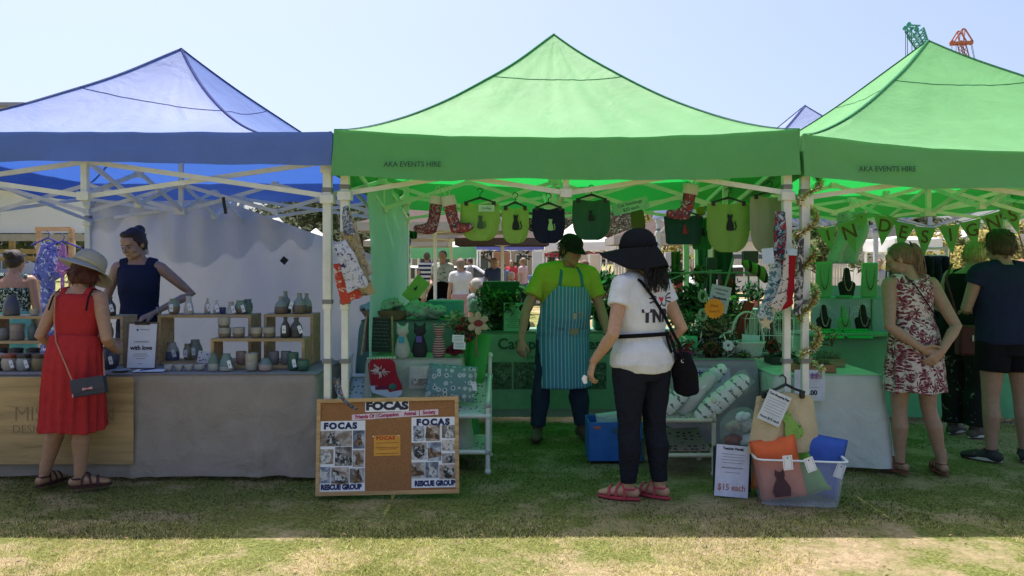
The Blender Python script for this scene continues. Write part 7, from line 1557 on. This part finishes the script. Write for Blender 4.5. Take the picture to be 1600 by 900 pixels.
# white basket
d = 6.42; t = thing('wicker_basket', 'white wicker basket with a tall hooped handle on the gift table', 'basket', (X(1167, d), d, .765)); WK = M((.45, .55, .50), .6, .12, 60, bump=.6, bsc=120)
mb = MB()
for j in range(9): r_ = .105+.030*(j/8); mb.tube([(r_*math.cos(a)*(1+.012*math.sin(a*14+j*PI)), r_*.75*math.sin(a)*(1+.012*math.sin(a*14+j*PI)), .008+j*.012) for a in [2*PI*k/56 for k in range(56)]], .0068, 5, closed=True)
mb.build('woven_side', WK, t); MB().lathe([(.001, .004), (.1, .004), (.1, .01), (.001, .01)], n=24, m=Matrix.Diagonal((1, .75, 1, 1))).build('bottom', WK, t)
mb = MB(); [mb.tube([((.135-.004)*math.cos(a)*(.98), s_*.012, .09+.26*math.sin(a)**.8 if a not in (0,) else .09) for a in [PI*k/24 for k in range(25)]], .007, 6) for s_ in (-1, 1)]; mb.build('handle', WK, t)
MB().tube([(.139*math.cos(a), .104*math.sin(a), .110) for a in [2*PI*k/40 for k in range(40)]], .010, 6, closed=True).build('rim', WK, t)
o = MB().box((0, 0, 0), (.14, .07, .003), tilt((X(1172, 6.4), 6.38, .90), -6, 0, 20)).build('paper_note', M((.35, .52, .52), .8)); tag(o, 'folded pale paper lying in the white wicker basket', 'paper')
leafy('small dried twigs lying in front of the white basket', 'twig_bundle', 'twigs', 1162, 554, 6.3, .05, [M((.22, .20, .10), .9), G2], 60, .03, 5, squash=.4)
# wreaths and plants on the gift table
for i, (px, py, dd, r_, cs, sz) in enumerate(((1085, 520, 6.55, .17, [G1, G2, WHF], .045), (1118, 515, 6.5, .16, [G1, G4, M((.30, .20, .14), .8)], .045), (1135, 540, 6.4, .11, [G1, WHF], .035), (1070, 545, 6.4, .10, [G2, RD, WHF], .035), (1112, 548, 6.35, .08, [M((.16, .05, .03), .8), G1], .03), (1080, 470, 6.9, .15, [G1, G2], .05), (1135, 480, 6.9, .14, [G1, G2, GLD], .045))):
    leafy(['dark leafy wreath with white flecks directly right of the white tee', 'brown and green wreath in the middle of the gift table', 'small dark posy with white petals left of the basket', 'green posy with red bits beside the shoulder bag strap', 'small rust-brown posy at the front of the gift table', 'tall dark foliage bunch behind the white tee', 'dark foliage bunch with gold flecks behind the orange badge'][i], 'christmas_wreath', 'wreath', px, py, dd, r_, cs, 300, sz, 70+i)
o = MB().box((X(1077, 6.4), 6.42, Z(535, 6.4)), (.13, .06, .10)).build('green_box', M((.05, .42, .18), .7), bevel=.006); tag(o, 'bright green gift box right of the shoulder bag', 'box')
o = MB().lathe([(.001, 0), (.03, 0), (.065, .045), (.06, .045), (.028, .008), (.001, .008)], (X(1070, 6.3), 6.3, .765), 20).build('magenta_dish', M((.45, .03, .30), .5)); tag(o, 'magenta dish at the left edge of the gift table', 'dish')
mb = MB(); rs = random.Random(8)
for k in range(7): a = 2*PI*k/7; mb.ell((.028*math.cos(a), 0, .028*math.sin(a)), (.018, .006, .018), Matrix.Translation(W(1138, 540, 6.28)), 8, 6)
tag(mb.build('white_flower', M((.55, .58, .66), .8)), 'white fabric flower at the front of the dark posy', 'flower')
for i, (px, py) in enumerate(((1098, 492), (1098, 463))):
    mb = MB().tube([W(px, py, 6.3)+Vector((.028*math.cos(a), 0, .04*math.sin(a))) for a in [2*PI*k/20 for k in range(20)]], [.012]*20, 8, closed=True); tag(mb.build('ring_ornament', M((.20, .32, .22), .8)), ['small green ring ornament lower on the wreath string', 'small green ring ornament higher, beside the blue price sign'][i], 'ornament')
# wire stand with hanging sign and orange badge
t = thing('wire_stand', 'tall dark green wire display stand rising behind the gift table', 'stand', (X(1110, 7.0), 7.0, .0)); mb = MB(); GW = M((.10, .26, .16), .5)
for z in (1.02, 1.22, 1.42): mb.tube([(-.42, 0, z), (.42, 0, z)], .007, 6); mb.tube([(-.42, .3, z), (.42, .3, z)], .007, 6)
for x in (-.42, 0, .42): mb.tube([(x, 0, .0), (x, 0, 1.45)], .009, 6); mb.tube([(x, .3, 0), (x, .3, 1.45)], .009, 6); mb.tube([(x, 0, 1.22), (x, .3, 1.22)], .006, 6)
mb.tube([(-.5, 0, 1.18), (-.35, 0, 1.36), (-.2, 0, 1.42), (.1, 0, 1.44)], .008, 6); mb.tube([(.1, 0, 1.2), (.2, 0, 1.55)], .010, 6); mb.build('wire_frame', GW, t)
MB().box((0, .15, 1.21), (.80, .28, .006)).build('shelf', cloth((.05, .22, .12), .1), t)
card('hanging_sign', 'pale blue lettered sign hung above the round orange badge', 1124, 467, 6.0, .15, .20, [('Lovely Xmas', 0, .07, .020), ('Presents', 0, .04, .020), ('Handmade', 0, .005, .024, None, .001)], M((.34, .44, .50), .8), deg=-12, bars=((0, -.02, .10), (0, -.035, .09)))
t = thing('orange_badge', 'round scalloped orange badge hanging over the wreaths', 'badge', W(1116, 482, 5.97)); o_ = [((.072+.006*math.cos(a*18))*math.cos(a), (.072+.006*math.cos(a*18))*math.sin(a)) for a in [2*PI*k/108 for k in range(108)]]
MB().prism(o_, .006, tilt((0, 0, 0), 0)).build('badge_disc', M((.75, .30, .02), .6), t); q = MB(); q.text('Pets', .035, tilt((0, -.008, .02))); q.text('love it', .030, tilt((0, -.008, -.02))); q.build('lettering', M((.45, .12, .01), .7), t)
clothbox('dark grey case standing high on the stand behind the lime bag', 1128, 1150, 425, 7.15, 1.225, .16, M((.03, .04, .045), .6)); clothbox('dark framed picture hanging high behind the stand', 1105, 1120, 402, 7.2, 1.225, .06, M((.02, .05, .05), .5))
blobthing('green_cushion', 'curled lime and black soft cushion on the stand behind the animal-print stockings', 'cushion', lambda mb: cap_tube(mb, [W(1165, 412, 6.6), W(1175, 418, 6.6), W(1188, 424, 6.62), W(1196, 436, 6.65)], [.035, .045, .05, .035], 12), stripes((.10, .26, .05), (.02, .03, .02), 14, .35), .01)
clothbox('grey-brown suitcase-like block behind the lime cushion', 1163, 1186, 392, 7.1, Z(412, 7.1), .1, M((.05, .055, .06), .6))
# wire cage
t = thing('wire_cage', 'white wire cage with dark bottles behind the wicker basket', 'cage', (X(1196, 6.75), 6.75, .765)); mb = MB()
for i in range(11): x = -.20+.04*i; mb.tube([(x, -.1, 0), (x, -.1, .28), (x*.7, 0, .34)], .0022, 4); mb.tube([(x, .1, 0), (x, .1, .28), (x*.7, 0, .34)], .0022, 4)
for z in (0, .14, .28): mb.tube([(-.2, -.1, z), (.2, -.1, z), (.2, .1, z), (-.2, .1, z)], .003, 4, closed=True)
mb.build('wires', WIRE, t)
for i, px in enumerate((1190, 1205)): pot('bottle', ['black bottle inside the wire cage, left one', 'black bottle inside the wire cage, right one'][i], px, .768, 6.75, 14, 48, Dk, Dk)
o = MB().box((0, 0, 0), (.08, .05, .38), Matrix.Translation(W(1160, 505, 6.8)) @ Matrix.Rotation(R(18), 4, 'Y')).build('red_book', M((.20, .035, .02), .7), bevel=.004); tag(o, 'dark red book leaning behind the wicker basket handle', 'book')
# hanging animal print stockings on the right post
SPT = print_mat((.50, .58, .56), [(.04, .11, .15), (.09, .2, .24)], 22, .46); BWP = print_mat((.03, .035, .06), [(.45, .46, .50), (.12, .30, .34), (.30, .03, .05)], 24, .45); CRMP = print_mat((.50, .46, .42), [(.06, .05, .06)], 26, .45)
drape('hanging_stocking', 'white stocking with teal cow patches, leftmost of the bunch on the right post', 'stocking', [(1212, 408, .02), (1211, 440, .0), (1203, 472, -.02), (1194, 500, -.02)], .036, .062, SPT, d=5.22)
drape('hanging_stocking', 'navy stocking with pale cats hanging highest on the right post', 'stocking', [(1219, 330, .0), (1219, 375, .0), (1216, 420, .03), (1214, 462, .04)], .036, .046, BWP, d=5.22)
drape('hanging_stocking', 'cream stocking with dark dots between the navy and the red ones', 'stocking', [(1232, 393, .0), (1229, 430, -.01), (1222, 465, -.02), (1208, 482, -.02)], .024, .045, CRMP, d=5.14)
t = stocking('christmas_stocking', 'plain bright red stocking with pale blue cuff on the right post', 1237, 392, 5.14, .39, cloth((.28, .012, .02), .05), M((.36, .44, .52), .9), -1, wtop=.030, deg=-3, cuffh=.03)
drape('hanging_stocking', 'black and white stocking hanging to the right of the red one', 'stocking', [(1250, 372, .0), (1251, 410, .0), (1248, 450, .0), (1247, 492, .0)], .022, .030, print_mat((.06, .06, .07), [(.45, .45, .45)], 24, .5), d=5.22)
mb = MB(); mb.prism([((.05 if k % 2 == 0 else .022)*math.cos(2*PI*k/10+PI/2), (.05 if k % 2 == 0 else .022)*math.sin(2*PI*k/10+PI/2)) for k in range(10)], .008, tilt(W(1196, 505, 5.15))); tag(mb.build('fabric_star', M((.42, .38, .24), .8)), 'cream fabric star at the foot of the cow-patch stocking', 'star')
o = MB().box((0, 0, 0), (.075, .10, .002), tilt(W(1200, 400, 5.15), 6)).build('swing_tag', M((.42, .50, .60), .8), smooth=0); tag(o, 'blank pale blue tag on top of the cow-patch stocking', 'tag')
# tinsel garland round the right tent's post
def tinsel():
    rs = random.Random(3); t = thing('tinsel_garland', 'gold and silver tinsel garland wound round the left post of the right tent', 'tinsel', (1.95, 5.25, .75)); gold, silv = MB(), MB(); core = []
    N = 300
    for i in range(N):
        u = i/N; z = .05+u*1.32; a = u*2*PI*5.2+.5*math.sin(u*9); r_ = .055+.02*math.sin(u*31); sw = .035*math.sin(u*7+1); c = Vector((r_*math.cos(a)+sw*.5-.0, r_*math.sin(a)-.0, z)); core.append(c)
        for k in range(15):
            dv = Vector((rs.gauss(0, 1), rs.gauss(0, 1), rs.gauss(0, 1))).normalized(); L = rs.uniform(.018, .042); b_ = dv.orthogonal().normalized()*.0022; q = c+dv*L
            (gold if rs.random() < .62 else silv).add([c-b_, c+b_, q+b_, q-b_], [(0, 1, 2, 3)])
    gold.build('gold_strands', M((.62, .46, .18), .25, .2, metal=1), t, smooth=0); silv.build('silver_strands', M((.72, .70, .60), .22, .1, metal=1), t, smooth=0); MB().tube(core, .003, 5).build('cord', M((.4, .3, .15), .6), t)
tinsel()
# seed trays on the white table
for i, (px, py, dd, w_) in enumerate(((1268, 563, 6.1, .30), (1292, 552, 6.45, .22), (1222, 560, 6.6, .24))):
    t = thing('plant_tray', ['woven brown tray of small plants at the front of the white cloth', 'light wooden box of tiny plants behind the woven tray', 'dark plant box behind the right post'][i], 'tray', (X(px, dd), dd, .684)); mt = [wood((.30, .15, .08), 20), wood((.34, .25, .14), 10), M((.06, .07, .05), .8)][i]; h = .06
    for c, s_ in (((0, -.09, h/2), (w_, .012, h)), ((0, .09, h/2), (w_, .012, h)), ((-w_/2+.006, 0, h/2), (.012, .166, h)), ((w_/2-.006, 0, h/2), (.012, .166, h)), ((0, 0, .006), (w_-.026, .164, .01))): MB().box(c, s_).build('tray_side', mt, t, bevel=.002)
    q = MB(); rs = random.Random(i)
    for k in range(160): p = Vector((rs.uniform(-w_/2+.02, w_/2-.02), rs.uniform(-.07, .07), h+rs.uniform(-.01, .05))); a = Vector((rs.gauss(0, 1), rs.gauss(0, 1), rs.gauss(0, 1))).normalized()*.014; b_ = a.orthogonal().normalized()*.006; q.add([p-a, p-b_, p+a, p+b_], [(0, 1, 2, 3)])
    q.build('seedlings', [G2, M((.14, .12, .07), .8), G1][i], t, smooth=0)
leafy('sprig with pale star flowers standing in the light wooden box', 'flower_sprig', 'flowers', 1300, 525, 6.45, .08, [M((.40, .28, .18), .7), G1], 50, .018, 11)

# ---------------------------------------------------------------- right stall: jewellery
GJ = cloth((.10, .42, .22), .3, (.05, .6, .2), wr=.4, wsc=4)
skirted_table('tablecloth', 'green cloth reaching the grass on the jewellery table', X(1262, 7.7), X(1585, 7.7), 7.72, 8.35, .80, cloth((.20, .46, .32), .25, (.1, .5, .25), wr=.5, wsc=4), zb=.03, amp=.022, nf=1.6, tlabel='long jewellery table in the right tent', seed=15)
zJ = .803; d = 7.78
t = thing('display_shelf', 'two-tier shelf of necklace busts on the jewellery table', 'shelf', (X(1318, d), d+.12, zJ)); SHF = M((.14, .42, .26), .6); z2 = Z(466, d)-zJ
MB().box((0, 0, z2), (.78, .30, .014)).build('shelf_board', SHF, t, bevel=.003); MB().box((0, -.06, .02), (.78, .42, .03)).build('shelf_board', SHF, t, bevel=.003)
for sx in (-1, 1): MB().box((sx*.383, .12, z2/2+.02), (.014, .03, z2-.02)).build('side_panel', SHF, t)
mb = MB()
for k in range(9): mb.tube([(.2+.022*k, .14, .04), (.2+.022*k, .14, z2-.01)], .0018, 4)
for k in range(7): mb.tube([(.2, .14, .07+.05*k), (.38, .14, .07+.05*k)], .0018, 4)
mb.build('wire_grid', WIRE, t)
def neckl(label, px, ytop, ybot, dd, z0, w_, mt, beads, bust=True):
    h = Z(ytop, dd)-z0; t = thing('necklace_display', label, 'necklace display', (X(px, dd), dd, z0), 0, 'necklace displays on the jewellery shelf')
    if bust:
        mb = MB(); cap_tube(mb, [(0, 0, .02), (0, 0, h*.45)], [(w_*.40, .03), (w_*.52, .035)], 16, side=(1, 0, 0)); cap_tube(mb, [(0, 0, h*.6), (0, 0, h*.92)], [(w_*.26, .03), (w_*.17, .025)], 14, side=(1, 0, 0)); me = remesh(mb, .007, 3); o = meshobj('bust', me, mt, t)
    else: o = MB().box((0, 0, h/2), (w_, .035, h), Matrix.Rotation(R(6), 4, 'X')).build('display_stand', mt, t, bevel=.012)
    q = MB(); n = 34
    for k in range(n+1):
        a = PI*k/n; q.ell((math.cos(a)*w_*.28, -.045-.012*math.sin(a)*0, h*.93-h*.70*math.sin(a)**1.0), (.0055,)*3, None, 6, 4)
    q.build('necklace', beads, t); return t
GS = M((.15, .46, .20), .8); BKV = M((.02, .02, .025), .85); BD = M((.10, .05, .03), .3); SLV = M((.5, .48, .4), .3, metal=.8)
zu = zJ+z2+.008; zl_ = zJ+.036
neckl('green stand with long dark bead necklace at the left of the top shelf', 1286, 409, 466, 7.80, zu, .155, GS, BD, False); neckl('black bust with a fine gold necklace in the middle of the top shelf', 1323, 418, 466, 7.80, zu, .17, BKV, GLD); neckl('green stand with a brown bead necklace at the right of the top shelf', 1357, 410, 466, 7.80, zu, .155, GS, M((.06, .03, .03), .3), False)
neckl('black bust with a silver chain at the left of the lower shelf', 1287, 476, 510, 7.76, zl_, .15, BKV, SLV); neckl('green bust with a dark cord in the middle of the lower shelf', 1318, 478, 510, 7.76, zl_, .14, GS, BD); neckl('black bust with pearl beads at the right of the lower shelf', 1348, 476, 510, 7.76, zl_, .16, BKV, SLV)
for i, px in enumerate((1300, 1345)):
    m = tilt((X(px, 7.6), 7.66, zJ+.03), 0, 0, 55); o = MB().box((0, 0, 0), (.24, .14, .01), m).build('earring_tray', M((.04, .42, .14), .7), bevel=.003); tag(o, ['green earring tray lying at the front left of the jewellery table', 'green earring tray lying right of the other one'][i], 'tray')
    q = MB(); [q.ell((-.10+.025*k, -.04+.04*j, .008), (.006, .006, .003), m, 6, 4) for k in range(9) for j in range(3)]; q.v = [tuple(Vector(p)-o.location) for p in q.v]; q.build('earrings', INK, o)
o = MB().box((X(1320, 7.7), 7.72, zu+.012), (.14, .05, .022)).build('ring_box', M((.05, .35, .15), .6), bevel=.003); tag(o, 'small green ring box at the foot of the black bust', 'box')
mb = MB(); mb.grid(lambda a, b_: (X(1262, 8.2)+a*1.0, 8.12+.02*math.sin(a*14), 1.28-b_*.47), 20, 8); tag(mb.build('backing_cloth', cloth((.34, .46, .42), .3, (.2, .5, .35)), smooth=80), 'pale green cloth hung behind the necklace shelf', 'cloth')
# pale cloth hanging behind letters
mb = MB(); mb.grid(lambda a, b_: (X(1305+48*a+8*math.sin(b_*5), 7.95), 8.0+.03*math.sin(a*12+b_), Z(330+82*b_, 7.95)), 16, 16); tag(mb.build('hanging_poster', print_mat((.42, .52, .52), [(.14, .13, .18), (.30, .28, .30)], 24, .34), smooth=80, solid=.004), 'pale printed poster hanging behind the letter flags', 'poster')
# bunting
FLG = cloth((.28, .50, .22), .45, (.2, .6, .2)); LT = M((.10, .075, .04), .9)
flags = [('I', 1291, 356, 30, 36), ('N', 1322, 347, 32, 48), ("'", 1345, 335, 20, 24), ('D', 1384, 338, 36, 44), ('E', 1414, 348, 32, 44), ('S', 1445, 355, 32, 44), ('I', 1483, 352, 32, 44), ('G', 1515, 345, 32, 44), ("N'", 1550, 333, 36, 46), ('S', 1577, 322, 32, 44)]
t = thing('letter_bunting', 'green triangular letter bunting strung across the right tent', 'bunting', (X(1430, 7.0), 7.0, 1.8)); db = 7.0
MB().tube([Vector((X(px, db), db, Z(py-2, db)))-t.location for px, py in [(1262, 372), (1275, 362)]+[(f_[1], f_[2]) for f_ in flags]+[(1598, 312)]], .003, 5).build('cord', M((.1, .3, .12), .9), t)
for i, (ch, px, py, w_, h) in enumerate(flags):
    k = db/F; nx_ = flags[min(i+1, len(flags)-1)]; pv = flags[max(i-1, 0)]; sl = math.degrees(math.atan2(-(nx_[2]-pv[2]), nx_[1]-pv[1])); m = tilt(Vector((X(px, db), db-.004*(i % 2), Z(py, db)))-t.location, sl*.8)
    f_ = MB().prism([(-w_*.54*k, 0), (w_*.54*k, 0), (0.0, -h*1.06*k)], .003, m).build('flag', FLG, t, smooth=0)
    MB().text(ch, h*k*.64, m @ Matrix.Translation((0, -h*k*.36, .0035)), off=.002).build('letter', LT, f_)
# clothes rack behind the ponytail
t = thing('clothes_rack', 'metal clothes rack of dark garments between the flowered dress and the blond person', 'rack', (X(1448, 8.8), 8.8, 0)); mb = MB(); zc = Z(388, 8.8)
for x in (-.42, .22): mb.tube([(x, 0, 0), (x, 0, zc)], .014, 8); mb.tube([(x, -.25, .02), (x, .25, .02)], .014, 8)
mb.tube([(-.42, 0, zc), (.22, 0, zc)], .014, 8); mb.tube([(-.42, 0, zc-.08), (.22, 0, zc-.08)], .008, 8); mb.build('rack_frame', STEEL, t)
for i in range(7):
    q = MB(); cap_tube(q, [(0, 0, -.08), (0, .0, -.4), (0, 0, -.85)], [(.19, .018), (.20, .028), (.21, .03)], 12, side=(0, 1, 0)); me = remesh(q, .014, 2, lambda c: .014*noise.noise(c*11+Vector((i, 0, 0)))); o = meshobj('hanging_garment', me, cloth([(.02, .025, .04), (.03, .03, .03), (.04, .04, .07)][i % 3], .02), None, loc=0) if False else meshobj('hanging_garment', me, cloth([(.02, .025, .04), (.03, .03, .03), (.04, .04, .07)][i % 3], .02)); o.location += Vector((t.location.x-.36+.085*i, 8.8, zc-.02)); tag(o, 'dark garment hanging on the metal clothes rack', 'garment', 'dark garments on the clothes rack')

# ---------------------------------------------------------------- more of what fills the back of the stalls and the aisle
def partition(label, px0, px1, py, d, col, th=.05, kind='panel', zb=.0):
    x0, x1 = X(px0, d), X(px1, d); t = thing('folding_screen', label, 'screen', ((x0+x1)/2, d, zb)); h = Z(py, d)-zb
    MB().box((0, 0, h/2+.05), (x1-x0, th, h-.1)).build('panel_board', M(col, .85, .08, 3), t, bevel=.01)
    for s_ in (-1, 1): MB().box((s_*((x1-x0)/2+.02), 0, h/2), (.04, th+.02, h)).build('upright', WHITEP, t)
    return t
partition('orange-brown board standing in the far blue-edged tent', 771, 797, 394, 29, (.36, .18, .10)); partition('white board with a dark dress shape at the right of the far blue-edged tent', 833, 847, 392, 28.5, (.6, .6, .6))
partition('cream folding screen under the tent with red bunting', 903, 918, 398, 28, (.55, .45, .36)); partition('second cream screen under the tent with red bunting', 922, 938, 397, 28.3, (.58, .50, .42))
for i, (px, py, c) in enumerate(((1000, 392, (.5, .45, .44)), (1014, 390, (.55, .52, .5)), (1040, 394, (.42, .40, .42)))): partition(['pale screen just right of the black hat', 'second pale screen right of the black hat', 'greyish screen left of the wire stand'][i], px, px+11, py, 24, c)
def far_table(label, px0, px1, d, col, goods, seed):
    rs = random.Random(seed); x0, x1 = X(px0, d), X(px1, d); t = thing('trestle_table', label, 'table', ((x0+x1)/2, d, -.03)); w_ = x1-x0
    MB().box((0, 0, .40), (w_, .7, .78)).build('table_cover', cloth(col, .05), t, bevel=.02)
    for i in range(goods):
        c = rs.choice([(.5, .12, .1), (.12, .2, .45), (.6, .6, .58), (.08, .08, .1), (.5, .4, .1), (.15, .35, .2), (.45, .25, .2)]); h = rs.uniform(.08, .38); tag(MB().box((x0+w_*(i+.5)/goods, d+rs.uniform(-.2, .2), .76+h/2), (w_/goods*rs.uniform(.4, .85), rs.uniform(.1, .25), h)).build('boxed_goods', M(c, .7), bevel=.02), 'small coloured box of goods on the '+label, 'box', 'boxed goods on the far tables')
far_table('far table under the blue-edged tent', 752, 846, 30, (.25, .27, .35), 9, 1); far_table('far table beneath the red bunting', 858, 958, 29, (.4, .2, .18), 8, 2); far_table('white table left of the striped shirt', 622, 650, 21, (.6, .6, .6), 4, 3); far_table('far table right of the black hat', 1000, 1062, 23, (.4, .38, .36), 6, 4)
far_table('shaded table beyond the wire stand', 1090, 1240, 13.5, (.10, .22, .14), 9, 5)
# red scalloped bunting on the far white tent
t = thing('red_bunting', 'red scalloped bunting along the edge of the far white tent', 'bunting', (X(907, 29.8), 29.8, Z(396, 29.8))); mb = MB()
for i in range(13): MB().prism([(-.10, 0), (.10, 0), (0, -.16)], .01, frame((-1.25+i*.208, 0, -.03*math.sin(i*1.4)), (1, 0, 0))).build('flag', M((.35, .03, .06), .8), t, smooth=0)
MB().tube([(-1.35, 0, 0), (1.35, 0, 0)], .01, 5).build('cord', M((.3, .05, .05), .8), t)
for a in (('woman in dark blue dress browsing left of the bald man', 772, 19, 1.66, 190, (.06, .08, .16), (.06, .08, .16), (.12, .07, .04), True), ('person in grey shirt and cap crossing behind the green bags', 735, 27, 1.72, 90, (.3, .3, .32), (.1, .1, .14), (.05, .04, .04), False), ('person in white shirt under the red bunting', 870, 27, 1.70, 200, (.62, .62, .62), (.1, .1, .14), (.05, .04, .04), False),
          ('person in teal top beyond the pale screens', 1024, 21, 1.62, 170, (.10, .32, .34), (.1, .1, .12), (.25, .15, .08), False), ('person in dark red top near the wire stand, far away', 1064, 19, 1.60, 30, (.28, .05, .06), (.1, .1, .12), (.06, .04, .03), False), ('person in striped top beyond the necklace shelf', 1372, 16, 1.64, 160, (.4, .4, .4), (.1, .1, .12), (.10, .06, .04), False)):
    extra(a[0], *a[1:8], skirt=a[8])
# hanging stock at the back of the middle stall
def hcloth(label, px, d, ytop, ybot, w_, mt, name='hanging_cloth'):
    k = d/F; mb = MB(); cx = X(px, d); mb.grid(lambda a, b_: (cx+(a-.5)*w_*k*(1-.1*b_), d+.025*math.sin(a*11+px)*(.4+b_)+.0, Z(ytop+(ybot-ytop)*b_, d)-.01*math.sin(a*PI)), 14, 12); return tag(mb.build(name, mt, smooth=80, solid=.005), label, 'cloth')
hcloth('dark green panel of cloth behind the large lime bag', 1130, 7.9, 375, 436, 30, cloth((.03, .09, .06), .1)); hcloth('dull green cloth strip behind the small bright green bag', 1098, 7.8, 380, 450, 16, cloth((.07, .20, .13), .2))
hcloth('deep green cloth hanging left of the seated people', 646, 8.0, 360, 372, 12, cloth((.04, .12, .08), .2)); hcloth('olive cloth hanging over the wire stand', 1056, 7.6, 392, 432, 14, cloth((.10, .16, .07), .2))
for i, (px, py, dd, r_) in enumerate(((1055, 430, 7.1, .09), (1092, 428, 7.05, .08), (1140, 448, 7.1, .10), (1175, 455, 7.0, .09), (1225, 500, 6.9, .10), (1065, 500, 6.7, .12), (1208, 540, 6.5, .06))):
    leafy(['small dark posy hooked highest on the wire stand', 'round posy next to the highest one on the wire stand', 'dark posy hooked above the wicker basket', 'bushy posy at the right of the wire stand', 'dark green plant between the two right posts', 'low dark plant at the left end of the gift table', 'little plant beside the dark plant box'][i], 'fabric_posy', 'posy', px, py, dd, r_, [G1, [G2, G3, RD, WHF][i % 4]], 170, .03, 90+i)
t = thing('wire_basket', 'green wire basket of small goods on the back counter right end', 'basket', (X(1010, 7.95), 7.95, .845)); mb = MB()
for z in (0, .07, .14): mb.tube([(-.2, -.1, z), (.2, -.1, z), (.2, .1, z), (-.2, .1, z)], .005, 5, closed=True)
mb.build('basket_wires', M((.1, .3, .15), .5), t); MB().box((0, 0, .05), (.34, .16, .09)).build('goods', print_mat((.1, .2, .12), [(.4, .4, .35), (.3, .08, .08)], 22, .45), t, bevel=.02)
